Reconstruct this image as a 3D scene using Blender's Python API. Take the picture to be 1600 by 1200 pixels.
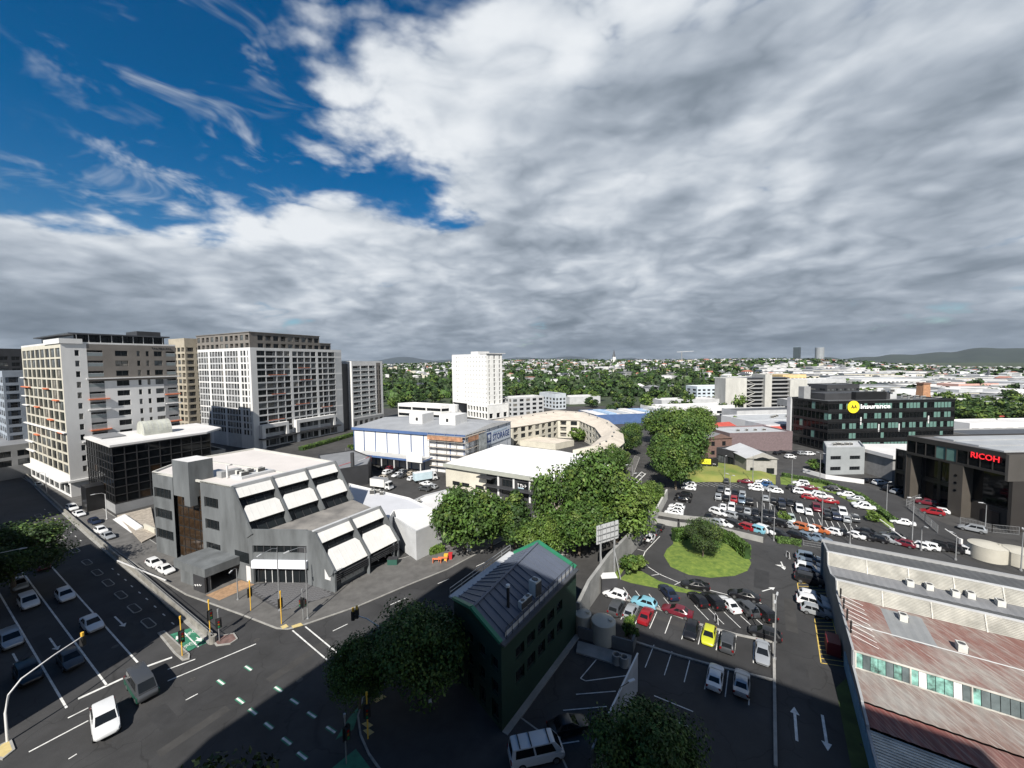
import bpy, bmesh, math, random
from mathutils import Vector, Matrix
R_=math.radians
for o in list(bpy.data.objects): bpy.data.objects.remove(o)
scn=bpy.context.scene; col=scn.collection
# ---------------- camera ----------------
CH=38.0; FPX=612.0
cam_d=bpy.data.cameras.new('camera'); cam=bpy.data.objects.new('camera',cam_d); col.objects.link(cam)
cam_d.sensor_width=36; cam_d.lens=36*FPX/1600; cam_d.clip_start=.3; cam_d.clip_end=40000
CR=(Matrix.Rotation(R_(90-3.2),3,'X')@Matrix.Rotation(R_(-0.6),3,'Z'))
cam.matrix_world=Matrix.Translation((0,0,CH))@CR.to_4x4(); scn.camera=cam
# ---------------- sky, sun, exposure ----------------
SUN_AZ=14.0; SUN_EL=42.0      # direction in which shadows run, seen from the view axis
sd=Vector((math.sin(R_(SUN_AZ))*math.cos(R_(SUN_EL)),math.cos(R_(SUN_AZ))*math.cos(R_(SUN_EL)),-math.sin(R_(SUN_EL))))
sun_d=bpy.data.lights.new('sun','SUN'); sun_d.energy=5.0; sun_d.angle=R_(.5); sun_d.color=(1,.95,.87)
sun=bpy.data.objects.new('sun',sun_d); col.objects.link(sun); sun.rotation_euler=sd.to_track_quat('-Z','Y').to_euler(); sun.location=(0,-60,120)
world=bpy.data.worlds.new('World'); scn.world=world; world.use_nodes=True
def build_sky():
    nt=world.node_tree; N=nt.nodes; L=nt.links; N.clear()
    def nd(t,**k):
        n=N.new(t)
        for a,b in k.items(): setattr(n,a,b)
        return n
    def ma(op,a,b=None,c=None,clamp=False):
        n=nd('ShaderNodeMath',operation=op); n.use_clamp=clamp
        for i,q in enumerate((a,b,c)):
            if q is None: continue
            if isinstance(q,(int,float)): n.inputs[i].default_value=q
            else: L.new(q,n.inputs[i])
        return n.outputs[0]
    def rng(x,a,b,c=0,d=1,smooth=True):
        n=nd('ShaderNodeMapRange',interpolation_type='SMOOTHSTEP' if smooth else 'LINEAR'); L.new(x,n.inputs[0])
        for i,q in enumerate((a,b,c,d)): n.inputs[i+1].default_value=q
        return n.outputs[0]
    out=nd('ShaderNodeOutputWorld'); bg=nd('ShaderNodeBackground'); L.new(bg.outputs[0],out.inputs[0]); bg.inputs[1].default_value=.55
    sky=nd('ShaderNodeTexSky',sky_type='NISHITA',sun_disc=False); sky.sun_elevation=R_(SUN_EL)
    sky.sun_rotation=math.atan2(-sd.x,-sd.y); sky.air_density=1; sky.dust_density=.4; sky.ozone_density=2.5
    sv=nd('ShaderNodeHueSaturation'); sv.inputs['Saturation'].default_value=1.5; sv.inputs['Value'].default_value=.088; L.new(sky.outputs[0],sv.inputs['Color'])
    tc=nd('ShaderNodeTexCoord'); sp=nd('ShaderNodeSeparateXYZ'); L.new(tc.outputs['Generated'],sp.inputs[0])
    x,y,z=sp.outputs
    zz=ma('MAXIMUM',ma('ADD',z,.02),.012)
    pxx=ma('DIVIDE',x,zz); pyy=ma('DIVIDE',y,zz)
    z2=ma('MAXIMUM',ma('ADD',z,.24),.05)
    cb=nd('ShaderNodeCombineXYZ'); L.new(ma('DIVIDE',x,z2),cb.inputs[0]); L.new(ma('DIVIDE',y,z2),cb.inputs[1]); L.new(ma('MULTIPLY',z,2.2),cb.inputs[2])
    def noise(scale,det,rough,off=(0,0,0),dist=0.):
        mp=nd('ShaderNodeMapping'); L.new(cb.outputs[0],mp.inputs[0]); mp.inputs['Location'].default_value=off; mp.inputs['Scale'].default_value=(scale,scale,scale)
        n=nd('ShaderNodeTexNoise'); n.inputs['Scale'].default_value=1; n.inputs['Detail'].default_value=det; n.inputs['Roughness'].default_value=rough; n.inputs['Distortion'].default_value=dist
        L.new(mp.outputs[0],n.inputs['Vector']); return n.outputs['Fac']
    big=noise(1.7,6,.55,(1.3,.4,.2),.15)
    big2=noise(1.7,3,.5,(1.3+.10,.4+.06,.2-.16),.15)     # the same field a little way towards the sun: its slope shades the clouds
    wide=noise(.7,1,.5,(4.1,2.2,0))
    wisp=noise(4.2,4,.62,(2.3,7.9,.4),.6)
    # the deck's edge: it lies ahead and to the right, clear sky to the left and behind
    e=ma('MAXIMUM',ma('ADD',pxx,.74),ma('MULTIPLY',ma('SUBTRACT',pyy,2.3),.7))
    cov=rng(e,-.8,.9,-.25,.30)
    cov=ma('SUBTRACT',cov,rng(z,.50,.80,0,.34))      # the deck breaks up overhead, as at the top of the view
    bn=noise(4.4,3,.45,(6.1,2.7,1.1),.35)
    puff=ma('SUBTRACT',ma('MULTIPLY',ma('ABSOLUTE',ma('SUBTRACT',bn,.5)),2.6),.26)     # billows with dark creases between
    dens=ma('ADD',ma('ADD',big,cov),ma('MULTIPLY',puff,.16))
    mask=rng(dens,.50,.66)
    wm=ma('MULTIPLY',ma('MULTIPLY',rng(wisp,.50,.74),rng(wide,.42,.62)),.6)
    mask=ma('MAXIMUM',mask,wm)
    thick=rng(dens,.56,1.02)
    slope=ma('SUBTRACT',big,big2)
    v=ma('ADD',ma('SUBTRACT',.87,ma('MULTIPLY',thick,.24)),ma('MULTIPLY',slope,1.7))
    v=ma('ADD',v,ma('MULTIPLY',ma('SUBTRACT',wide,.5),.75))
    v=ma('ADD',v,ma('MULTIPLY',ma('SUBTRACT',wisp,.5),.24))
    v=ma('ADD',v,ma('MULTIPLY',puff,.42))
    v=ma('MULTIPLY',v,rng(z,-.02,.26,.54,1.0))
    cr=nd('ShaderNodeValToRGB'); L.new(v,cr.inputs[0]); cr.color_ramp.interpolation='B_SPLINE'; cr.color_ramp.elements[0].position=.0; cr.color_ramp.elements[0].color=(.09,.118,.15,1)
    cr.color_ramp.elements[1].position=1.; cr.color_ramp.elements[1].color=(.90,.93,.96,1)
    q=cr.color_ramp.elements.new(.40); q.color=(.235,.285,.345,1); q=cr.color_ramp.elements.new(.70); q.color=(.50,.56,.64,1)
    mx=nd('ShaderNodeMixRGB'); L.new(mask,mx.inputs[0]); L.new(sv.outputs[0],mx.inputs[1]); L.new(cr.outputs[0],mx.inputs[2])
    L.new(mx.outputs[0],bg.inputs[0])
build_sky()
scn.view_settings.view_transform='Standard'; scn.view_settings.look='None'; scn.view_settings.exposure=0.85; scn.view_settings.gamma=1
try: scn.view_settings.use_curve_mapping=False
except Exception: pass
scn.render.resolution_x=1024; scn.render.resolution_y=768
# ---------------- helpers ----------------
rnd=random.Random(7)
def at(x,y,z=0.):
    """the place on the level z that shows at (x,y) of the 1600x1200 photograph"""
    d=CR@Vector(((x-800)/FPX,-(y-600)/FPX,-1)); t=(z-CH)/d.z
    return Vector((0,0,CH))+d*t
def xy(x,y,z=0.): p=at(x,y,z); return (p.x,p.y)
def dirv(az): return Vector((math.sin(R_(az)),math.cos(R_(az)),0))
def rotz(az): return R_(90-az)         # object whose +X looks along azimuth az
MATS={}; ALB=.84   # one tone for all base colours, so that whites stay near 0.5 to 0.55
def mat(name,c,rough=.8,var=.0,scale=1.,c2=None,bump=0.,metal=0.,spec=.5,detail=4,stretch=None,emit=None,alpha=None,bscale=None):
    if name in MATS: return MATS[name]
    c=tuple(q*ALB for q in c); c2=tuple(q*ALB for q in c2) if c2 else None
    m=bpy.data.materials.new(name); m.use_nodes=True; nt=m.node_tree; b=nt.nodes['Principled BSDF']
    b.inputs['Base Color'].default_value=(*c,1); b.inputs['Roughness'].default_value=rough; b.inputs['Metallic'].default_value=metal
    b.inputs['Specular IOR Level'].default_value=spec
    if emit: b.inputs['Emission Color'].default_value=(*emit[0],1); b.inputs['Emission Strength'].default_value=emit[1]
    if alpha is not None: b.inputs['Alpha'].default_value=alpha
    if var>0 or c2:
        tc=nt.nodes.new('ShaderNodeTexCoord'); mp=nt.nodes.new('ShaderNodeMapping'); n=nt.nodes.new('ShaderNodeTexNoise')
        nt.links.new(tc.outputs['Object'],mp.inputs[0]); nt.links.new(mp.outputs[0],n.inputs['Vector'])
        if stretch: mp.inputs['Scale'].default_value=stretch
        n.inputs['Scale'].default_value=scale; n.inputs['Detail'].default_value=detail; n.inputs['Roughness'].default_value=.6
        r=nt.nodes.new('ShaderNodeValToRGB'); nt.links.new(n.outputs['Fac'],r.inputs[0])
        a=c2 if c2 else tuple(max(0,q*(1-var)) for q in c); d=c if c2 else tuple(min(1,q*(1+var)) for q in c)
        r.color_ramp.elements[0].position=.34; r.color_ramp.elements[0].color=(*a,1); r.color_ramp.elements[1].position=.66; r.color_ramp.elements[1].color=(*d,1)
        nt.links.new(r.outputs[0],b.inputs['Base Color'])
        if bump>0:
            n2=nt.nodes.new('ShaderNodeTexNoise'); n2.inputs['Scale'].default_value=bscale or scale*6; n2.inputs['Detail'].default_value=3
            nt.links.new(mp.outputs[0],n2.inputs['Vector'])
            bp=nt.nodes.new('ShaderNodeBump'); bp.inputs['Strength'].default_value=bump; bp.inputs['Distance'].default_value=.05
            nt.links.new(n2.outputs['Fac'],bp.inputs['Height']); nt.links.new(bp.outputs[0],b.inputs['Normal'])
    MATS[name]=m; return m
class MB:
    """collects faces; build() links them as one mesh object"""
    def __init__(s): s.v=[]; s.f=[]; s.m=[]
    def poly(s,pts,m=0):
        i=len(s.v); s.v+= [tuple(p) for p in pts]; s.f.append(tuple(range(i,i+len(pts)))); s.m.append(m); return s
    def hexa(s,b,t,m=0,mt=None,cap=True):
        """b, t: rings of bottom and top points, counter-clockwise from above"""
        n=len(b); i=len(s.v); s.v+=[tuple(p) for p in b]+[tuple(p) for p in t]
        for k in range(n):
            s.f.append((i+k,i+(k+1)%n,i+n+(k+1)%n,i+n+k)); s.m.append(m)
        if cap:
            s.f.append(tuple(range(i+n,i+2*n))); s.m.append(m if mt is None else mt)
            s.f.append(tuple(reversed(range(i,i+n)))); s.m.append(m)
        return s
    def prism(s,pts,z0,z1,m=0,mt=None):
        a=sum(pts[k][0]*pts[(k+1)%len(pts)][1]-pts[(k+1)%len(pts)][0]*pts[k][1] for k in range(len(pts)))
        if a<0: pts=list(reversed(pts))
        return s.hexa([(p[0],p[1],z0) for p in pts],[(p[0],p[1],z1) for p in pts],m,mt)
    def box(s,x0,x1,y0,y1,z0,z1,m=0,mt=None): return s.prism([(x0,y0),(x1,y0),(x1,y1),(x0,y1)],z0,z1,m,mt)
    def bar(s,p,q,w,h=None,m=0):
        p=Vector(p); q=Vector(q); d=(q-p); d.normalize(); h=h or w
        up=Vector((0,0,1)) if abs(d.z)<.95 else Vector((1,0,0))
        a=d.cross(up).normalized()*w/2; b=a.cross(d).normalized()*h/2
        return s.hexa([p-a-b,p-a+b,p+a+b,p+a-b],[q-a-b,q-a+b,q+a+b,q+a-b],m)
    def tube(s,pts,rad,n=8,m=0):
        pts=[Vector(p) for p in pts]; rings=[]
        for k,p in enumerate(pts):
            d=(pts[min(k+1,len(pts)-1)]-pts[max(k-1,0)]).normalized()
            up=Vector((0,0,1)) if abs(d.z)<.9 else Vector((1,0,0))
            a=d.cross(up).normalized(); b=d.cross(a).normalized(); r=rad[k] if isinstance(rad,(list,tuple)) else rad
            rings.append([p+(a*math.cos(2*math.pi*j/n)+b*math.sin(2*math.pi*j/n))*r for j in range(n)])
        i=len(s.v)
        for r in rings: s.v+=[tuple(q) for q in r]
        for k in range(len(rings)-1):
            for j in range(n):
                s.f.append((i+k*n+j,i+k*n+(j+1)%n,i+(k+1)*n+(j+1)%n,i+(k+1)*n+j)); s.m.append(m)
        s.f.append(tuple(i+j for j in range(n))); s.m.append(m); s.f.append(tuple(i+(len(rings)-1)*n+j for j in reversed(range(n)))); s.m.append(m)
        return s
    def cyl(s,c,r,z0,z1,n=20,m=0,mt=None,r1=None):
        r1=r if r1 is None else r1
        return s.hexa([(c[0]+r*math.cos(2*math.pi*k/n),c[1]+r*math.sin(2*math.pi*k/n),z0) for k in range(n)],[(c[0]+r1*math.cos(2*math.pi*k/n),c[1]+r1*math.sin(2*math.pi*k/n),z1) for k in range(n)],m,mt)
    def mesh(s,name,mats,smooth=None):
        me=bpy.data.meshes.new(name); me.from_pydata(s.v,[],s.f)
        for m in mats: me.materials.append(m)
        me.polygons.foreach_set('material_index',s.m)
        if smooth is not None:
            bm=bmesh.new(); bm.from_mesh(me); bmesh.ops.remove_doubles(bm,verts=bm.verts,dist=.0005); bmesh.ops.recalc_face_normals(bm,faces=bm.faces); bm.to_mesh(me); bm.free()
            me.polygons.foreach_set('use_smooth',[True]*len(me.polygons)); me.set_sharp_from_angle(angle=R_(smooth))
        me.update(); return me
    def build(s,name,mats,parent=None,smooth=None,local=False):
        if not isinstance(mats,(list,tuple)): mats=[mats]
        if parent is not None and not local:
            o=parent.matrix_basis.translation
            p=parent
            off=Vector((0,0,0))
            while p is not None: off+=p.location; p=p.parent
            s.v=[(a-off.x,b-off.y,c-off.z) for a,b,c in s.v]
        o=bpy.data.objects.new(name,s.mesh(name,mats,smooth)); col.objects.link(o)
        if parent is not None: o.parent=parent
        return o
def tag(o,label=None,cat=None,group=None,kind=None):
    if label: o['label']=label
    if cat: o['category']=cat
    if group: o['group']=group
    if kind: o['kind']=kind
    return o
def thing(name,label,cat,loc=(0,0,0),group=None):
    o=bpy.data.objects.new(name,None); o.empty_display_size=.5; col.objects.link(o); o.location=(loc[0],loc[1],loc[2] if len(loc)>2 else 0)
    return tag(o,label,cat,group)
def link(me,name,parent,loc,rz=0.,scale=(1,1,1),m=None):
    """a part that shares its mesh; loc in world coordinates for parents without rotation"""
    o=bpy.data.objects.new(name,me); col.objects.link(o); o.parent=parent
    off=Vector((0,0,0)); p=parent
    while p is not None: off+=p.location; p=p.parent
    o.location=Vector(loc)-off; o.rotation_euler=(0,0,rz); o.scale=scale
    if m is not None:
        o.material_slots[0].link='OBJECT'; o.material_slots[0].material=m
    return o
def copy_tree(o,parent=None):
    c=o.copy(); col.objects.link(c); c.parent=parent
    for ch in o.children: copy_tree(ch,c)
    return c
# ---------------- materials ----------------
asphalt=mat('asphalt',(.031,.031,.032),.85,.25,.22,bump=.25,bscale=8,detail=8)
asphalt_old=mat('asphalt_old',(.038,.037,.036),.88,.25,.3,bump=.25,bscale=8,detail=8)
asphalt_lot=mat('asphalt_lot',(.031,.031,.032),.86,.25,.12,bump=.25,bscale=8,detail=9)
def worn(m):
    nt=m.node_tree; b=nt.nodes['Principled BSDF']; src=b.inputs['Base Color'].links[0].from_socket
    tc=nt.nodes.new('ShaderNodeTexCoord')
    n=nt.nodes.new('ShaderNodeTexNoise'); n.inputs['Scale'].default_value=.035; n.inputs['Detail'].default_value=10; n.inputs['Roughness'].default_value=.7; nt.links.new(tc.outputs['Object'],n.inputs['Vector'])
    r=nt.nodes.new('ShaderNodeMapRange'); r.inputs[1].default_value=.35; r.inputs[2].default_value=.65; r.inputs[3].default_value=.66; r.inputs[4].default_value=1.4; nt.links.new(n.outputs['Fac'],r.inputs[0])
    v=nt.nodes.new('ShaderNodeTexVoronoi'); v.feature='DISTANCE_TO_EDGE'; v.inputs['Scale'].default_value=.16; nt.links.new(tc.outputs['Object'],v.inputs['Vector'])
    n2=nt.nodes.new('ShaderNodeTexNoise'); n2.inputs['Scale'].default_value=.5; nt.links.new(tc.outputs['Object'],n2.inputs['Vector'])
    ad=nt.nodes.new('ShaderNodeVectorMath'); ad.operation='MULTIPLY_ADD'; nt.links.new(n2.outputs['Color'],ad.inputs[0]); ad.inputs[1].default_value=(2.2,2.2,0); nt.links.new(tc.outputs['Object'],ad.inputs[2]); nt.links.new(ad.outputs[0],v.inputs['Vector'])
    c=nt.nodes.new('ShaderNodeMapRange'); c.inputs[1].default_value=.0; c.inputs[2].default_value=.012; c.inputs[3].default_value=.55; c.inputs[4].default_value=1; nt.links.new(v.outputs['Distance'],c.inputs[0])
    mu=nt.nodes.new('ShaderNodeMath'); mu.operation='MULTIPLY'; nt.links.new(r.outputs[0],mu.inputs[0]); nt.links.new(c.outputs[0],mu.inputs[1])
    vm=nt.nodes.new('ShaderNodeVectorMath'); vm.operation='SCALE'; nt.links.new(src,vm.inputs[0]); nt.links.new(mu.outputs[0],vm.inputs['Scale']); nt.links.new(vm.outputs[0],b.inputs['Base Color'])
for q in (asphalt,asphalt_old,asphalt_lot): worn(q)
pathm=mat('footpath',(.10,.097,.093),.9,.22,.5,bump=.2,detail=8)
paint=mat('road_paint',(.62,.62,.6),.7,.25,1.5,detail=6)
paint_y=mat('yellow_paint',(.55,.40,.10),.7,.2,2)
paint_g=mat('green_paint',(.03,.17,.10),.75,.25,1.5)
kerbm=mat('kerb_stone',(.27,.265,.25),.9,.2,1.)
conc=mat('concrete',(.26,.26,.25),.88,.2,.35,bump=.2,detail=8)
conc_d=mat('dark_concrete',(.105,.114,.12),.85,.34,.35,bump=.15,detail=8,stretch=(1,1,.25))
conc_w=mat('pale_concrete',(.45,.445,.415),.85,.12,.3,detail=8,stretch=(1,1,.3))
white=mat('white_render',(.64,.64,.635),.75,.07,.25,detail=7,stretch=(1,1,.3))
white_roof=mat('white_roof',(.62,.61,.60),.6,.08,.15,detail=8)
cream_roof=mat('cream_roof',(.56,.50,.42),.75,.12,.25,detail=8)
cream=mat('cream_render',(.50,.475,.40),.8,.08,.3)
brown=mat('brown_render',(.17,.155,.14),.8,.1,.3)
grey=mat('grey_render',(.27,.275,.28),.8,.12,.3,detail=7)
lgrey=mat('light_grey_cladding',(.44,.45,.46),.7,.1,.25)
dgrey=mat('charcoal_cladding',(.035,.036,.04),.6,.15,.4)
bronze=mat('bronze_cladding',(.026,.023,.021),.55,.12,.3)
black=mat('black_panel',(.012,.012,.013),.35,.2,.5)
glass=mat('window_glass',(.012,.015,.017),.1,spec=.2)
glass_b=mat('bronze_glass',(.06,.035,.018),.1,spec=.5,c2=(.022,.015,.010),scale=.7)
glass_g=mat('pale_green_glass',(.20,.34,.30),.12,spec=.4,c2=(.07,.14,.125),scale=.25)  # pale tone also stands for reflections on the insurance front
glass_k=mat('black_glass',(.004,.005,.006),.05,spec=.22)
steel=mat('galvanised_steel',(.42,.43,.44),.45,.1,2,metal=.6)
roof_g=mat('grey_metal_roof',(.20,.205,.215),.55,.12,.25,detail=7)
roof_d=mat('dark_metal_roof',(.055,.06,.07),.5,.15,.25,detail=7)
blue=mat('blue_steel',(.07,.125,.27),.5,.08,.5)
red=mat('red_panel',(.45,.03,.035),.5,.08,1)
orange=mat('orange_panel',(.62,.17,.07),.6,.1,1)
grassm=mat('mown_grass',(.165,.225,.034),.95,c2=(.07,.125,.016),scale=1.1,bump=.5,detail=9,bscale=12)
grassdry=mat('dry_grass',(.24,.23,.06),.95,c2=(.11,.17,.025),scale=.16,bump=.5,detail=9,bscale=12)
hedgem=mat('hedge_leaf',(.055,.105,.018),.8,.45,1.4,detail=6)
yellow=mat('signal_yellow',(.70,.42,.05),.5,.08,2)
rubber=mat('black_rubber',(.012,.012,.013),.7)
rim=mat('wheel_rim',(.35,.36,.37),.35,metal=.8)
lamp_r=mat('tail_lamp',(.17,.008,.01),.25); lamp_w=mat('head_lamp',(.6,.62,.65),.15)
bark=mat('bark',(.13,.105,.08),.95,.3,3); bark_p=mat('pale_bark',(.42,.38,.33),.9,.25,2)
# ---------------- ground, hills ----------------
from mathutils import noise as mnoise
def sst(a,b,x): t=max(0,min(1,(x-a)/(b-a))); return t*t*(3-2*t)
def terr(x,y):
    r=math.hypot(x,y); az=math.degrees(math.atan2(x,y)) if r>0 else 0
    n=mnoise.noise((x*.0016+3.1,y*.0016,0))
    z=-.12
    ridge=31+6*math.sin(az*.07+1.)+7*n
    if az>38: ridge-=sst(38,50,az)*16
    z+=ridge*sst(430,1250,r)
    z-=(ridge-6)*sst(1500,2600,r)
    z+=4*n*sst(380,600,r)
    return z
def build_ground():
    m=MB(); rs=[0.01,60,140,240,330,380,430,490,550,610,680,750,830,910,1000,1100,1200,1320,1450,1650,1900,2200,2600,3200,4200,6000,9000,14000,22000]
    na=144
    for r in rs:
        for k in range(na):
            a=2*math.pi*k/na; x=r*math.sin(a); y=r*math.cos(a); m.v.append((x,y,terr(x,y)))
    for i in range(len(rs)-1):
        for k in range(na):
            m.f.append((i*na+k,(i+1)*na+k,(i+1)*na+(k+1)%na,i*na+(k+1)%na)); m.m.append(0)
    g=mat('suburban_ground',(.045,.062,.026),.95,c2=(.018,.032,.011),scale=.02,detail=9)
    o=m.build('ground',g,smooth=60); tag(o,kind='structure')
    # far hills beyond the suburbs
    def hills(name,az0,az1,dist,fn,c,c2):
        m=MB(); n=90
        for j,(dd,f) in enumerate(((-900,0),(-450,.55),(-150,.9),(150,1),(700,.6),(1500,0))):
            for k in range(n+1):
                az=az0+(az1-az0)*k/n; r=dist+dd; a=R_(az)
                e=sst(0,.12,k/n)*sst(0,.06,1-k/n)
                x=r*math.sin(a); y=r*math.cos(a)
                h=fn(az)*f*e*(1+.12*mnoise.noise((x*.003,y*.003,1)))+ (6*mnoise.noise((x*.012,y*.012,4)) if 0<f else 0)
                m.v.append((x,y,h))
        for j in range(5):
            for k in range(n):
                a=j*(n+1)+k; m.f.append((a,a+1,a+n+2,a+n+1)); m.m.append(0)
        o=m.build(name,mat('hazed_bush_'+name,c,.95,c2=c2,scale=.006,detail=10),smooth=80); tag(o,kind='structure')  # bush green with bluish distance haze mixed into the colour
    hills('hills',34,66,4300,lambda a:48+46*sst(41,50,a)+9*math.sin(a*.9)+5*math.sin(a*2.3),(.030,.045,.036),(.016,.027,.026))
    hills('far_hills',-34,20,7500,lambda a:100+30*math.sin(a*.31)+24*math.sin(a*.77+1),(.035,.05,.06),(.025,.04,.05))
build_ground()
def sheet(name,pts,z,m,parent=None,kind='structure'):
    b=MB(); 
    a=sum(pts[k][0]*pts[(k+1)%len(pts)][1]-pts[(k+1)%len(pts)][0]*pts[k][1] for k in range(len(pts)))
    if a<0: pts=list(reversed(pts))
    b.poly([(p[0],p[1],z) for p in pts]); o=b.build(name,m,parent)
    if parent is None: tag(o,kind=kind)
    return o
def kerbed(name,pts,h=.13,m=None,kw=.18,parent=None):
    """raised slab with a paler kerb stone round it"""
    a=sum(pts[k][0]*pts[(k+1)%len(pts)][1]-pts[(k+1)%len(pts)][0]*pts[k][1] for k in range(len(pts)))
    if a<0: pts=list(reversed(pts))
    P=[Vector((p[0],p[1],0)) for p in pts]; n=len(P); inner=[]
    for k in range(n):
        d0=(P[k]-P[k-1]).normalized(); d1=(P[(k+1)%n]-P[k]).normalized()
        n0=Vector((-d0.y,d0.x,0)); n1=Vector((-d1.y,d1.x,0)); q=(n0+n1)
        q=q/max(.5,q.length_squared/2) if q.length>0 else n0
        inner.append(P[k]+q*kw)
    b=MB(); i=0
    b.v=[(p.x,p.y,-.05) for p in P]+[(p.x,p.y,h) for p in P]+[(p.x,p.y,h) for p in inner]
    for k in range(n):
        j=(k+1)%n; b.f+=[(k,j,n+j,n+k),(n+k,n+j,2*n+j,2*n+k)]; b.m+=[1,1]
    b.f.append(tuple(range(2*n,3*n))); b.m.append(0)
    o=b.build(name,[m or pathm,kerbm],parent)
    if parent is None: tag(o,kind='structure')
    return o
city=sheet('city_ground',[(-330,-60),(260,-60),(300,330),(-330,330)],-.03,asphalt_old)
road=sheet('road',[(-300,16),(-8,10),(4,40),(-4,72),(20,104),(48,150),(62,230),(40,232),(30,150),(-3,100),(-14,79),(-24,72),(-38,56),(-60,66),(-200,165),(-290,225)],.0,asphalt)
def stripe(p,q,w,m,name='lane_line',parent=road,z=.008):
    p=Vector((p[0],p[1],0)); q=Vector((q[0],q[1],0)); d=(q-p).normalized(); a=Vector((-d.y,d.x,0))*w/2
    b=MB(); b.poly([(*(p-a).xy,z),(*(q-a).xy,z),(*(q+a).xy,z),(*(p+a).xy,z)]); return b.build(name,m,parent)
def pst(x0,y0,x1,y1,w=.12,m=paint,name='lane_line',parent=road,z=.008): return stripe(at(x0,y0),at(x1,y1),w,m,name,parent,z)
# street with the traffic queue
for a in ((40,840,215,1035),(-30,806,167,1071),(-40,861,104,1106)): pst(*a,w=.2)
for a in ((122,1092,192,1060),(227,1042,269,1027)): pst(*a,w=.35,name='stop_line')
for a in ((45,1175,138,1126),(262,1064,400,1006),(106,1122,138,1106),(262,1046,305,1030),(457,985,511,1031),(477,979,533,1025)): pst(*a,w=.18,name='crossing_line')
for a in ((520,986,543,975),(567,996,599,981),(610,945,635,934),(684,912,702,904.5),(744,885,757,879),(290,1094,309,1084),(107,1186,120,1178)): pst(*a,w=.14)
for x,y in ((70,796),(76,801),(86,810),(93,815),(99,820.5),(105,825.5),(111,832),(118,838),(126,844.5),(176,889),(185,897.5),(196,906),(206,916),(218,926),(229.5,936),(242.5,948),(256,960.5),(270,974)):
    p=at(x,y); d=dirv(-59); stripe(p-d*.45,p+d*.45,.14,paint,'lane_dash')
for x,y in ((345,1066),(388,1044),(435,1077),(460,1096),(487,1117),(517,1140),(375,1095),(395,1112),(420,1134),(448,1158),(472,1181)):
    p=at(x,y); d=dirv(-61); g=stripe(p-d*.7,p+d*.7,.46,paint_g,'green_dash'); stripe(p-d*.7,p+d*.7,.2,paint,'lane_dash',z=.013)
for k in range(9):
    t=k/8; x=459+(657-459)*t; y=978+(902-978)*t-8*math.sin(t*3.14)*.3; p=at(x,y); d=dirv(40); stripe(p-d*.55,p+d*.55,.13,paint_y,'yellow_dash')
def arrow(px_,py_,az,L=3.4,w=.2,m=paint,parent=road,z=.009):
    c=at(px_,py_); d=dirv(az); n=Vector((d.y,-d.x,0)); b=MB()
    p=[c-d*L/2-n*w/2,c-d*L/2+n*w/2,c+d*(L/2-1)+n*w/2,c+d*(L/2-1)+n*.42,c+d*L/2,c+d*(L/2-1)-n*.42,c+d*(L/2-1)-n*w/2]
    b.poly([(q.x,q.y,z) for q in reversed(p)]); return b.build('lane_arrow',m,parent)
arrow(187,971,121,4.5); arrow(84,1006,121,4.5); arrow(25,1030,121,4)
# painted lattice on the far stretch of the road
for a in ((983,757,1003,737),(989,760,1009,740),(986,754,992,757),(992,748,998,751),(998,742,1004,745),(1002,737.5,1008,740.5)): pst(*a,w=.35)
# repair patches, drain covers
rp=random.Random(5); patch=mat('fresh_asphalt',(.024,.024,.025),.8,.2,.6); patch2=mat('pale_asphalt',(.037,.036,.035),.9,.2,.6); iron=mat('cast_iron',(.05,.048,.045),.6,.3,6)
for x,y,az,l,w,m in ((330,1085,31,5,2.2,patch),(470,1030,31,8,1.2,patch2),(255,1120,-59,4,1.6,patch),(590,930,37,7,1.3,patch),(120,900,-59,9,1.5,patch),(205,985,-59,7,1.4,patch2),(70,1010,-59,8,1.2,patch),(420,1090,31,3,2,patch),(650,905,37,6,1.,patch2),(305,1140,31,6,1.1,patch2)):
    c=at(x,y); d=dirv(az); stripe(c-d*l/2,c+d*l/2,w,m,'repair_patch',road,.004)
for x,y,az,l,w,m in ((1190,905,33,7,2.2,patch),(1235,960,33,9,1.4,patch2),(1250,1060,33,6,1.8,patch),(1060,975,-57,8,1.2,patch2),(1100,1110,33,7,2.5,patch),(950,1130,33,4,2,patch),(1000,880,20,5,1.4,patch2)):
    c=at(x,y); d=dirv(az); q=stripe(c-d*l/2,c+d*l/2,w,m,'repair_patch',None,.010); tag(q,kind='structure')
for x,y in ((401,1000),(300,1062),(540,1040),(230,1010),(640,935),(468,1062),(180,1010)):
    c=at(x,y); b=MB(); b.cyl((c.x,c.y),.38,-.02,.012,16); b.build('manhole_cover',iron,road)
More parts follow.
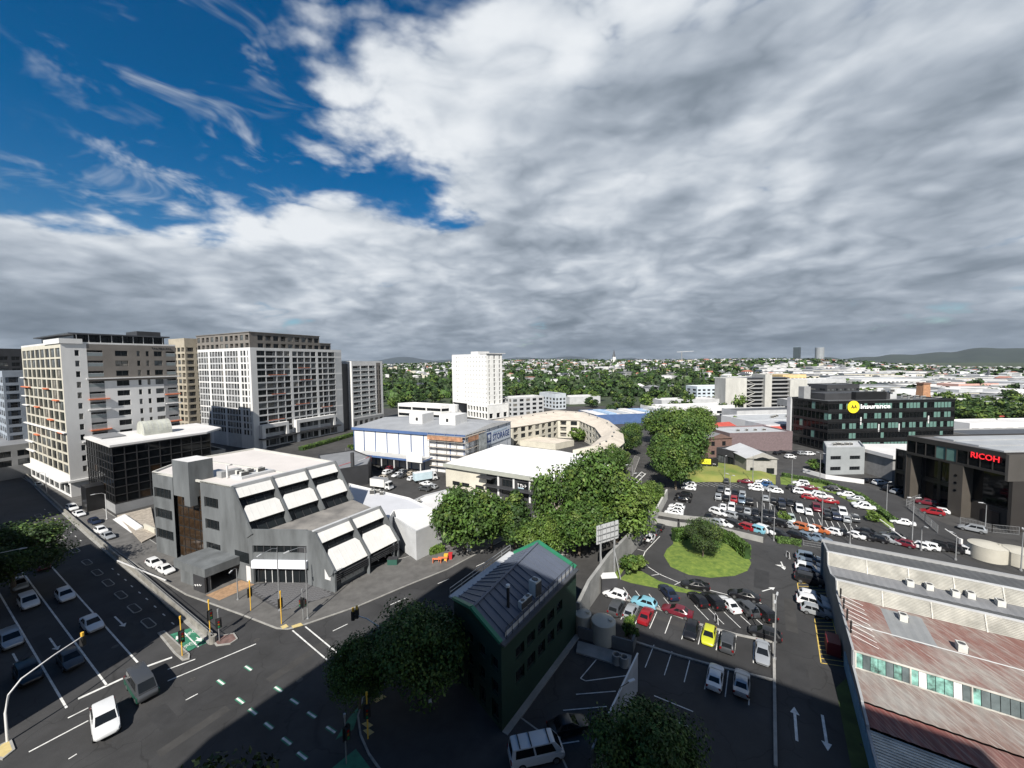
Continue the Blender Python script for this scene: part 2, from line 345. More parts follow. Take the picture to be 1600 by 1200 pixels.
# green cycle boxes with their markings
gb=sheet('cycle_box',[xy(264,992),xy(302,980),xy(329,1002),xy(291,1019)],.010,paint_g,road)
sheet('cycle_box',[xy(566,1097),xy(552,1140),xy(524,1156),xy(545,1122)],.010,paint_g,road)
sheet('cycle_box',[xy(556,1170),xy(590,1215),xy(500,1215)],.010,paint_g,road)
pst(286,987,310,1011,w=.15,z=.014); arrow(279,997,-59,1.6,.15,z=.014); arrow(311,999,121,1.6,.15,z=.014)
def bike(px_,py_):
    c=at(px_,py_); b=MB(); d=dirv(31); u=dirv(-59)
    for s in (-.5,.5):
        for k in range(12):
            a0,a1=2*math.pi*k/12,2*math.pi*(k+1)/12
            p=[c+d*(s+r*math.cos(a))+u*(r*math.sin(a)) for r,a in ((.3,a0),(.36,a0),(.36,a1),(.3,a1))]
            b.poly([(q.x,q.y,.015) for q in p])
    for (s0,t0,s1,t1) in ((-.5,0,-.15,.45),(-.15,.45,.4,.42),(-.15,.45,.05,0),(.05,0,.4,.42),(.5,0,.35,.6),(-.5,0,.05,0)):
        p=c+d*s0+u*t0; q=c+d*s1+u*t1; e=(q-p).normalized(); n=Vector((-e.y,e.x,0))*.035
        b.poly([(w.x,w.y,.015) for w in (p-n,q-n,q+n,p+n)])
    b.build('bicycle_symbol',paint,road)
bike(299,989); bike(294,1009)
# footpaths
fp1=kerbed('footpath',[xy(-60,690),xy(60,762),xy(110,806),xy(160,846),xy(215,886),xy(290,930),xy(378,962),xy(432,983),xy(450,984),xy(470,979),xy(560,948),xy(640,914),xy(700,890),xy(760,858),xy(800,838),xy(770,835),xy(600,880),xy(520,905),xy(395,905),xy(245,850),xy(120,768),xy(-40,672)])
fp2=kerbed('footpath',[xy(566,1092),xy(574,1083),xy(592,1074),xy(640,1052),xy(720,1010),xy(800,935),xy(860,875),xy(880,868),(2.5,52),(-.2,40.5),(4,37),(6,31),(4,20),(-12,18),xy(600,1215),xy(575,1180),xy(562,1150),xy(558,1120)],m=mat('dark_paving',(.034,.034,.036),.9,.2,.6))
fp3=kerbed('footpath',[xy(885,868),xy(930,832),xy(965,790),xy(985,755),xy(1000,715),xy(992,712),xy(972,750),xy(940,795),xy(900,835),xy(865,865)])
fp4=kerbed('footpath',[xy(820,838),xy(862,812),xy(905,790),xy(940,760),xy(965,730),xy(980,700),xy(970,698),xy(945,732),xy(905,765),xy(850,795),xy(800,828)])
# brick paved corner in front of the grey building, bricks laid as courses
plz=sheet('plaza',[xy(397,914),xy(487,900),xy(524,930),xy(440,957),xy(385,925)],.14,mat('plaza_grout',(.05,.05,.052),.9,.2,2))
def pavers():
    P=[Vector((*xy(*q),0)) for q in ((397,914),(487,900),(524,930),(440,957),(387,926))]
    def inside(p):
        s=None
        for k in range(len(P)):
            a=P[k]; b=P[(k+1)%len(P)]; c=(b.x-a.x)*(p.y-a.y)-(b.y-a.y)*(p.x-a.x)
            if s is None: s=c>0
            elif (c>0)!=s: return False
        return True
    o0=P[0]; d=dirv(31.7); u=dirv(-58.3); me=MB().box(-.44,.44,-.2,.2,0,.025).mesh('paver',[mat('paver_stone',(.11,.11,.115),.85,.35,.8)]); n=0
    for j in range(-60,60):
        for i in range(-40,40):
            p=o0+d*(i*.92+(.46 if j%2 else 0))+u*(j*.44)
            if n<300 and inside(p+d*.4) and inside(p-d*.4): link(me,'paver',plz,(p.x,p.y,.14),rotz(31.7)); n+=1
pavers()
# long median islands between the carriageways
for x,y in ((60,806),(77,820),(96,840),(117,860),(136,879),(152,895),(169,911),(189,930),(210,951),(232,974)):
    c=at(x,y); d=dirv(-59 if x>90 else -57); n=Vector((d.y,-d.x,0)); L=1.75; W=.55
    pts=[c+d*(L*math.copysign(1,math.cos(a)) *.72 + .28*L*math.cos(a))+n*W*math.sin(a) for a in [2*math.pi*(k+.5)/12 for k in range(12)]]
    o=kerbed('median_island',[(p.x,p.y) for p in pts],.10,asphalt_old,.13)
isl=kerbed('traffic_island',[xy(246,990),xy(257,986),xy(297,1023),xy(296,1030),xy(285,1033),xy(272,1022)],.14,mat('island_paving',(.16,.15,.13),.9,.2,1))
isl2=kerbed('traffic_island',[xy(330,1000),xy(345,994),xy(366,990),xy(372,999),xy(360,1007),xy(338,1010)],.14,mat('brick_paving',(.14,.085,.075),.9,.25,2))
isl3=kerbed('traffic_island',[xy(0,1165),xy(18,1156),xy(24,1172),xy(4,1188),xy(-20,1185)],.14,mat('tactile_paving',(.5,.4,.18),.9,.1,2))
for q in ([(438,979),(447,975),(451,979),(442,983)],[(455,978),(470,973),(474,977),(458,981.5)],[(565,1131),(574,1127),(583,1133),(575,1138)],[(567,1141),(576,1138),(585,1144),(576,1150)],[(583,1094),(598,1085),(604,1089),(588,1098)]):
    sheet('tactile_pad',[xy(*p,.14) for p in q],.146,MATS['tactile_paving'],fp1 if q[0][0]<480 else fp2)
# ---------------- car parks ----------------
lot=sheet('car_park',[xy(1040,775),xy(1070,752),xy(1200,752),xy(1290,770),xy(1350,790),xy(1395,830),xy(1440,850),xy(1600,905),xy(1640,960),xy(1300,850),xy(1240,842),xy(1190,835),xy(1030,812)],.004,asphalt_lot)
lot2=sheet('car_park',[xy(905,1005),xy(903,925),xy(935,885),xy(985,860),xy(1030,815),xy(1190,837),xy(1290,850),(60,70),(42,46),(30,27),(12,27),(9,40)],.006,asphalt_lot)
drive=sheet('driveway',[xy(1210,735),xy(1240,730),xy(1330,752),xy(1400,775),xy(1440,800),xy(1500,830),xy(1620,870),xy(1640,910),xy(1440,850),xy(1400,832),xy(1360,790),xy(1290,765)],.008,asphalt)
def stalls(pts,az,L,parent,w=.1,m=paint):
    for x,y in pts:
        p=at(x,y); d=dirv(az); stripe(p,p+d*L,w,m,'stall_line',parent,.014)
# lower rows
stalls([(1008,1043),(1038,1055),(1069,1066),(1101,1077),(1133,1089),(1170,1102)],33,4.6,lot2)
stalls([(948,972),(970,968),(992,976),(1015,982),(1039,990),(1065,999),(1091,1007),(1119,1016),(1147,1024),(1177,1036)],33,4.4,lot2)
stalls([(1085,945.5),(1107,951),(1131,956),(1157,962),(1182,968),(1037,934),(1014,928),(993,923),(974,918)],-7,-3.6,lot2)
for k in range(7):
    pst(1225+k*3.4,843+k*.6,1213+k*4.4,838+k*.4,parent=lot2,z=.013,name='stall_line') if False else None
# driveway edge line round the island
for a,b in (((1031,838),(1008,862)),((1008,862),(1004,872)),((1004,872),(1010,884)),((1010,884),(1030,897)),((1030,897),(1060,910)),((1105,921),(1143,931)),((1143,931),(1190,943))): pst(*a,*b,w=.14,parent=lot2,z=.013,name='edge_line')
for a,b in (((996,858),(1010,862)),((1003,883),(1012,884)),((1018,899),(1033,897)),((1054,914),(1064,909))): pst(*a,*b,w=.12,parent=lot2,z=.013,name='stall_line')
arrow(1243,1130,33,4.6,.25,parent=lot2,z=.014); arrow(1289,1144,213,4.6,.25,parent=lot2,z=.014)
arrow(1223,884,205,3.2,.22,parent=lot2,z=.014); arrow(1201,921,70,3.0,.2,parent=lot2,z=.014); arrow(1219,884,-60,1.6,.2,parent=lot2,z=.0145)
# yellow hatched bays by the warehouse
def hatch(c,n):
    P=[at(*q) for q in c]
    for k in range(4): stripe(P[k],P[(k+1)%4],.13,paint_y,'hatch_line',lot2,.014)
    for k in range(1,n):
        a=P[0].lerp(P[3],k/n); b=P[1].lerp(P[2],min(1,(k)/n)); stripe(a,b,.12,paint_y,'hatch_line',lot2,.0138)
hatch(((1246,911),(1288,913),(1296,932),(1249,932)),4)
hatch(((1273,967),(1300,967),(1322,1042),(1283,1036)),11)
# upper car park stall lines
U31=dirv(31); 
for row,(x0,y0,x1,y1,n) in enumerate(((1122,797,1345,832,22),(1120,775,1330,806,20))):
    for k in range(n+1):
        t=k/n; p=at(x0+(x1-x0)*t,y0+(y1-y0)*t); stripe(p-U31*4.6,p+U31*4.6 if row==0 else p,.1,paint,'stall_line',lot,.010)
for k in range(8): p=at(1080+k*9,753+k*.3); stripe(p,p-dirv(-20)*4.5,.1,paint,'stall_line',lot,.010)
# dividing kerbs in the lower car park
def kerbrun(name,pts,w,h,m,z=0.,label=None,cat=None):
    b=MB(); 
    for p,q in zip(pts,pts[1:]):
        p=Vector((p[0],p[1],z+h/2-.02)); q=Vector((q[0],q[1],z+h/2-.02)); b.bar(p,q,w,h+.04)
    o=b.build(name,m)
    return tag(o,label,cat) if label else tag(o,kind='structure')
kerbrun('kerb',[xy(945,928),xy(1030,952),xy(1090,975),xy(1150,992),xy(1209,1004)],.35,.14,kerbm)
kerbrun('kerb',[xy(994,1004),xy(1060,1025),xy(1120,1042),xy(1210,1064)],.3,.16,kerbm)
kerbrun('kerb',[xy(1209,930),xy(1209,1000),xy(1210,1064),xy(1212,1200)],.3,.22,kerbm)
# ---------------- lawns ----------------
def mound(name,pts,h,m,sub=5,z0=.0):
    bm=bmesh.new(); f=bm.faces.new([bm.verts.new((p[0],p[1],0)) for p in pts]); 
    if f.normal.z<0: bmesh.ops.reverse_faces(bm,faces=[f])
    bmesh.ops.triangulate(bm,faces=bm.faces[:]); 
    for _ in range(sub):
        long=[e for e in bm.edges if e.calc_length()>1.6]
        if not long: break
        bmesh.ops.subdivide_edges(bm,edges=long,cuts=1); bmesh.ops.triangulate(bm,faces=bm.faces[:])
    P=[Vector((p[0],p[1])) for p in pts]
    def dist(v):
        d=1e9
        for k in range(len(P)):
            a,b=P[k],P[(k+1)%len(P)]; t=max(0,min(1,(v-a).dot(b-a)/max(1e-6,(b-a).length_squared))); d=min(d,(v-a-(b-a)*t).length)
        return d
    for v in bm.verts:
        d=dist(v.co.xy); v.co.z=z0+.03+h*sst(0,4,d)+.05*mnoise.noise((v.co.x*.7,v.co.y*.7,0))*(d>.2)
    me=bpy.data.meshes.new(name); bm.to_mesh(me); bm.free(); me.materials.append(m); me.polygons.foreach_set('use_smooth',[True]*len(me.polygons))
    o=bpy.data.objects.new(name,me); col.objects.link(o); return tag(o,kind='structure')
isle=[xy(1037,868),xy(1042,858),xy(1052,850),xy(1052,830),xy(1100,830),xy(1140,844),xy(1165,864),xy(1174,880),xy(1168,892),xy(1148,900),xy(1110,903),xy(1075,898),xy(1048,886)]
mound('lawn',isle,.35,grassm)
mound('lawn',[xy(968,905),xy(985,890),xy(1003,893),xy(1030,908),xy(1070,920),xy(1105,928),xy(1098,931),xy(1060,925),xy(1020,918),xy(985,911)],.15,grassm)
mound('lawn',[xy(955,905),xy(962,890),xy(975,878),xy(978,884),xy(968,902),xy(960,912)],.1,grassm)
mound('lawn',[xy(1074,754),xy(1072,738),xy(1085,726),xy(1110,722),xy(1150,728),xy(1190,737),xy(1212,742),xy(1212,757),xy(1160,754),xy(1110,753)],1.2,grassdry)
mound('lawn',[xy(1220,757),xy(1219,745),xy(1250,748),xy(1290,757),xy(1345,778),xy(1392,812),xy(1398,826),xy(1388,824),xy(1350,795),xy(1300,770),xy(1260,762)],.5,grassm)
mound('lawn',[xy(1306,1075),xy(1322,1060),xy(1362,1200),xy(1330,1200)],.1,mat('dark_lawn',(.05,.075,.016),.95,.3,.5))
mound('lawn',[xy(1002,790),xy(1040,775),xy(1030,800),xy(1005,825)],.2,grassm)
# ---------------- building kit ----------------
def unit_window(name,frame,pane,mull=1,bar=.06):
    b=MB(); b.poly([(0,.04,0),(1,.04,0),(1,.04,1),(0,.04,1)],1)
    for x0,x1,z0,z1 in [(0,1,0,bar),(0,1,1-bar,1),(0,bar*.7,bar,1-bar),(1-bar*.7,1,bar,1-bar)]+[((k+1)/(mull+1)-bar*.3,(k+1)/(mull+1)+bar*.3,bar,1-bar) for k in range(mull)]:
        b.box(x0,x1,0,.06,z0,z1,0)
    return b.mesh(name,[frame,pane])
frame_k=mat('dark_frame',(.02,.02,.021),.5); frame_w=mat('white_frame',(.6,.6,.6),.5)
WIN=unit_window('window',frame_k,glass); WIN1=unit_window('window',frame_k,glass,0); WIN3=unit_window('window',frame_k,glass,3,.05)
curt=mat('curtained_glass',(.20,.19,.17),.25,.5,1.2,spec=.4); blind=mat('blind_glass',(.10,.11,.115),.2,.5,.8,spec=.4)
WINV=[unit_window('window',frame_k,curt),unit_window('window',frame_k,blind),unit_window('window',frame_w,glass)]
DOORV=[unit_window('balcony_door',frame_k,curt,2,.04),unit_window('balcony_door',frame_k,blind,1,.04)]
wr=random.Random(3)
WINB=unit_window('window',frame_k,glass_b,0,.04); WINK=unit_window('pane',frame_k,glass_k,0,.03); WING=unit_window('pane',frame_k,glass_g,0,.03)
DOOR=unit_window('balcony_door',frame_k,glass,2,.04)
rl=MB(); rl.box(0,1,-.03,.03,.93,1); rl.box(0,1,-.02,.02,0,.06)
for k in range(9): rl.box(k/8-.004 if k else 0,k/8+.004 if k<8 else 1,-.015,.015,.06,.93)
RAIL=rl.mesh('balcony_railing',[mat('railing_metal',(.10,.10,.105),.5)])
rg=MB(); rg.box(0,1,-.02,.02,.92,1,0); rg.box(0,1,-.008,.008,0,.92,1)
RAILG=rg.mesh('balcony_railing',[frame_w,mat('balustrade_glass',(.20,.23,.24),.1,spec=.6)])
def facade(parent,P0,P1,z0,z1,cols,rows,mats,cell=None,depth=.22,win=WIN,kind=None,bdepth=1.5,rail=RAIL,name='wall',winname='window',pm=None,railh=1.05):
    """wall P0->P1 (left to right seen from outside) with real recesses; cols (s0,s1,kind) rows (za,zb) in metres"""
    P0=Vector((P0[0],P0[1],0)); P1=Vector((P1[0],P1[1],0)); L=(P1-P0).length; d=(P1-P0)/L; n=Vector((d.y,-d.x,0)); ang=math.atan2(d.y,d.x)
    S=sorted(set([0,L]+[c[0] for c in cols]+[c[1] for c in cols])); Z=sorted(set([z0,z1]+[r[0] for r in rows]+[r[1] for r in rows]))
    S=[s for s in S if 0<=s<=L+1e-6]; Z=[z for z in Z if z0-1e-6<=z<=z1+1e-6]
    ck={round(c[0],4):(i,c) for i,c in enumerate(cols)}; rk={round(r[0],4):(i,r) for i,r in enumerate(rows)}
    b=MB()
    def p(s,z,o=0.): q=P0+d*s-n*o; return (q.x,q.y,z)
    for i in range(len(S)-1):
        for j in range(len(Z)-1):
            s0,s1,za,zb=S[i],S[i+1],Z[j],Z[j+1]
            c=ck.get(round(s0,4)); r=rk.get(round(za,4)); mi=cell(( s0+s1)/2,(za+zb)/2) if cell else 0
            k=None
            if c and r and abs(c[1][1]-s1)<1e-4 and abs(r[1][1]-zb)<1e-4:
                k=kind(c[0],r[0]) if kind else None
                if k is None: k=c[1][2] if len(c[1])>2 else 'w'
            if not k or k=='-': b.poly([p(s0,za),p(s1,za),p(s1,zb),p(s0,zb)],mi); continue
            D=bdepth if k=='b' else depth
            for q in ([(s0,za),(s1,za)],[(s1,za),(s1,zb)],[(s1,zb),(s0,zb)],[(s0,zb),(s0,za)]):
                (a0,b0),(a1,b1)=q; b.poly([p(a0,b0),p(a1,b1),p(a1,b1,D),p(a0,b0,D)],mi)
            if k=='b':
                b.poly([p(s0,za,D),p(s1,za,D),p(s1,zb,D),p(s0,zb,D)],mi)
                w=s1-s0; q=P0+d*(s0+w*.08)-n*(D-.07); link(wr.choice((DOOR,DOOR,DOORV[0],DOORV[1])),'balcony_door',parent,(q.x,q.y,za+.02),ang,(w*.8,1,(zb-za)*.86))
                q=P0+d*(s0+.01)-n*.05; link(rail,'balcony_railing',parent,(q.x,q.y,za),ang,(w-.02,1,railh))
            else:
                q=P0+d*s0-n*(D-.01); mm=pm(c[0],r[0]) if pm else None
                o=link(mm if mm else (wr.choice((WIN,WIN,WIN,WIN,WIN,WINV[0],WINV[1],WINV[1])) if win is WIN else win),winname,parent,(q.x,q.y,za),ang,(s1-s0,1,zb-za))
    return b.build(name,mats,parent)
def even(L,n,w,kinds=None,m0=0.,m1=0.):
    """n openings of width share w spread over L"""
    p=(L-m0-m1)/n; return [(m0+p*(k+.5-w/2),m0+p*(k+.5+w/2),(kinds[k] if kinds else 'w')) for k in range(n)]
def floors(z0,n,h,lo,hi): return [(z0+h*k+lo,z0+h*k+hi) for k in range(n)]
def roofslab(parent,pts,z,m,par=.6,pw=.3,pm=None,name='roof'):
    """flat roof with a real parapet round it"""
    a=sum(pts[k][0]*pts[(k+1)%len(pts)][1]-pts[(k+1)%len(pts)][0]*pts[k][1] for k in range(len(pts)))
    if a<0: pts=list(reversed(pts))
    b=MB(); b.poly([(p[0],p[1],z) for p in pts]); o=b.build(name,m,parent)
    if par>0:
        b=MB(); n=len(pts); P=[Vector((p[0],p[1],0)) for p in pts]; inn=[]
        for k in range(n):
            d0=(P[k]-P[k-1]).normalized(); d1=(P[(k+1)%n]-P[k]).normalized(); q=Vector((-d0.y-d1.y,d0.x+d1.x,0)); q=q/max(.4,q.length_squared/2); inn.append(P[k]+q*pw)
        for k in range(n):
            j=(k+1)%n
            b.hexa([(P[k].x,P[k].y,z-.05),(P[j].x,P[j].y,z-.05),(inn[j].x,inn[j].y,z-.05),(inn[k].x,inn[k].y,z-.05)],[(P[k].x,P[k].y,z+par),(P[j].x,P[j].y,z+par),(inn[j].x,inn[j].y,z+par),(inn[k].x,inn[k].y,z+par)])
        b.build('parapet',pm or m,parent)
    return o
class Fr:
    """building frame: near corner, right-hand face along azimuth av, left-hand face along azimuth au"""
    def __init__(s,c,av,au): s.O=at(*c) if len(c)==2 else Vector(c); s.v=dirv(av); s.u=dirv(au)
    def p(s,a,b,z=None):
        q=s.O+s.v*a+s.u*b; return (q.x,q.y) if z is None else (q.x,q.y,z)
def quadwalls(t,f,a0,a1,b0,b1,z0,z1,m,name='wall'):
    """the two far walls of a frame-aligned block (no openings seen)"""
    b=MB(); P=[f.p(a1,b0),f.p(a1,b1),f.p(a0,b1)]
    for k in range(2): b.poly([(*P[k],z0),(*P[k+1],z0),(*P[k+1],z1),(*P[k],z1)])
    return b.build(name,m,t)
def fbox(t,f,a0,a1,b0,b1,z0,z1,m,name,mt=None):
    b=MB(); b.prism([f.p(a0,b0),f.p(a1,b0),f.p(a1,b1),f.p(a0,b1)],z0,z1,0,1 if mt else None); return b.build(name,[m,mt] if mt else m,t)
def text_on(parent,txt,p,d,up_h,m,name='lettering',L=None,bold=False,z=None,depth=.04):
    """real lettering: text turned into a mesh standing on a wall; p = lower left corner, d = reading direction"""
    cu=bpy.data.curves.new('t','FONT'); cu.body=txt; cu.size=1; cu.extrude=.02; cu.resolution_u=2
    if bold: cu.offset=.018
    ob=bpy.data.objects.new('t',cu); col.objects.link(ob)
    dg=bpy.context.evaluated_depsgraph_get(); me=bpy.data.meshes.new_from_object(ob.evaluated_get(dg)); bpy.data.objects.remove(ob)
    xs=[v.co.x for v in me.vertices]; ys=[v.co.y for v in me.vertices]; x0,x1,y0,y1=min(xs),max(xs),min(ys),max(ys)
    sc=up_h/(y1-y0); sx=(L/(x1-x0)) if L else sc; d=Vector((d[0],d[1],0)).normalized(); n=Vector((d.y,-d.x,0)); off=Vector((0,0,0)); q=parent
    while q is not None: off+=q.location; q=q.parent
    for v in me.vertices:
        w=Vector(p)+d*((v.co.x-x0)*sx)+Vector((0,0,(v.co.y-y0)*sc))+n*(.03+v.co.z*(depth/.04)); v.co=w-off
    me.materials.clear(); me.materials.append(m); o=bpy.data.objects.new(name,me); col.objects.link(o); o.parent=parent; return o
def marks_on(parent,n,p,d,h,m,L,name='sign_marks'):
    """lettering too small to read in the photograph: a row of uneven strokes at its place and size"""
    g=random.Random(n*13+int(L*10)); d=Vector((d[0],d[1],0)).normalized(); nn=Vector((d.y,-d.x,0)); b=MB(); w=L/n; p=Vector(p)
    for k in range(n):
        a=p+d*(k*w+w*.12)+nn*.03; e=w*g.uniform(.55,.8); z0=h*g.choice((0,0,.15)); z1=h*g.uniform(.7,1)
        for (s0,s1,u0,u1) in g.choice((((0,.35,0,1),(.35,1,.35,.65)),((0,.3,0,1),(.7,1,0,1),(.3,.7,.4,.7)),((0,1,.7,1),(.3,.65,0,.7)),((0,1,0,.3),(0,.4,.3,1)))):
            b.hexa([a+d*(e*s0)+Vector((0,0,z0+(z1-z0)*u0)),a+d*(e*s0)+nn*.04+Vector((0,0,z0+(z1-z0)*u0)),a+d*(e*s1)+nn*.04+Vector((0,0,z0+(z1-z0)*u0)),a+d*(e*s1)+Vector((0,0,z0+(z1-z0)*u0))],[a+d*(e*s0)+Vector((0,0,z0+(z1-z0)*u1)),a+d*(e*s0)+nn*.04+Vector((0,0,z0+(z1-z0)*u1)),a+d*(e*s1)+nn*.04+Vector((0,0,z0+(z1-z0)*u1)),a+d*(e*s1)+Vector((0,0,z0+(z1-z0)*u1))])
    o=b.build(name,m,parent); o['kind']='stuff'; return o
# rooftop plant, shared
ac=MB(); ac.box(-.5,.5,-.35,.35,0,.9,0); ac.cyl((0,0),.28,.9,.94,14,1); ac.box(-.52,.52,-.37,-.33,.1,.8,1)
AC=ac.mesh('cooling_unit',[mat('ac_casing',(.55,.55,.52),.6,.08,2),mat('ac_grille',(.06,.06,.06),.6)])
def plant(parent,pts,z,rz=0,s=1.):
    for x,y in pts: link(AC,'cooling_unit',parent,(x,y,z-.02),rz+rnd.uniform(-.1,.1),(s*rnd.uniform(.8,1.4),s,s*rnd.uniform(.8,1.3)))
# ---------------- apartment tower on the street ----------------
def tower1():
    f=Fr((112,778),26,-60); b=27.; a=46.; H=44.7
    t=thing('apartment_tower','white and brown apartment tower with orange ledges beside the black glass office','building',f.O)
    fl=3.1; z0=6.5
    # street face: dense grid of dark windows
    L=a; cs=even(L,8,.85,m0=.5,m1=.7); rw=floors(z0,12,fl,.25,2.85)
    facade(t,f.p(0,a),f.p(0,0),0,H,cs,[(.6,3.6)]+rw,[cream,white],cell=lambda s,z:1 if z<6.4 else 0,win=WIN)
    # right face
    cs=[(2.7,3.6,'w'),(5.2,8.6,'b'),(11.4,14.4,'w'),(16.6,17.4,'w'),(18.9,19.7,'w'),(21.0,23.2,'w'),(24.2,26.8,'b')]
    facade(t,f.p(0,0),f.p(b,0),0,H,cs,floors(z0,12,fl,.55,2.25),[white,brown,grey],cell=lambda s,z:(1 if (z>34.2 and s>4.7) else (2 if 4.7<s<9.4 or s>23.6 else 0)),win=WIN,rail=RAILG)
    quadwalls(t,f,0,b,0,a,0,H,white)
    roofslab(t,[f.p(0,0),f.p(b,0),f.p(b,a),f.p(0,a)],H,roof_g,.5,.3,white)
    # ledges
    for (s0,s1,z,m) in ((4.7,b+.6,34.2,white),(4.7,9.6,24.9,white),(23.4,b+.6,25.0,white),(4.9,9.5,28.0,orange),(23.4,b+.6,28.1,orange),(4.9,9.5,18.7,orange),(23.4,b+.6,18.8,orange),(3,b,15.6,white)):
        fbox(t,f,s0,s1,-.7,0,z,z+.32,m,'ledge')
    for (s0,s1,z,m) in ((a-4,a+1.6,34.3,white),(a-9,a+1.6,31.2,orange),(a-5,a+1.6,28.1,white),(a-6,a+1.6,25,white),(0,a+1.6,18.8,white),(a-8,a+1.4,12.6,white),(a-9,a+1.6,9.5,white),(5,10,28,orange),(15,20,31.2,orange),(12,17,21.8,orange),(2,7,18.6,orange),(27,32,25,orange),(30,35,15.7,orange)):
        fbox(t,f,-.6,0,s0,s1,z,z+.3,m,'ledge')
    # set back penthouse with a thin overhanging roof
    pf=MB(); fbox(t,f,4,b-1,6,a-4,H,H+3,glass_k,'penthouse')
    fbox(t,f,2.5,b,4,a-2,H+3,H+3.4,roof_d,'penthouse_roof')
    for s in range(9):
        fbox(t,f,4.2+s*2.6,4.32+s*2.6,4.4,4.52,H+.5,H+3,frame_w,'penthouse_post')
    fbox(t,f,-.3,4.4,-.3,16,H-.02,H+1.4,white,'corner_upstand')
    fbox(t,f,b-7,b-.5,10,20,H+3.4,H+5.2,dgrey,'lift_housing')
    marks_on(t,9,(*f.p(20.4,-.02),H-1.25),f.v,.75,frame_k,5.6,'roof_sign')
    # podium with shops
    fbox(t,f,-.4,b,-.45,0,4.4,5.0,white,'canopy')
    fbox(t,f,-1.6,0,2,a,4.3,4.7,white,'canopy')
tower1()
# ---------------- big apartment block ----------------
def tower2():
    f=Fr((398,703),24,-62); b=50.; a=62.; H=44.8
    t=thing('apartment_block','large white framed apartment block with brown top floors and recessed balconies','building',f.O)
    fl=2.98; z0=6.; n=13
    kinds=['w','b','b','w','-','w','b','b','w','-','w','b','b']
    cs=[]; s=2.6
    for k,w in zip(kinds,(4.2,5.2,3.8,3.2,1.,3.,3.8,3.6,3.2,1.,2.8,3.6,4.6)):
        if k!='-': cs.append((s+.18,s+w-.18,k))
        s+=w
    rows=floors(z0,n,fl,.32,2.62)
    facade(t,f.p(0,0),f.p(b,0),0,H,cs,[(.5,3.4)]+rows,[white,lgrey],cell=lambda s,z:0 if (s<2.6 or any(abs(z-(z0+q*fl))<.5 for q in (0,3,6,9,12,13)) or 18.4<s<20.2 or 33<s<34.6) else 1,win=WIN,bdepth=1.7)
    # left face: small balconies alternating with windows, white end bay
    cs=[]; L=a; s=1.5
    for g in range(4):
        for k,w in (('w',2.2),('b',2.6),('b',2.6),('w',2.2),('w',2.2)):
            cs.append((s+.3,s+w-.3,k)); s+=w
        s+=1.2
    cs+=[(54.2,55.9,'w'),(56.6,58.3,'w'),(59.6,60.3,'w')]
    facade(t,f.p(0,a),f.p(0,0),0,H,cs,rows,[white,lgrey],cell=lambda s,z:0 if s>53 or any(abs(z-(z0+q*fl))<.45 for q in (0,4,8,10,13)) or (s%13<1.3) else 1,win=WIN,bdepth=1.2)
    quadwalls(t,f,0,b,0,a,0,H,white)
    roofslab(t,[f.p(0,0),f.p(b,0),f.p(b,a),f.p(0,a)],H,roof_g,.9,.3,white)
    # two brown top storeys, stepped back at both ends
    for (a0,a1,b0,b1,za,zb) in ((0,36,0,46,H,H+7.6),(36,43,0,30,H,H+4.0),(0,14,46,55,H,H+4.)):
        cs=even(a1-a0,max(2,int((a1-a0)/4)),.7,['w','b']*9 if a0==0 else None,m0=3 if a0==0 and b0==0 else 0); rr=floors(za,int((zb-za)/3.6),3.6,.6,2.9)
        facade(t,f.p(a0+.01,b0+.01),f.p(a1,b0+.01),za,zb,cs,rr,[brown],win=WIN,bdepth=1.4)
        cs=even(b1-b0,max(2,int((b1-b0)/4.)),.6,['w','b','b','w','b','w']*3)
        facade(t,f.p(a0+.01,b1),f.p(a0+.01,b0+.01),za,zb,cs,rr,[brown],win=WIN,bdepth=1.2)
        quadwalls(t,f,a0+.01,a1,b0+.01,b1,za,zb,brown)
        roofslab(t,[f.p(a0-.3,b0-.3),f.p(a1+.3,b0-.3),f.p(a1+.3,b1+.3),f.p(a0-.3,b1+.3)],zb,brown,.25,.4,brown)
    # white portal frames at street level
    for s0,s1 in ((2.5,15.5),(19.6,43)):
        fbox(t,f,s0,s1,-2.2,-.02,9.2,10.8,white,'portal_beam'); fbox(t,f,s0,s0+1.6,-2.2,-.02,0,9.2,white,'portal_leg'); fbox(t,f,s1-1.3,s1,-2.2,-.02,5,9.2,white,'portal_leg')
    fbox(t,f,2,46,-3,0,4.2,4.7,dgrey,'canopy')
    for s,zz,L_ in ((7,12,8),(9,24,7),(21,18,8),(24,30,7),(36,15,7),(8,33,9),(23,36,7)):
        fbox(t,f,s,s+L_,-.12,.0,zz+.1,zz+.35,orange,'balcony_edge')
tower2()
def annex():
    f=Fr(tuple((Fr((398,703),24,-62).O+dirv(24)*57)),24,-66); 
    t=thing('apartment_block','narrow white balcony block with grey base next to the large apartment block','building',f.O)
    b=25.; a=14; H=38.5
    fbox(t,f,-6.5,0,3,a,0,38,dgrey,'dark_link')
    cs=[(.8,6.6,'b'),(7.2,13,'b'),(13.6,18.6,'b'),(19.6,21,'w'),(21.8,23.2,'w')]
    facade(t,f.p(0,0),f.p(b,0),6,H,cs,floors(6.6,10,3.05,.2,2.75),[white,brown],cell=lambda s,z:1 if s>19.3 and s<24 and z>8 else 0,bdepth=1.9,rail=RAILG)
    facade(t,f.p(0,.02),f.p(b,.02),0,6,even(b,6,.6),[(.8,4.5)],[grey])
    facade(t,f.p(0,a),f.p(0,0),0,H,[],[],[white]); quadwalls(t,f,0,b,0,a,0,H,white)
    roofslab(t,[f.p(0,0),f.p(b,0),f.p(b,a),f.p(0,a)],H,roof_g,1.0,.35,white)
annex()
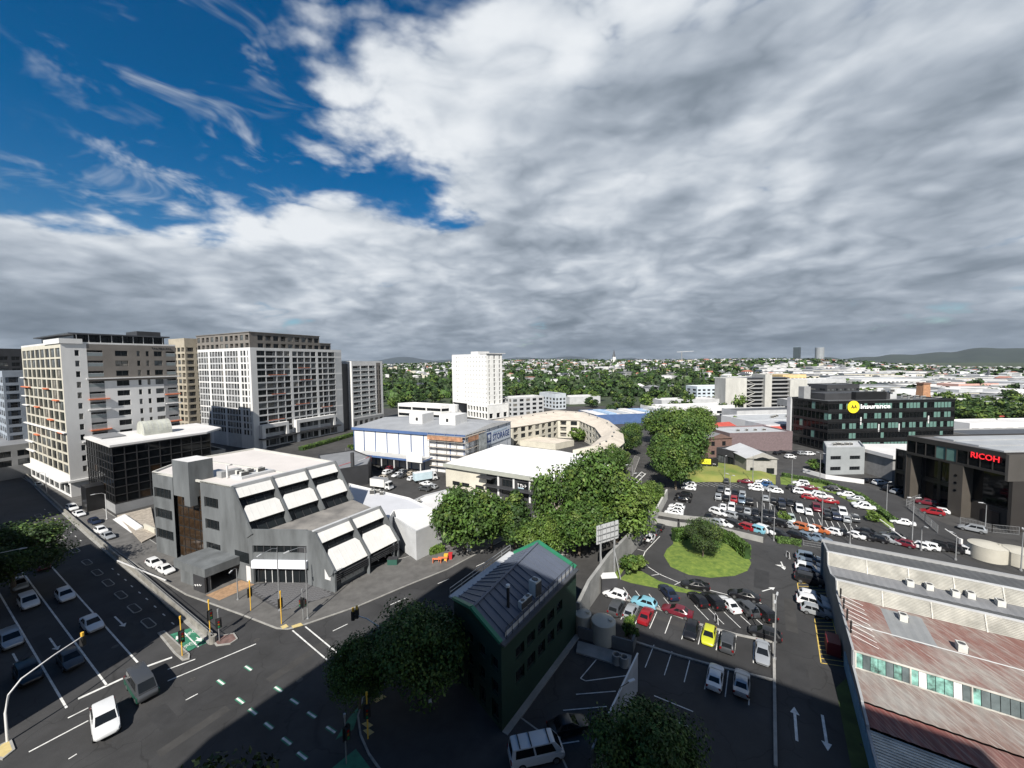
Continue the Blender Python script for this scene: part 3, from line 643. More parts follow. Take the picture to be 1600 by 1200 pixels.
# towers half seen behind and at the picture's left
def slabtower(c,av,au,b,a,H,label,mw,nf,nb,na,roofm=roof_g,bal=False,name='apartment_tower',O=None,fl=3.1,z0=4.):
    f=Fr(O or c,av,au); t=thing(name,label,'building',f.O)
    facade(t,f.p(0,0),f.p(b,0),0,H,even(b,nb,.72,(['b','w']*nb if bal else None)),floors(z0,nf,fl,.45,2.5),mw,bdepth=1.4)
    facade(t,f.p(0,a),f.p(0,0),0,H,even(a,na,.72,(['b','b','w']*na if bal else None)),floors(z0,nf,fl,.45,2.5),mw,bdepth=1.4)
    quadwalls(t,f,0,b,0,a,0,H,mw[0]); roofslab(t,[f.p(0,0),f.p(b,0),f.p(b,a),f.p(0,a)],H,roofm,.7,.3,mw[0]); return t,f
slabtower(None,26,-62,30,16,50.5,'cream balcony tower glimpsed between the two big apartment buildings',[mat('ochre_render',(.36,.32,.25),.8,.1,.3)],14,7,4,bal=True,O=(-158,190,0))
t,f=slabtower(None,24,-58,22,34,36,'blue grey apartment building with stacked balconies beyond the white tower',[mat('blue_grey_render',(.30,.34,.39),.8,.1,.3)],10,5,7,bal=True,O=(-186,143,0))
slabtower(None,24,-58,24,26,47,'dark glazed tower top rising at the end of the street',[dgrey],13,6,6,O=(-262,200,0))
slabtower(None,24,-60,14,30,11,'low grey podium building with canopy on the street edge',[grey],2,3,6,O=(-172,128,0),name='podium_building')
# ---------------- black glass office with a vaulted skylight ----------------
def blackoffice():
    f=Fr((181,803),28,-58); b=22.; a=24.; H=17.4
    t=thing('office_building','black curtain wall office with white flat roof and vaulted skylight','building',f.O)
    n=8
    for (P0,P1,L,k) in ((f.p(0,0),f.p(b,0),b,9),(f.p(0,a),f.p(0,0),a,10)):
        facade(t,P0,P1,2.4,H,even(L,k,.93),floors(2.6,7,2.08,.06,2.0),[frame_k],win=WINK,depth=.1,winname='pane',pm=lambda c,r:(WINB if (c*7+r*5)%11==3 and r<4 else None))
    fbox(t,f,-.02,b,-.02,a,0,2.4,grey,'plinth')
    quadwalls(t,f,0,b,0,a,0,H,dgrey)
    # thick white roof slab, cut off on the right
    b_=MB(); b_.prism([f.p(-.4,-.4),f.p(b-1,-.4),f.p(b+5,5),f.p(b+5,a),f.p(-.4,a)],H,H+.55); r=b_.build('roof',white_roof,t)
    fbox(t,f,1,6,13,a-1,H+.55,H+.9,roof_g,'roof_well')
    # barrel vault
    m=MB(); c0=f.O+f.v*9+f.u*9; n=14; ring=[]
    for e in (0,6.5):
        for k in range(n+1):
            an=math.pi*k/n; q=c0+f.v*e+f.u*(3.2-3.2*math.cos(an)); m.v.append((q.x,q.y,H+.5+1.0+3.0*math.sin(an)))
    for k in range(n): m.f.append((k,k+1,n+2+k,n+1+k)); m.m.append(0)
    base=[]
    for e in (0,6.5):
        q0=c0+f.v*e; q1=c0+f.v*e+f.u*6.4; i=len(m.v); m.v+=[(q0.x,q0.y,H+.5),(q1.x,q1.y,H+.5)]; base.append(i)
        off=0 if e==0 else n+1
        m.f.append(tuple([i]+[off+k for k in range(n+1)]+[i+1])); m.m.append(0)
    m.f.append((base[0],base[1],n+1,0)); m.m.append(0); m.f.append((base[0]+1,base[1]+1,2*n+1,n)); m.m.append(0)
    v=m.build('skylight_vault',mat('weathered_glazing',(.42,.43,.38),.5,.2,.6,detail=8),t)
    for e in range(7):
        bb=MB()
        for k in range(n):
            q=[c0+f.v*(e*1.07+w)+f.u*(3.2-3.25*math.cos(math.pi*kk/n)) for w in (0,.08) for kk in (k,k+1)]
            zz=[H+1.53+3.02*math.sin(math.pi*kk/n) for kk in (k,k+1)]
            bb.poly([(q[0].x,q[0].y,zz[0]),(q[1].x,q[1].y,zz[1]),(q[3].x,q[3].y,zz[1]),(q[2].x,q[2].y,zz[0])])
        bb.build('vault_rib',lgrey,t)
    # terrace wing on the right
    fbox(t,f,b,b+6,6,a,0,9.5,grey,'terrace_wing'); fbox(t,f,b+5.7,b+6.2,5.7,a,9.5,10.6,conc,'terrace_parapet'); fbox(t,f,b+.2,b+5.7,5.7,6.2,9.5,10.6,conc,'terrace_parapet')
    fbox(t,f,-3.6,-.1,8,13,0,6.5,black,'side_annex')
blackoffice()
# ---------------- grey concrete office with sloped white awnings ----------------
def greyoffice():
    f=Fr((397,913),31.7,-66.4); O=f.O
    t=thing('office_building','grey concrete office stepping down in white sloped awnings at the street corner','building',O)
    H=16.6; T=8.8
    P=lambda a,b,z:Vector(f.p(a,b,z))
    # left wall: flat with three window bands, its front edge raked
    def wallpoly(x,pts,m,name='wall',th=.3):
        b=MB(); A=[P(x,y,z) for y,z in pts]; B=[P(x+th,y,z) for y,z in pts]; n=len(A)
        b.poly(A); b.poly(list(reversed(B)))
        for k in range(n): j=(k+1)%n; b.poly([A[k],B[k],B[j],A[j]])
        return b.build(name,m,t)
    # straight piece of the street wall, with the window bands cut in
    facade(t,f.p(0,30.4),f.p(0,23.2),0,H,[(.4,6.4,'w')],[(3.2,5.2),(7.4,9.4),(11.6,13.6)],[conc_d],win=WIN3,depth=.3)
    facade(t,f.p(0,14.2),f.p(0,5.0),0,H,[(1.0,5.2,'w')],[(3.4,5.3),(7.8,9.7),(11.9,13.8)],[conc_d],win=WIN3,depth=.3)
    wallpoly(0,[(5,0),(0,0),(0,T),(5,H)],conc_d)
    for z0,z1,y0,y1 in ((3.4,5.3,1.0,4.9),):
        b=MB(); b.poly([P(-.02,y1,z0),P(-.02,y0,z0),P(-.02,y0,z1),P(-.02,y1,z1)]); b.build('window',glass,t)
    # glazed stair bay between, with the stair tower over it
    for k in range(5):
        for j in range(7):
            q=P(.55,23.1-k*1.78,.6+j*2.02); d=-f.u; link(WINB,'bronze_pane',t,(q.x,q.y,q.z),math.atan2(d.y,d.x),(1.72,1,1.96))
    fbox(t,f,.62,3,14.2,23.2,0,14.6,conc_d,'stair_core')
    fbox(t,f,-1.0,2.9,15.6,20.8,13.4,20.2,conc_d,'stair_tower',white_roof); fbox(t,f,-1.0,.2,15.6,17.4,11.8,13.4,conc_d,'stair_tower_foot')
    fbox(t,f,.3,3,20.8,23.2,14.6,H,conc_d,'wall')
    # main roof, pale membrane, with seam and parapet
    rp=[f.p(0,5),f.p(20,5),f.p(22.5,36),f.p(8,37),f.p(0,30.4)]
    roofslab(t,rp,H-.25,mat('roof_membrane',(.58,.545,.52),.7,.06,.12,detail=8),.35,.3,conc_w)
    b=MB(); b.prism([f.p(.3,30.4),f.p(8,36.6),f.p(22.3,35.6),f.p(19.9,5.1),f.p(3,5.2),f.p(3,14),f.p(3,23)],0,H-.3); b.build('wall',conc_d,t)
    fbox(t,f,10.2,10.6,5.4,35,H-.25,H-.1,conc_w,'roof_seam')
    fbox(t,f,4,10,9,12.5,H-.25,H+.25,lgrey,'roof_plinth'); 
    for a_,b_ in ((5,10),(6.6,11.2),(8.2,10.4),(5.4,12)):
        q=P(a_,b_,H+.2); link(AC,'cooling_unit',t,q,R_(60),(1.3,1.1,.9))
    fbox(t,f,3.1,6.6,13.5,15.0,H-.25,H+.9,grey,'plant_box'); b=MB(); b.tube([P(3.6,12.6,H-.2),P(3.6,12.6,H+2.2),P(4.5,12.6,H+2.2)],.18,8); b.build('vent_pipe',frame_w,t,smooth=50)
    # a row of raked bays: ribs (fins) with white awnings between
    def raked(x0,x1,n,yt,zt,yb,zb,rows,ridge,name='awning'):
        w=(x1-x0)/n; D=lambda s,z_: None
        def pt(x,s,o=0.):   # s 0..1 down the rake, o outward
            dy,dz=(yb-yt),(zb-zt); L=math.hypot(dy,dz); ny,nz=dz/L,-dy/L
            if nz<0: ny,nz=-ny,-nz
            return P(x,yt+dy*s+ny*o,zt+dz*s+nz*o)
        back=MB(); back.poly([pt(x0,0,-1.1),pt(x0,1,-1.1),pt(x1,1,-1.1),pt(x1,0,-1.1)]); back.build('wall',dgrey,t)
        for k in range(n+1):
            x=x0+w*k; th=.28; b=MB(); A=[pt(x-th/2,0,.35),pt(x-th/2,1,.35),pt(x-th/2,1,-1.4),pt(x-th/2,0,-1.4)]; B=[pt(x+th/2,0,.35),pt(x+th/2,1,.35),pt(x+th/2,1,-1.4),pt(x+th/2,0,-1.4)]
            b.poly(A); b.poly(list(reversed(B)))
            for q in range(4): j=(q+1)%4; b.poly([A[q],B[q],B[j],A[j]])
            b.build('fin',conc_d,t)
        for k in range(n):
            xa=x0+w*k+.3; xb=x0+w*(k+1)-.3
            for (s0,s1,full) in rows:
                # awning: sloped white panel with clipped corners and a dark front edge
                b=MB(); c=.16*(s1-s0); cx=.55
                if full: ring=[(xa,s0),(xb,s0),(xb,s1),(xa,s1)]
                else: ring=[(xa+cx,s0),(xb-cx,s0),(xb,s0+c*1.3),(xb,s1),(xa,s1),(xa,s0+c*1.3)]
                top=[pt(x,s,.12) for x,s in ring]; bot=[pt(x,s,-.10) for x,s in ring]; m=len(ring)
                b.poly(list(reversed(top)),0); b.poly(bot,1)
                for q in range(m): j=(q+1)%m; b.poly([top[q],top[j],bot[j],bot[q]],1)
                aw=b.build(name,[mat('awning_white',(.68,.675,.655),.6,.05,.6,detail=8),dgrey],t)
                for q in range(1,6):
                    x=xa+(xb-xa)*q/6; rb=MB(); rb.bar(pt(x,s0+.02,.13),pt(x,s1-.01,.13),.05,.04); rb.build('awning_seam',white,aw)
                # glazing below the awning
                ps=s1+.01; pe=s1+(.13 if full else .22)
                q0=pt(xa,min(ps+.0,.98),-.95); q1=pt(xb,min(ps,.98),-.95); q2=pt(xb,min(pe,1),-.95); q3=pt(xa,min(pe,1),-.95)
                g=MB(); g.poly([q3,q2,q1,q0]); g.build('window',glass,t)
                for e in range(1,4):
                    x=xa+(xb-xa)*e/4; g=MB(); g.bar(pt(x,ps,-.9),pt(x,pe,-.9),.08,.06); g.build('mullion',dgrey,t)
        if ridge:
            for k in range(n):
                xa=x0+w*k+.15; xb=x0+w*(k+1)-.15; g=MB(); g.prism([f.p(xa,yt-.1),f.p(xb,yt-.1),f.p(xb,yt+.5),f.p(xa,yt+.5)],zt-.5,zt+.18); g.build('ridge_flashing',lgrey,t)
    raked(0,20,3,5,H,0,T,((.06,.26,True),(.44,.76,False)),True)
    raked(3.5,17.2,2,-10.2,9.6,-14.8,3.4,((.06,.30,True),(.48,.98,False)),True)
    # the terrace and the lower block below it
    b=MB(); tp=[f.p(0.02,0),f.p(3.5,-9.6),f.p(3.5,-10.2),f.p(17.2,-10.2),f.p(20,0)]
    b.prism([f.p(.1,-.02),f.p(20,-.02),f.p(17.2,-9.9),f.p(3.7,-9.9),f.p(3.6,-7.2)],T-.6,T-.05,0); b.build('terrace',mat('terrace_deck',(.26,.245,.225),.9,c2=(.12,.115,.11),scale=.25,detail=9),t)
    b=MB(); b.prism([f.p(3.9,-9.6),f.p(17.0,-9.6),f.p(19.9,.4),f.p(.5,.4),f.p(2.6,-4.6)],3.2,T-.6); b.build('wall',dgrey,t)
    # concave corner: upper band, window strip, spandrel, white fascia, shop glazing
    c0=P(.02,0,0); c1=P(3.5,-8.6,0); d=(c1-c0); 
    def corner(z0,z1,m,name,o=0.,th=.3):
        n=Vector((d.y,-d.x,0)).normalized(); b=MB(); A=[c0+n*o,c1+n*o,c1+n*(o-th),c0+n*(o-th)]; b.prism([(q.x,q.y) for q in A],z0,z1); return b.build(name,m,t)
    corner(6.9,T+.9,conc_d,'parapet_wall'); corner(5.6,6.9,glass,'window_strip',-.35); corner(4.4,5.6,conc_d,'spandrel',-.05); corner(3.1,4.4,mat('white_fascia',(.74,.76,.82),.5),'fascia',.5,.6)
    corner(.15,3.1,glass,'shop_window',-.5)
    L=d.length; dn=d.normalized(); nn=Vector((d.y,-d.x,0)).normalized()
    for k in range(8):
        q=c0+dn*(L*(k+.5)/8)-nn*.42; g=MB(); g.bar((q.x,q.y,.14),(q.x,q.y,3.1),.1); g.build('mullion',frame_w if k%3 else dgrey,t)
        q=c0+dn*(L*(k+.5)/8)-nn*.3; g=MB(); g.bar((q.x,q.y,5.6),(q.x,q.y,6.9),.12); g.build('mullion',dgrey,t)
    # raked side wall of the lower block
    wallpoly(3.5,[(-14.8,0),(-8.4,0),(-8.4,9.6),(-10.2,9.6),(-14.8,3.3)],conc_d)
    b=MB(); b.poly([P(3.46,-12.6,2.0),P(3.46,-13.9,2.0),P(3.46,-13.9,3.9),P(3.46,-12.6,3.9)]); b.build('notice_board',frame_w,t)
    wallpoly(19.8,[(5,T),(0,T),(5,H)],conc_d); wallpoly(17.0,[(-14.8,0),(-9.9,0),(-9.9,9.6),(-10.2,9.6),(-14.8,3.3)],conc_d)
    # ground floor under the lower awnings: louvres, garage, window
    b=MB(); b.prism([f.p(3.8,-14.0),f.p(11.,-14.0),f.p(11.,-9.6),f.p(3.8,-9.6)],0,3.2); b.build('wall',conc_d,t)
    b=MB(); b.prism([f.p(11,-10.5),f.p(17,-10.5),f.p(17,-9.6),f.p(11,-9.6)],0,3.2); b.build('garage_back',dgrey,t)
    for k in range(4):
        for x0,x1 in ((3.8,10.2),(10.6,17.0)):
            b=MB(); b.bar(P(x0,-14.75+.0,3.0-k*.34),P(x1,-14.75,3.0-k*.34),.3,.07); b.build('louvre',dgrey,t)
    for x0,x1 in ((5.2,9.8),(11.6,15.6)):
        b=MB(); b.prism([f.p(x0,-14.12),f.p(x1,-14.12),f.p(x1,-14.02),f.p(x0,-14.02)],.75 if x0<9 else 1.7,1.55 if x0<9 else 2.4); b.build('glass_block_window',mat('glass_block',(.42,.43,.42),.3,.2,3),t)
    b=MB(); b.bar(P(10.4,-14.6,0),P(10.4,-14.6,3.4),.5); b.build('pier',conc_d,t); b=MB(); b.bar(P(16.2,-14.5,0),P(16.2,-14.5,3.4),.5); b.build('pier',conc_d,t)
    # entrance canopy on the street
    fbox(t,f,-5.2,.0,3.6,12.6,2.9,4.3,conc_d,'entrance_canopy'); fbox(t,f,-4.6,-4.2,4,12,0,2.9,conc_d,'canopy_wall'); fbox(t,f,-4.4,-.1,11.8,12.2,0,2.9,conc_d,'canopy_wall')
    b=MB(); b.poly([P(-.03,1.9,.2),P(-.03,.7,.2),P(-.03,.7,3.0),P(-.03,1.9,3.0)]); b.build('door',frame_w,t)
    b=MB(); b.tube([P(-5.26,6.6-k*.22,1.0+.05*k+.16*math.sin(k*2.1)) for k in range(10)],.07,6); b.build('script_mark',frame_w,t,smooth=60)
    fbox(t,f,-5.2,-4.95,3.8,7.0,.1,2.9,dgrey,'sign_wall')
    # brick paved forecourt and low walls
    fbox(t,f,-5.4,-.2,-.4,3.2,.0,.16,mat('brick_forecourt',(.30,.19,.11),.9,.2,2.),'forecourt')
    b=MB(); b.bar(P(-6.2,13,.9),P(-6.3,29,1.3),.16); b.build('handrail',frame_w,t)
greyoffice()
# ---------------- storage building ----------------
def storage():
    f=Fr((727,742),27,-67); a=49.; b=34.; H=13.4
    t=thing('storage_building','white self storage building with blue ribs, blue canopy and scaffolded corner','building',f.O)
    facade(t,f.p(0,a),f.p(0,0),0,H,[],[],[white]); facade(t,f.p(0,0),f.p(b,0),0,H,[],[],[mat('pale_blue_cladding',(.60,.63,.67),.7,.06,.3)]); quadwalls(t,f,0,b,0,a,0,H,white)
    # very low gabled roof
    r=MB(); e=.5; z1=H+.1; zr=H+1.9
    A=f.p(-e,-e,z1); B=f.p(b+e,-e,z1); C=f.p(b+e,a+e,z1); D=f.p(-e,a+e,z1); M0=f.p(b/2,-e,zr); M1=f.p(b/2,a+e,zr)
    r.poly([A,M0,M1,D]); r.poly([M0,B,C,M1]); r.poly([A,B,M0],1); r.poly([D,M1,C],1); r.build('roof',[mat('pale_grey_roof',(.29,.30,.315),.55,.1,.25),white],t)
    fbox(t,f,-e-.1,-e+.12,-e,a+e,H-.7,H+.25,blue,'gutter')
    for k in range(9): fbox(t,f,-.18,0,a*(k/9)-.0+ .1,a*(k/9)+.42,0,H-.7,blue,'rib')
    fbox(t,f,-.18,0,a-.3,a,0,H-.7,blue,'rib')
    for k in range(5): fbox(t,f,b*(k+.4)/5,b*(k+.4)/5+.3,-.15,0,0,H-.1,mat('grey_rib',(.25,.27,.31),.6),'rib')
    fbox(t,f,-5.5,0,13,43,4.3,5.0,blue,'canopy',mat('canopy_roof',(.42,.42,.41),.6,.1,.4)); 
    for k in range(6): fbox(t,f,-5.2,-4.9,14+k*5.6,14.3+k*5.6,0,4.3,frame_w,'canopy_post')
    fbox(t,f,-5.7,-5.5,13,19.5,4.2,7.6,white,'sign_panel')
    for (x0,x1,y0,y1,h) in ((10,17,25,31,4.),(11,19,11,18,4.)): fbox(t,f,x0,x1,y0,y1,H+1.,H+1.+h,white,'lift_overrun'); 
    fbox(t,f,9.9,10,27,28,H+2.4,H+3.6,frame_k,'door'); fbox(t,f,10.9,11,14,15,H+2.4,H+3.6,frame_k,'door')
    # sign
    so=Vector(f.p(14.2,-.2,8.2)); text_on(t,'STORAGE',so+f.v*4.4,f.v,2.5,mat('sign_blue',(.015,.05,.20),.5),'lettering',L=13.5,bold=True); marks_on(t,12,so+f.v*4.6+Vector((0,0,2.9)),f.v,.8,mat('sign_pale_blue',(.35,.48,.62),.5),11.5); fbox(t,f,13.2,33,-.19,0,7.2,12.2,mat('sign_ground',(.62,.68,.76),.6),'sign_panel')
    m=MB()
    for (x0,x1,z0,z1_) in ((0,3.2,0,.6),(0,3.2,3,3.6),(0,.6,.6,3),(2.6,3.2,.6,3)):
        m.poly([tuple(so+f.v*x0+Vector((0,0,z0))-f.u*.05),tuple(so+f.v*x1+Vector((0,0,z0))-f.u*.05),tuple(so+f.v*x1+Vector((0,0,z1_))-f.u*.05),tuple(so+f.v*x0+Vector((0,0,z1_))-f.u*.05)])
    m.build('logo',MATS['sign_blue'],t)
    # scaffold wraps the near corner
    s=thing('scaffold','steel scaffolding with orange debris netting on the storage building corner','scaffold',f.p(-1,-1,0))
    sc=steel
    pts=[(-1.3,y) for y in (-1.2,3,7,11,14)]+[(x,-1.3) for x in (3,6,9,12)]
    for x,y in pts:
        for o in (0,1.0):
            q=(x+o,y) if x<0 else (x,y+o)
            m=MB(); m.tube([f.p(*q,0),f.p(*q,H+.8)],.06,6); m.build('standard',sc,s)
    for z in (2.2,4.4,6.6,8.8,11,13):
        for (p,q) in (((-1.3,-1.2),(-1.3,14)),((-1.2,-1.3),(12,-1.3))):
            m=MB(); m.tube([f.p(*p,z),f.p(*q,z)],.05,6); m.tube([f.p(*p,z+1),f.p(*q,z+1)],.04,6); m.build('ledger',sc,s)
        m=MB(); m.prism([f.p(-1.25,-1.2),f.p(-.4,-1.2),f.p(-.4,14),f.p(-1.25,14)],z,z+.06); m.build('deck_board',mat('plank',(.35,.30,.24),.9,.2,2),s)
        m=MB(); m.prism([f.p(-.4,-1.25),f.p(12,-1.25),f.p(12,-.4),f.p(-.4,-.4)],z+.002,z+.06); m.build('deck_board',MATS['plank'],s)
    for (p,q,z0,z1) in (((-1.45,0),(-1.45,14),11.5,12.9),((0,-1.45),(6.5,-1.45),11.2,12.9)):
        m=MB(); m.prism([f.p(*p),f.p(*q),(f.p(q[0]+.04,q[1]) if p[0]==q[0] else f.p(q[0],q[1]+.04)),(f.p(p[0]+.04,p[1]) if p[0]==q[0] else f.p(p[0],p[1]+.04))],z0,z1); m.build('debris_netting',mat('orange_net',(.36,.19,.11),.9,.35,.8,detail=8),s)
    for (p,q,z0,z1) in (((6.5,-1.45),(12,-1.45),2,12.6),):
        m=MB(); m.prism([f.p(*p),f.p(*q),f.p(q[0],q[1]+.04),f.p(p[0],p[1]+.04)],z0,z1); m.build('shade_cloth',mat('grey_net',(.30,.32,.32),.9,.35,.7,detail=8),s)
storage()
# ---------------- showroom with big white roof ----------------
def showroom():
    f=Fr((905,800),33,-60); L=43.; b=27.; H=6.4
    t=thing('showroom','low showroom with broad white hipped roof and dark glazed street front','building',f.O)
    cs=[(7,11.5,'w'),(12.3,16.5,'w'),(17.3,21.5,'w'),(22.3,27,'w')]
    # the street front: left part cream with small windows, right part glazed
    facade(t,f.p(0,L),f.p(0,0),0,H,[(2.5,5.3,'w'),(6,8.8,'w'),(11,14,'w'),(15.,19.4,'w'),(20.2,24.6,'w'),(25.4,29.8,'w'),(30.6,35,'w'),(36,41,'w')],[(.9,2.2),(3.2,5.2)],[cream,dgrey],cell=lambda s,z:1 if s>14.7 else 0,kind=lambda c,r:('-' if (r==1 and c<3) else 'w'),win=WIN3)
    facade(t,f.p(0,0),f.p(b,0),0,H,[],[],[cream]); quadwalls(t,f,0,b,0,L,0,H,cream)
    fbox(t,f,-.9,.2,-.5,L+.3,H-.1,H+.9,mat('grey_fascia',(.33,.34,.30),.6,.08,.5),'fascia')
    r=MB(); e=.2; z=H+.8
    A=f.p(-.5,-.4,z);B=f.p(b,-.4,z);C=f.p(b,L+.3,z);D=f.p(-.5,L+.3,z);R0=f.p(b*.55,12,z+4.2);R1=f.p(b*.55,L-10,z+4.2)
    for q in ([A,R0,R1,D],[A,B,R0],[B,C,R1,R0],[C,D,R1]): r.poly(q)
    r.build('roof',mat('new_white_roof',(.66,.66,.66),.55,.05,.12,detail=8),t)
    fbox(t,f,-1.9,-.1,11,28,3.0,3.25,dgrey,'canopy'); fbox(t,f,-2.2,-.1,25,30,5.2,5.5,dgrey,'awning')
    for y in (8,13.6,18.6,23.6): fbox(t,f,-.35,-.02,y,y+.5,0,H-.1,frame_w,'column')
    marks_on(t,4,f.p(-.4,17.6,3.9),-f.u,1.0,frame_w,3.0); b=MB(); b.bar(f.p(-.45,17.4,3.7),f.p(-.45,15.6,3.7),.05,.3); b.build('sign_underline',mat('pale_blue_sign',(.40,.52,.58),.5),t)
    plant(t,[f.p(4+.4*k,9+k*2.1) for k in range(6)],H+1.3,0,1.)
    fbox(t,f,-8,-1.2,22,34,0,.5,white,'loading_deck')
showroom()
# ---------------- low white buildings behind the corner office ----------------
def lowwhite():
    def lw(pts,H,label,rm=white_roof,wm=white,win=None):
        P=[at(x,y,H) for x,y in pts]; c=sum(P,Vector())/len(P)
        t=thing('low_building',label,'building',(P[0].x,P[0].y,0)); b=MB(); b.prism([(p.x,p.y) for p in P],0,H,0); b.build('wall',wm,t); roofslab(t,[(p.x,p.y) for p in P],H+.02,rm,.35,.25,wm); return t,P
    t,P=lw([(545,757),(640,780),(675,797),(616,800),(608,812),(552,790)],6.5,'pale flat roofed building behind the grey office awnings',mat('pale_membrane',(.50,.51,.54),.7,.06,.2))
    plant(t,[xy(582,772,6.5),xy(590,770,6.5),xy(597,773,6.5)],6.5)
    t,P=lw([(604,803),(662,776),(700,766),(716,790),(690,816),(650,833)],5.5,'white flat roofed shop with dark shopfront beside the street trees',white_roof,lgrey)
    plant(t,[xy(645,790,5.5),xy(640,800,5.5),xy(655,786,5.5)],5.5)
    b=MB(); p=Vector((*xy(649,830,4.2),0)); q=Vector((*xy(688,822,4.2),0)); d=(q-p).normalized(); n=Vector((d.y,-d.x,0)); b.prism([(w.x,w.y) for w in (p+n*.1,q+n*.1,q+n*1.4,p+n*1.4)],3.,5.2); b.build('shop_fascia',dgrey,t)
    b=MB(); b.prism([(w.x,w.y) for w in (p+n*.1,q+n*.1,q+n*.3,p+n*.3)],.2,3.); b.build('shop_window',glass,t)
    # dark tyre shop with red signs
    t,P=lw([(497,712),(552,704),(580,715),(575,727),(528,735),(502,728)],6,'dark flat roofed workshop with red and white signs',roof_g,dgrey)
    for (x0,y0,x1,y1,m,tx) in ((529,733,548,727,red,'ACTIVE'),(559,725,570,721,frame_w,'NZL'),(570,721,579,717,red,'TYRE')):
        p=Vector((*xy(x0,y0,5),0)); q=Vector((*xy(x1,y1,5),0)); d=(q-p).normalized(); n=Vector((d.y,-d.x,0)); b=MB(); b.prism([(w.x,w.y) for w in (p+n*.15,q+n*.15,q+n*.4,p+n*.4)],4.2,6.1); b.build('sign_board',m,t)
        if tx=='ACTIVE': text_on(t,tx,Vector((p.x,p.y,4.7))+n*.42+d*.3,d,.9,frame_w,'lettering',L=(q-p).length-.7)
        else: marks_on(t,len(tx),Vector((p.x,p.y,4.7))+n*.42+d*.3,d,.8,frame_w if m==red else frame_k,(q-p).length-.7)
    b=MB(); b.box(*sorted((xy(549,760)[0],xy(553,760)[0])),xy(551,760)[1],xy(551,760)[1]+1,0,10.5); tag(b.build('pylon_sign',dgrey),'tall charcoal sign pylon standing by the workshop','pylon')
lowwhite()
# ---------------- white tower with podium, curved office, grey flats, crescent ----------------
WINP=unit_window('window',frame_w,mat('pale_blind',(.30,.30,.29),.3,.3,1),0)
def whitetower():
    f=Fr((762,656),47,-44); t=thing('apartment_tower','slim white tower with tiny windows standing on a colonnaded podium','building',f.O)
    H=43.; a=42.; b=16.
    cs=even(a-16,8,.28)
    facade(t,f.p(2,a),f.p(2,3),9,H,[(c[0]+14,c[1]+14,'w') for c in cs]+[(5,6.2,'w'),(7.4,8.2,'w')],floors(9.5,11,3.05,.9,2.1),[mat('white_panel',(.76,.76,.74),.8,.09,.35,detail=8)],win=WINP,depth=.15)
    facade(t,f.p(2,3),f.p(b,3),9,H,[(2,3,'w'),(6.2,7.8,'w'),(11,12.4,'w')],floors(9.5,11,3.05,.2,2.6),[MATS['white_panel']],win=WINP,depth=.15)
    quadwalls(t,f,2,b,3,a,0,H,white)
    roofslab(t,[f.p(2,3),f.p(b,3),f.p(b,a),f.p(2,a)],H,roof_g,.8,.3,white)
    fbox(t,f,1.6,b+2.5,2.2,9,H+.8,H+1.2,white,'roof_canopy'); fbox(t,f,4,b-2,14,22,H,H+2.6,white,'lift_housing')
    for k in range(11): fbox(t,f,b,b+2.4,3.2,12,9.4+k*3.05,9.6+k*3.05,white,'balcony_slab')
    facade(t,f.p(0,22),f.p(0,0),0,9,even(22,7,.7),[(.6,4.0),(5.2,8.2)],[MATS['white_panel']],win=WIN1,depth=.9); facade(t,f.p(0,0),f.p(b+3,0),0,9,even(b+3,3,.5),[(.5,3.8)],[MATS['white_panel']],win=WIN1,depth=.6)
    quadwalls(t,f,0,b+3,0,22,0,9,white); roofslab(t,[f.p(0,0),f.p(b+3,0),f.p(b+3,22),f.p(0,22)],9,conc_w,.6,.3,white)
whitetower()
def simple(name,label,c,av,au,b,a,H,mw,rm,nb=4,na=4,fl=3.2,z0=.6,par=.5,O=None,w=.6,win=WIN,lo=.6,hi=2.4,cat='building',pm=None):
    f=Fr(O or c,av,au); t=thing(name,label,cat,f.O); nf=max(1,int((H-z0)/fl))
    facade(t,f.p(0,0),f.p(b,0),0,H,even(b,nb,w) if nb else [],floors(z0,nf,fl,lo,hi) if nb else [],[mw],win=win)
    facade(t,f.p(0,a),f.p(0,0),0,H,even(a,na,w) if na else [],floors(z0,nf,fl,lo,hi) if na else [],[mw],win=win)
    quadwalls(t,f,0,b,0,a,0,H,mw); roofslab(t,[f.p(0,0),f.p(b,0),f.p(b,a),f.p(0,a)],H,rm,par,.3,pm or mw); return t,f
t,f=simple('office_building','white low office with long ribbon windows and rounded end behind the storage building',(690,668),60,-62,10,34,12.5,white,white_roof,2,3,3.9,.4,.6,w=.92,win=WIN3,lo=1.2,hi=2.9)
m=MB(); m.hexa([(*f.p(5+5*math.cos(R_(k*18-90)),-0+4*math.sin(R_(k*18-90))),9) for k in range(11)],[(*f.p(5+5*math.cos(R_(k*18-90)),0+4*math.sin(R_(k*18-90))),13) for k in range(11)]); m.build('rounded_end',white,t)
simple('apartment_block','pale grey flats with stepped roof right of the white tower',(800,652),62,-30,26,14,13,lgrey,white_roof,5,3,3.1,.6)
simple('apartment_block','grey blue flats with flat grey roof behind the cream crescent',(868,640),64,-28,10,24,12,mat('pale_blue_render',(.46,.50,.54),.8,.08,.3),roof_g,3,5,3.0,.6)
simple('parking_deck','low pale parking deck with flat roof beside the white tower',(890,632),75,-20,30,20,6,lgrey,white_roof,0,0)
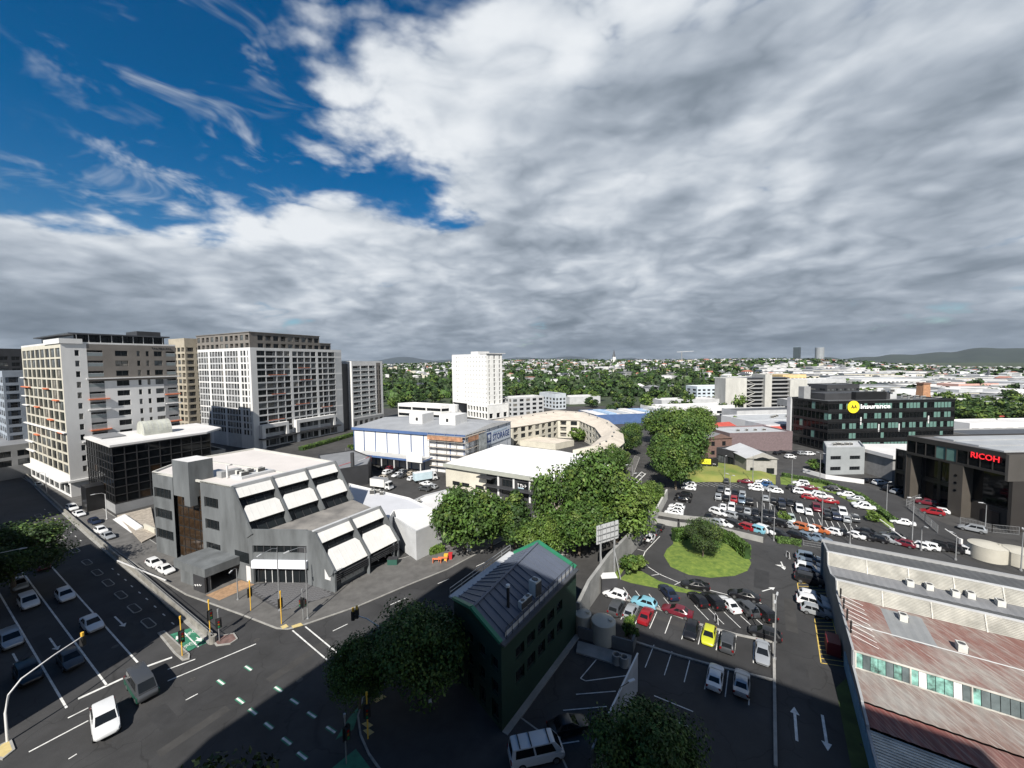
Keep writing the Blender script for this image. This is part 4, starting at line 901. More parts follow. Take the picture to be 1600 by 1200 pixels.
def crescent():
    # curved terrace: short straight units set round an arc
    t=thing('crescent_terrace','cream curved terrace of flats with pale tiled roof round a courtyard','building',(20,180,0))
    inner=[xy(760,671,9),xy(800,668,9),xy(845,661,9),xy(872,656,9),xy(905,657,9),xy(930,668,9),xy(941,682,9),xy(925,696,9),xy(895,703,9)]
    outer=[xy(752,660,9),xy(795,652,9),xy(840,645,9),xy(868,641,9),xy(912,644,9),xy(950,657,9),xy(972,674,9),xy(974,692,9),xy(955,707,9)]
    n=len(inner)
    for k in range(n-1):
        a,b,c,d=Vector((*inner[k],0)),Vector((*inner[k+1],0)),Vector((*outer[k+1],0)),Vector((*outer[k],0)); L=(b-a).length
        nn=max(2,int(L/4.2))
        facade(t,(a.x,a.y),(b.x,b.y),0,9,even(L,nn,.6,['b','w']*nn),floors(.3,3,2.9,.4,2.4),[cream],bdepth=1.) if True else None
        L2=(c-d).length; nn=max(2,int(L2/4.5)); facade(t,(c.x,c.y),(d.x,d.y),0,9,even(L2,nn,.5),floors(.3,3,2.9,.6,2.2),[cream])
        r=MB(); e=.5; m0=(a+d)/2; m1=(b+c)/2
        av=a+(a-d).normalized()*e; bv=b+(b-c).normalized()*e; dv=d+(d-a).normalized()*e; cv=c+(c-b).normalized()*e
        r.poly([(av.x,av.y,9),(bv.x,bv.y,9),(m1.x,m1.y,10.6),(m0.x,m0.y,10.6)]); r.poly([(m0.x,m0.y,10.6),(m1.x,m1.y,10.6),(cv.x,cv.y,9),(dv.x,dv.y,9)]); r.build('roof',cream_roof,t)
        for s in (.3,.7):
            q=m0.lerp(m1,s); link(AC,'roof_vent',t,(q.x+1,q.y,10.3),0,(.6,.6,.8))
        if k in (0,n-2):
            e0,e1=(a,d) if k==0 else (c,b); w=MB(); w.poly([(e1.x,e1.y,0),(e0.x,e0.y,0),(e0.x,e0.y,9),((e0.x+e1.x)/2,(e0.y+e1.y)/2,10.6),(e1.x,e1.y,9)]); w.build('end_wall',cream,t)
crescent()
simple('low_building','cream tiled garage block inside the crescent courtyard',(868,703),50,-60,12,22,2.6,cream,cream_roof,0,0,par=.1)
# ---------------- right hand middle distance ----------------
def concblock():
    f=Fr((1133,640),86,0); t=thing('apartment_block','weathered concrete block of flats with open stair between two blank slabs','building',f.O)
    H=24.
    for (x0,x1,y0,h) in ((0,17,0,H),(31,36.5,-1,H+2.5),(52,66,0,H-2)): fbox(t,f,x0,x1,y0,16,0,h,conc_w,'slab_wall')
    for k in range(8):
        for x0,x1 in ((17,31),(36.5,52)):
            fbox(t,f,x0,x1,1.2,3.2,k*3.05+.2,k*3.05+.42,conc,'gallery_slab'); fbox(t,f,x0,x1,1.2,1.32,k*3.05+.42,k*3.05+1.25,grey,'gallery_rail')
    fbox(t,f,17,52,3.2,15,0,H-.6,dgrey,'wall'); fbox(t,f,17,52,1,15,H-.6,H,roof_d,'roof')
    for k in range(7):
        b=MB(); z=k*3.05+.4; x0,x1=(18,24) if k%2 else (24,18); b.bar(f.p(x0,1.0,z),f.p(x1,1.0,z+3.05),1.,.25); b.build('stair_flight',conc_w,t)
concblock()
simple('office_building','grey rendered office block in front of the concrete flats',(1195,663),84,-2,46,14,10,grey,white_roof,10,4,3.2,.4,O=(188,262,0))
t,f=simple('warehouse','dark pitched roof hall below the concrete flats',None,84,-4,52,16,5,lgrey,roof_d,0,0,O=(143,248,0))
t,f=simple('warehouse','long pale grey shed with white end wall and roof plant',None,84,-6,60,22,6,white,mat('pale_metal_roof',(.42,.435,.45),.5,.1,.2),0,0,O=(123,203,0),par=.15); plant(t,[f.p(20+3*k,8+(k%3)*2) for k in range(7)],6,0,1.4)
t,f=simple('warehouse','silver corrugated shed with bright wall beside the black glass office',None,84,-6,38,14,7,mat('silver_cladding',(.52,.54,.56),.5,.1,.3),MATS['pale_metal_roof'],0,0,O=(120,184,0),par=.15)
def gabled(name,label,O,av,au,b,a,H,hr,mw,rm,along='v',over=.4,cat='building',openings=None):
    f=Fr(O,av,au); t=thing(name,label,cat,f.O)
    if openings: facade(t,f.p(0,0),f.p(b,0),0,H,openings[0],openings[1],[mw])
    else: facade(t,f.p(0,0),f.p(b,0),0,H,[],[],[mw])
    facade(t,f.p(0,a),f.p(0,0),0,H,[],[],[mw]); quadwalls(t,f,0,b,0,a,0,H,mw); e=over; r=MB()
    if along=='v':
        A=f.p(-e,-e,H-.1);B=f.p(b+e,-e,H-.1);C=f.p(b+e,a+e,H-.1);D=f.p(-e,a+e,H-.1);M0=f.p(-e,a/2,H+hr);M1=f.p(b+e,a/2,H+hr)
        r.poly([A,B,M1,M0]); r.poly([M0,M1,C,D]); r.poly([D,A,M0],1); r.poly([B,C,M1],1)
    else:
        A=f.p(-e,-e,H-.1);B=f.p(b+e,-e,H-.1);C=f.p(b+e,a+e,H-.1);D=f.p(-e,a+e,H-.1);M0=f.p(b/2,-e,H+hr);M1=f.p(b/2,a+e,H+hr)
        r.poly([A,M0,M1,D]); r.poly([M0,B,C,M1]); r.poly([A,B,M0],1); r.poly([C,D,M1],1)
    r.build('roof',[rm,mw],t); return t,f
brick=mat('brown_brick',(.17,.105,.085),.9,c2=(.11,.07,.06),scale=2.5); mauve=mat('mauve_brick',(.155,.115,.12),.9,.15,1.5)
gabled('brick_building','two storey brown brick building with grey roof by the yellow billboard',(76,151,0),84,-8,10,16,7.5,1.8,brick,roof_g,'u',openings=([(1.5,3,'w'),(6,7.5,'w')],[(1,2.6),(4.4,6.2)]))
t,f=simple('brick_building','long mauve brick warehouse with flat grey roof and cream end',None,84,-8,28,16,7.5,mauve,MATS['pale_metal_roof'],0,0,O=(89,159,0)); plant(t,[f.p(8+k*4,6) for k in range(4)],7.5)
t,f=simple('workshop','black fronted workshop with stored goods outside its shutters',None,157,70,11.4,10,5.2,dgrey,roof_g,3,0,4,.2,O=(75.5,143.5,0),w=.7,lo=.3,hi=3)
t,f=gabled('workshop','grey concrete gabled workshop with arched fanlight facing the lawn',(77.6,128.4,0),98,6,9.4,15,5.4,2.0,mat('grey_block',(.31,.30,.28),.9,.12,1),mat('silver_roof',(.50,.51,.52),.45,.08,.3),'u',openings=([(1.2,2.3,'w'),(6.2,8.6,'w')],[(.2,2.2)]))
m=MB(); m.poly([f.p(1.8,-.46,4.9),f.p(7.6,-.46,4.9),f.p(6.,-.46,5.6),f.p(4.7,-.46,5.9),f.p(3.4,-.46,5.6)]); m.build('fanlight',glass,t)
gabled('house','small white building with bright red roof behind the brick warehouse',(95,186,0),70,-20,17,10,5,1.8,dgrey,mat('red_roof',(.42,.07,.05),.7,.15,.5),'v')
gabled('warehouse','long red roofed shed behind the mauve brick warehouse',(112,180,0),84,-6,56,8,5,1.6,lgrey,MATS['red_roof'],'v')
gabled('warehouse','dark gabled shed beside the black glass office',(132,178,0),84,-6,18,12,6,2.5,dgrey,MATS['pale_metal_roof'],'u')
t,f=simple('market_building','broad low shop building with white and blue roof strips beyond the crescent',None,80,-14,54,26,5.5,blue,white_roof,0,0,O=(50,232,0))
for k in range(6): fbox(t,f,k*9,k*9+5,2,24,5.5,6.1+.3*(k%2),(white_roof,mat('sky_blue_roof',(.30,.42,.58),.6,.1,.3),MATS['pale_metal_roof'])[k%3],'roof_strip')
simple('low_building','long white roofed building behind the street trees',None,82,-10,60,18,6,white,white_roof,8,0,3.6,.6,O=(95,262,0))
simple('low_building','grey service building with white parapet near the motorway bridge',None,82,-10,50,18,7,lgrey,white_roof,8,0,3.6,.6,O=(115,300,0))
# ---------------- black glass insurance building ----------------
def insurance():
    f=Fr((1292,706),86,-6); b=56.; a=20.; H=20.4
    t=thing('office_building','black glass office with yellow disc logo and pale green panes coloured as reflections','building',f.O)
    fl=4.05
    def pm(c,r):  # pale green panes paint the front's reflective bands into the colour
        q=(c*37+r*91+c*c*5)%17
        if r in (1,3): return WING if q<5 else None
        return WING if (q<13 and c>2) else None
    facade(t,f.p(0,0),f.p(b,0),0,H,even(b,36,.95),floors(.2,5,fl,.9,3.3),[black],win=WINK,depth=.12,winname='pane',pm=pm)
    facade(t,f.p(0,a),f.p(0,0),0,H,even(a,10,.95),floors(.2,5,fl,.5,3.6),[black],win=WINK,depth=.12,winname='pane',pm=lambda c,r:WING if (c*7+r*3)%9==0 else None)
    quadwalls(t,f,0,b,0,a,0,H,black); roofslab(t,[f.p(-.3,-.3),f.p(b,-.3),f.p(b,a),f.p(-.3,a)],H,mat('charcoal_roof',(.09,.095,.10),.7,.1,.2),.45,.4,black)
    fbox(t,f,-.8,-.05,a-2,a,0,H+.4,lgrey,'end_fin')
    for z in range(1,5): fbox(t,f,0,b,-.25,0,z*fl+.05,z*fl+.2,black,'sun_shelf')
    for s in (14,22,31,44): fbox(t,f,s,s+.5,-.12,-.01,4.8+(s%3)*3,8+(s%3)*3,frame_w,'white_fin')
    # logo disc and lettering
    c=Vector(f.p(10.5,-.3,H-2.1)); m=MB(); n=28; m.v=[tuple(c+f.v*(2.5*math.cos(2*math.pi*k/n))+Vector((0,0,2.5*math.sin(2*math.pi*k/n)))-Vector((0,.15*j,0))) for j in (0,1) for k in range(n)]
    m.f=[tuple(range(n,2*n))]+[(k,(k+1)%n,n+(k+1)%n,n+k) for k in range(n)]; m.m=[0]*(n+1); m.build('logo_disc',mat('sign_yellow',(.80,.62,.02),.5,emit=((.8,.62,.02),.25)),t)
    text_on(t,'AA',c+f.v*-1.3-f.u*.3+Vector((0,0,-.6)),f.v,1.5,frame_k,'logo_letters',L=2.6,bold=True)
    text_on(t,'Insurance',c+f.v*3.2+Vector((0,0,-.8)),f.v,1.8,mat('sign_white',(.8,.8,.8),.5,emit=((1,1,1),.25)),'lettering',L=13,bold=True)
    # rooftop plant room with dark louvred screen
    fbox(t,f,6,36,8,17,H,H+2.8,dgrey,'plant_screen',dgrey); fbox(t,f,18,32,6,8,H,H+3.4,black,'plant_room'); fbox(t,f,36,39,8,11,H,H+4.6,lgrey,'stair_head')
    fbox(t,f,1,4,13,16,H,H+5.5,grey,'roof_stair'); plant(t,[f.p(43+k*3,6+(k%2)*5) for k in range(4)],H,0,1.3); plant(t,[f.p(24+k*4,7.5) for k in range(4)],H+3,0,1.2)
insurance()
t,f=simple('office_building','small grey rendered two storey office below the black glass building',(1290,742),88,35,13,12,8.6,mat('blue_grey_render2',(.27,.29,.30),.8,.08,.3),lgrey,2,0,3.6,.6,w=.55,win=WIN3,lo=.8,hi=2.); plant(t,[f.p(3+k*1.5,6) for k in range(5)],8.6)
t,f=simple('workshop','grey block workshop with wide white roof beside the small grey office',None,92,0,36,16,7,mat('grey_block2',(.22,.22,.22),.9,.12,.8),white_roof,6,0,3.2,.4,O=(117,119,0)); fbox(t,f,-.8,37,-.9,16.5,7.1,8.2,white_roof,'roof_edge')
tag(kerbrun('boundary_wall',[xy(1255,738),xy(1290,748),xy(1350,756)],.3,1.3,white),'long low white wall in front of the small grey office','wall')
# ---------------- dark bronze office with red sign ----------------
def ricoh():
    f=Fr((106.4,83.4,0),88,-2); L=20.5; b=50.; z0=12.4; H=17.0
    t=thing('office_building','dark bronze office on piers with red sign and reflecting glass wall','building',f.O)
    facade(t,f.p(0,L),f.p(0,0),z0,H,even(L,9,.94),[(z0+.5,H-.9)],[bronze],win=WINK,depth=.12,winname='pane',pm=lambda c,r:WING if c in (3,4) else None)
    fbox(t,f,0,b,-.5,0,z0-1.2,H,mat('bronze_panel',(.065,.060,.055),.6,.1,.3),'end_panel'); quadwalls(t,f,0,b,0,L,0,H,bronze)
    m=MB(); m.poly([f.p(0,L,z0),f.p(0,0,z0),f.p(b,0,z0),f.p(b,L,z0)]); m.build('soffit',bronze,t)
    roofslab(t,[f.p(0,0),f.p(b,0),f.p(b,L),f.p(0,L)],H,mat('dark_roof_sheet',(.13,.125,.125),.6,.1,.2),.3,.5,bronze)
    for k,(y0,y1) in enumerate(((1.5,6),(7.2,12),(13.5,18))): fbox(t,f,1.5+k*1.5,b-2,y0,y1,H+.02,H+.4,mat('light_roof_sheet',(.33,.345,.36),.5,.1,.3),'roof_light')
    # recessed reflecting glass wall under the overhang
    facade(t,f.p(2.4,8.0),f.p(2.4,.2),0,z0,[(.2,7.2,'w')],[(4.2,12.0)],[bronze],win=WINK,depth=.15,winname='pane')
    facade(t,f.p(3.4,L+6),f.p(3.4,8.0),0,z0,even(L-2,5,.8),[(1,5.6),(6.6,11.8)],[black],win=WINK,depth=.15,winname='pane')
    fbox(t,f,.0,3.3,7.6,10.4,0,z0,mat('pier_bronze',(.060,.052,.043),.7,.12,.3),'pier'); fbox(t,f,.3,3.3,L-1,L+.6,0,z0,MATS['pier_bronze'],'pier')
    fbox(t,f,1.2,b,-.5,0.1,0,z0-1.2,bronze,'end_wall')
    for z in (6.2,8.0,9.8):
        q=Vector(f.p(-.02,9,z)); mm=MB(); mm.cyl((0,0),.3,0,.05,14); o=mm.build('porthole',glass_k,t,local=True); o.location=q-t.location; o.rotation_euler=(0,R_(-90),R_(2))
    text_on(t,'RICOH',Vector(f.p(-.08,6.2,H-2.1)),-f.u,1.35,mat('sign_red',(.75,.02,.03),.5,emit=((.9,.02,.03),.5)),'lettering',L=5.2,bold=True)
    q=Vector(f.p(-.1,3.4,2.6)); fbox(t,f,2.2,2.38,2.2,5.2,.3,3.2,black,'roller_door')
ricoh()
# ---------------- rusty sawtooth warehouse ----------------
def warehouse():
    f=Fr((1322,1050),33,-57); t=thing('warehouse','old sawtooth warehouse with rusty red roof, white louvres and broken clerestory','building',f.O)
    W=64.
    def rusty(name,base,spot,streak):
        m=mat(name,base,.85,.1,1); nt=m.node_tree; bs=nt.nodes['Principled BSDF']; N=nt.nodes.new; K=nt.links.new
        tc=N('ShaderNodeTexCoord'); mp=N('ShaderNodeMapping'); K(tc.outputs['Object'],mp.inputs[0]); mp.inputs['Rotation'].default_value=(0,0,R_(-57)); mp.inputs['Scale'].default_value=(4.6,.22,1)
        n1=N('ShaderNodeTexNoise'); n1.inputs['Scale'].default_value=1.; n1.inputs['Detail'].default_value=8; n1.inputs['Roughness'].default_value=.7; K(mp.outputs[0],n1.inputs['Vector'])
        n2=N('ShaderNodeTexNoise'); n2.inputs['Scale'].default_value=.22; n2.inputs['Detail'].default_value=9; n2.inputs['Roughness'].default_value=.65; K(tc.outputs['Object'],n2.inputs['Vector'])
        r1=N('ShaderNodeMapRange'); r1.inputs[1].default_value=.42; r1.inputs[2].default_value=.62; K(n2.outputs['Fac'],r1.inputs[0])
        r2=N('ShaderNodeMapRange'); r2.inputs[1].default_value=.48; r2.inputs[2].default_value=.66; r2.inputs[4].default_value=.75; K(n1.outputs['Fac'],r2.inputs[0])
        m1=N('ShaderNodeMixRGB'); m1.inputs[1].default_value=(*base,1); m1.inputs[2].default_value=(*spot,1); K(r1.outputs[0],m1.inputs[0])
        m2=N('ShaderNodeMixRGB'); m2.inputs[2].default_value=(*streak,1); K(m1.outputs[0],m2.inputs[1]); K(r2.outputs[0],m2.inputs[0]); K(m2.outputs[0],bs.inputs['Base Color']); return m
    rust=rusty('rusty_roof',(.155,.075,.062),(.21,.185,.165),(.30,.285,.26)); rust2=rusty('red_oxide_roof',(.165,.05,.042),(.11,.052,.046),(.25,.19,.17))
    weath=rusty('weathered_roof',(.20,.185,.17),(.15,.10,.085),(.30,.29,.27)); galv=mat('grey_corrugate',(.085,.088,.09),.6,.15,.5); lou=mat('louvre_white',(.46,.45,.41),.7,.3,.6,detail=8)
    prof=[(24.,6.5),(18.4,7.2),(17.5,5.4),(14.0,5.5),(8.9,7.2),(8.0,5.5),(-3.9,5.25),(-4.3,3.6),(-9.2,3.35),(-9.25,3.2),(-12,2.9),(-12.1,2.6),(-16.2,2.4),(-34,2.0)]
    mt=[galv,None,roof_g,galv,None,rust,None,weath,None,rust2,None,None,rust]
    def p(s,r,z): return f.p(s,-r,z)
    def corr(s0,z0,s1,z1,m,name,r0=0.,r1=W,pitch=.45,amp=.05):
        """corrugated sheet: ribs run down the slope"""
        b=MB(); n=int((r1-r0)/pitch); i=0
        for k in range(n+1):
            r=r0+(r1-r0)*k/n; o=amp if k%2 else 0
            b.v+=[p(s0,r,z0+o),p(s1,r,z1+o)]
        for k in range(n): b.f.append((2*k,2*k+1,2*k+3,2*k+2)); b.m.append(0)
        return b.build(name,m,t)
    for k,(q0,q1) in enumerate(zip(prof,prof[1:])):
        if mt[k] is None: continue
        corr(q0[0],q0[1],q1[0],q1[1],mt[k],'roof')
    # louvred sawtooth faces: each blade is a bar
    for (s0,z0,s1,z1) in ((18.4,7.2,17.5,5.4),(8.9,7.2,8.0,5.5)):
        b=MB(); b.poly([p(s0-.1,0,z0),p(s1-.1,0,z1),p(s1-.1,W,z1),p(s0-.1,W,z0)]); b.build('louvre_backing',mat('louvre_shade',(.40,.39,.35),.8),t)
        for k in range(11):
            q=(k+.4)/11; s=s0+(s1-s0)*q-.16; z=z0+(z1-z0)*q; b=MB(); b.bar(p(s,0,z),p(s,W,z),.16,.05); b.build('louvre_blade',lou,t)
        for k in range(15):
            r=k*W/14; b=MB(); b.bar(p(s0-.22,r,z0),p(s1-.22,r,z1),.12,.1); b.build('louvre_post',lou,t)
        b=MB(); b.bar(p(s0,-.2,z0+.06),p(s0,W,z0+.06),.35,.14); b.build('ridge_capping',lgrey,t)
    # white corrugated lower wall strip
    for k in range(13):
        q=k/12; b=MB(); b.bar(p(-12.15-4.*q,0,2.65-.22*q),p(-12.15-4.*q,W,2.65-.22*q),.2,.12); b.build('white_sheet_rib',lou,t)
    b=MB(); b.poly([p(-12.1,0,2.6),p(-16.2,0,2.4),p(-16.2,W,2.4),p(-12.1,W,2.6)]); b.build('white_sheet',lou,t)
    # clerestory: posts and separate panes, some boarded, some torn green film
    teal=mat('torn_green_film',(.25,.52,.45),.6,c2=(.02,.035,.03),scale=1.1,detail=5); brd=mat('plywood_board',(.62,.36,.22),.8,.15,1); frost=mat('frosted_pane',(.62,.64,.64),.4,.15,.8); dk=mat('grey_pane',(.10,.125,.13),.2,.3,.6)
    seq=[teal,dk,teal,teal,dk,teal,dk,teal,frost,teal,teal,teal,frost,dk,teal,dk,dk,dk,dk,dk,dk,brd,brd,brd,brd,frost,frost,dk,dk]+[dk,glass_g,glass_g,dk,frost,dk,brd,dk,glass_g]*4
    for k in range(100):
        r=.15+k*.63; b=MB(); b.poly([p(-4.26,r,3.68),p(-4.26,r+.58,3.68),p(-3.95,r+.58,5.2),p(-3.95,r,5.2)]); b.build('clerestory_pane',seq[k%len(seq)],t)
        if k%7==0: b=MB(); b.bar(p(-4.35,r-.02,3.62),p(-4.0,r-.02,5.28),.12); b.build('clerestory_post',lou,t)
    for s,z in ((-4.0,5.28),(-4.36,3.62)): b=MB(); b.bar(p(s,0,z),p(s,W,z),.14); b.build('clerestory_rail',lou,t)
    # long wall, in shade, with a blue painted base strip
    b=MB(); n=len(prof)
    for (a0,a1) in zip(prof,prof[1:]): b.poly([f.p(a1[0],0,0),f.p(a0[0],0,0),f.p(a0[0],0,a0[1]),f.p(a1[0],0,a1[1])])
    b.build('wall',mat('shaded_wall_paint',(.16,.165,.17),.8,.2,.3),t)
    b=MB(); b.poly([f.p(24,0,0),p(24,W,0),p(24,W,6.3),f.p(24,0,6.3)]); b.build('wall',grey,t)
    b=MB(); b.bar(f.p(1,.05,1.0),f.p(-30,.05,1.0),.1,1.9); b.build('painted_band',mat('blue_wall_paint',(.12,.25,.36),.7,.15,.6),t)
    b=MB(); 
    for (a0,a1) in zip(prof,prof[1:]): b.bar(f.p(a0[0],.05,a0[1]+.06),f.p(a1[0],.05,a1[1]+.06),.22,.2)
    b.build('verge_trim',mat('verge_grey',(.30,.31,.32),.7,.1,1),t)
    fbox(t,f,24,24.5,-W,.3,0,6.9,grey,'end_parapet'); fbox(t,f,2.4,4.8,.2,1.6,0,1.7,mat('maroon_paint',(.16,.012,.02),.5),'red_bin_store')
    # roof furniture
    for s,r,z in ((5.6,6,5.45),(2.2,10,5.4),(5.4,17,5.45),(5.0,22,5.45),(16.4,9,5.4),(16.6,11,5.4),(16.2,13.4,5.4),(16.8,15,5.4),(16.3,17.5,5.4),(-8.6,14,3.35),(-8.6,17.5,3.35),(-8.6,27,3.35),(-8.6,31,3.35),(16.4,24,5.4),(16.4,27,5.4)):
        q=Vector(p(s,r,z)); link(AC,'roof_ventilator',t,q,rotz(33),(1.0,1.1,.9))
    fbox(t,f,14.6,16.6,-58,-22,5.4,6.0,MATS['light_roof_sheet'],'duct'); corr(7.2,5.53,1.2,5.40,mat('grey_patch',(.22,.23,.235),.7,.1,.4),'roof_patch',4.2,8.0,.45,.05)
    for k in range(9):
        b=MB(); b.tube([p(6.6-k*1.1,.15,6.3-k*.03),p(6.6-k*1.1,2.4,5.55-k*.03)],.03,5); b.build('stay_wire',frame_w,t)
    for k in range(4): b=MB(); b.bar(p(7.2-k*2.6,.2,5.4),p(7.2-k*2.6,.2,6.9),.14); b.build('stay_post',frame_k,t)
    b=MB(); b.tube([p(1.4,.5,5.45),p(1.2,W,5.45)],.06,6); b.build('roof_pipe',lgrey,t)
warehouse()
# ---------------- green corner building ----------------
def greenb():
    z=9.4; zr=11.6
    nr=at(783,1008,z); fr=at(900,889,z); fl_=at(803,866,z); nl=at(709,938,z); ra=at(841,849,zr); rb=at(737,953,zr)
    t=thing('corner_building','dark green rendered building with slate blue pitched roof and roof railing','building',(nr.x,nr.y,0))
    gw=mat('green_render',(.006,.030,.018),.7,.12,.5)
    d=(fr-nr); L=math.hypot(d.x,d.y)
    cs=[(2.6,4.3,'w'),(4.9,6.6,'w'),(7.2,8.9,'w'),(9.5,11.2,'w'),(11.9,13.4,'w')]
    facade(t,nr.xy,fr.xy,0,z,[c for c in cs if c[1]<L-.3],[(3.2,4.7),(6.0,7.3)],[gw],depth=.25,win=WIN1)
    dl=(nr-nl); Ll=math.hypot(dl.x,dl.y)
    facade(t,nl.xy,nr.xy,0,z,even(Ll,4,.5),[(.6,2.6),(3.4,4.9),(6.1,7.4)],[gw],depth=.25,win=WIN1)
    for P,Q in ((fr,fl_),(fl_,nl)):
        b=MB(); b.poly([(P.x,P.y,0),(Q.x,Q.y,0),(Q.x,Q.y,z),(P.x,P.y,z)]); b.build('wall',gw,t)
    b=MB(); b.poly([(nl.x,nl.y,z),(nr.x,nr.y,z),(rb.x,rb.y,zr)]); b.poly([(fr.x,fr.y,z),(fl_.x,fl_.y,z),(ra.x,ra.y,zr)]); b.build('gable',gw,t)
    rm=mat('slate_blue_roof',(.085,.10,.135),.55,.08,.3,detail=7)
    # standing seam sheets, laid one by one from eave to ridge
    n=15
    for (e0,e1) in ((nr,fr),(nl,fl_)):
        for k in range(n):
            a=e0.lerp(e1,k/n); b_=e0.lerp(e1,(k+1)/n); c=rb.lerp(ra,(k+1)/n); dd=rb.lerp(ra,k/n); up=Vector((0,0,.10))
            m=MB(); q=[a+up,b_+up,c+up,dd+up]; m.poly(q if e0 is nr else list(reversed(q)))
            s=Vector((0,0,.16)); m.bar(a+s,dd+s,.05,.08); m.build('roof_sheet',rm,t)
    gt=mat('green_flashing',(.02,.17,.09),.5,.1,1)
    for P,Q in ((fr,ra),(ra,fl_),(nr,rb),(rb,nl)): b=MB(); b.bar(P+Vector((0,0,.3)),Q+Vector((0,0,.3)),.45,.3); b.build('verge',gt,t)
    b=MB(); b.bar(rb+Vector((0,0,.22)),ra+Vector((0,0,.22)),.3,.1); b.build('ridge_cap',rm,t)
    # eaves gutter with railing on the right, cat walk on the left
    b=MB(); b.bar(nr+Vector((0,0,.02)),fr+Vector((0,0,.02)),.9,.2); b.build('gutter',roof_d,t)
    for k in range(15):
        q=nr.lerp(fr,.05+k*.064); b=MB(); b.bar(q+Vector((0,0,.1)),q+Vector((0,0,1.35)),.06); b.build('rail_post',frame_k,t)
        if k<14:
            q2=nr.lerp(fr,.05+(k+1)*.064); b=MB(); b.poly([q+Vector((-.1,.1,.25)),q2+Vector((-.1,.1,.25)),q2+Vector((-.1,.1,.75)),q+Vector((-.1,.1,.75))]); b.build('rail_panel',lgrey,t)
    b=MB(); b.tube([nr.lerp(fr,.05)+Vector((0,0,1.3)),nr.lerp(fr,.95)+Vector((0,0,1.3))],.04,6); b.build('hand_rail',frame_k,t)
    off=(nl-nr).normalized()*.9
    b=MB(); b.bar(nl+off*.4+Vector((0,0,.1)),fl_+off*.4+Vector((0,0,.1)),1.1,.18); b.build('cat_walk',lgrey,t)
    for h in (.6,1.1): b=MB(); b.tube([nl+off+Vector((0,0,h)),fl_+off+Vector((0,0,h))],.04,6); b.build('walk_rail',steel,t)
    for k in range(7): q=(nl+off).lerp(fl_+off,k/6); b=MB(); b.bar(q,q+Vector((0,0,1.1)),.05); b.build('rail_post',steel,t)
    up=Vector((0,0,1))
    for s,w in ((.30,.20),(.36,.20)):
        q=nr.lerp(fr,s)+(nl-nr)*w*.55; link(AC,'cooling_unit',t,(q.x,q.y,z+.55),rotz(40),(1.,.8,1.))
    q=nr.lerp(fr,.47)+(nl-nr)*.13; link(AC,'cooling_tower',t,(q.x,q.y,z+.4),rotz(40),(1.1,1.5,2.2))
    q=nr.lerp(fr,.2)+(nl-nr)*.22; b=MB(); b.cyl((q.x,q.y),.17,z+.4,z+3.4,10); b.build('flue',frame_k,t,smooth=50); b=MB(); b.cyl((q.x,q.y),.24,z+3.4,z+3.65,10); b.build('flue_cap',frame_w,t)
    # pale plinth strip along the foot
    b=MB(); n_=Vector((d.y,-d.x,0)).normalized(); A=nr+n_*.0; B=fr+n_*.0; b.prism([(A.x,A.y),((A+n_*.7).x,(A+n_*.7).y),((B+n_*.7).x,(B+n_*.7).y),(B.x,B.y)],0,.2); b.build('plinth',conc,t)
greenb()
# ---------------- the building the picture was taken from, and its neighbours over the street (they shade the road) ----------------
def shadebox(name,label,C,az_front,az_back,Lf,Lb,H,mw,nb):
    C=Vector((C[0],C[1],0)); e=dirv(az_front); g=dirv(az_back); t=thing(name,label,'building',C)
    P=[C,C+e*Lf,C+e*Lf+g*Lb,C+g*Lb]
    facade(t,P[0].xy,P[1].xy,0,H,even(Lf,nb,.6),[],[mw]); 
    b=MB()
    for k in range(1,4): b.poly([(*P[k].xy,0),(*P[(k+1)%4].xy,0),(*P[(k+1)%4].xy,H),(*P[k].xy,H)])
    b.build('wall',mw,t); roofslab(t,[q.xy for q in P],H,roof_g,.0); return t
shadebox('apartment_tower','tall building the view looks out from, beside the green corner building',(-24,10.8),124,214,62,40,56,grey,10)

shadebox('office_block','office block across the street from the corner building',(-55.5,30),-59,211,49,30,25,grey,8)
shadebox('office_block','second office block along the queueing street',(-124,71),-59,211,80,30,30,lgrey,12)
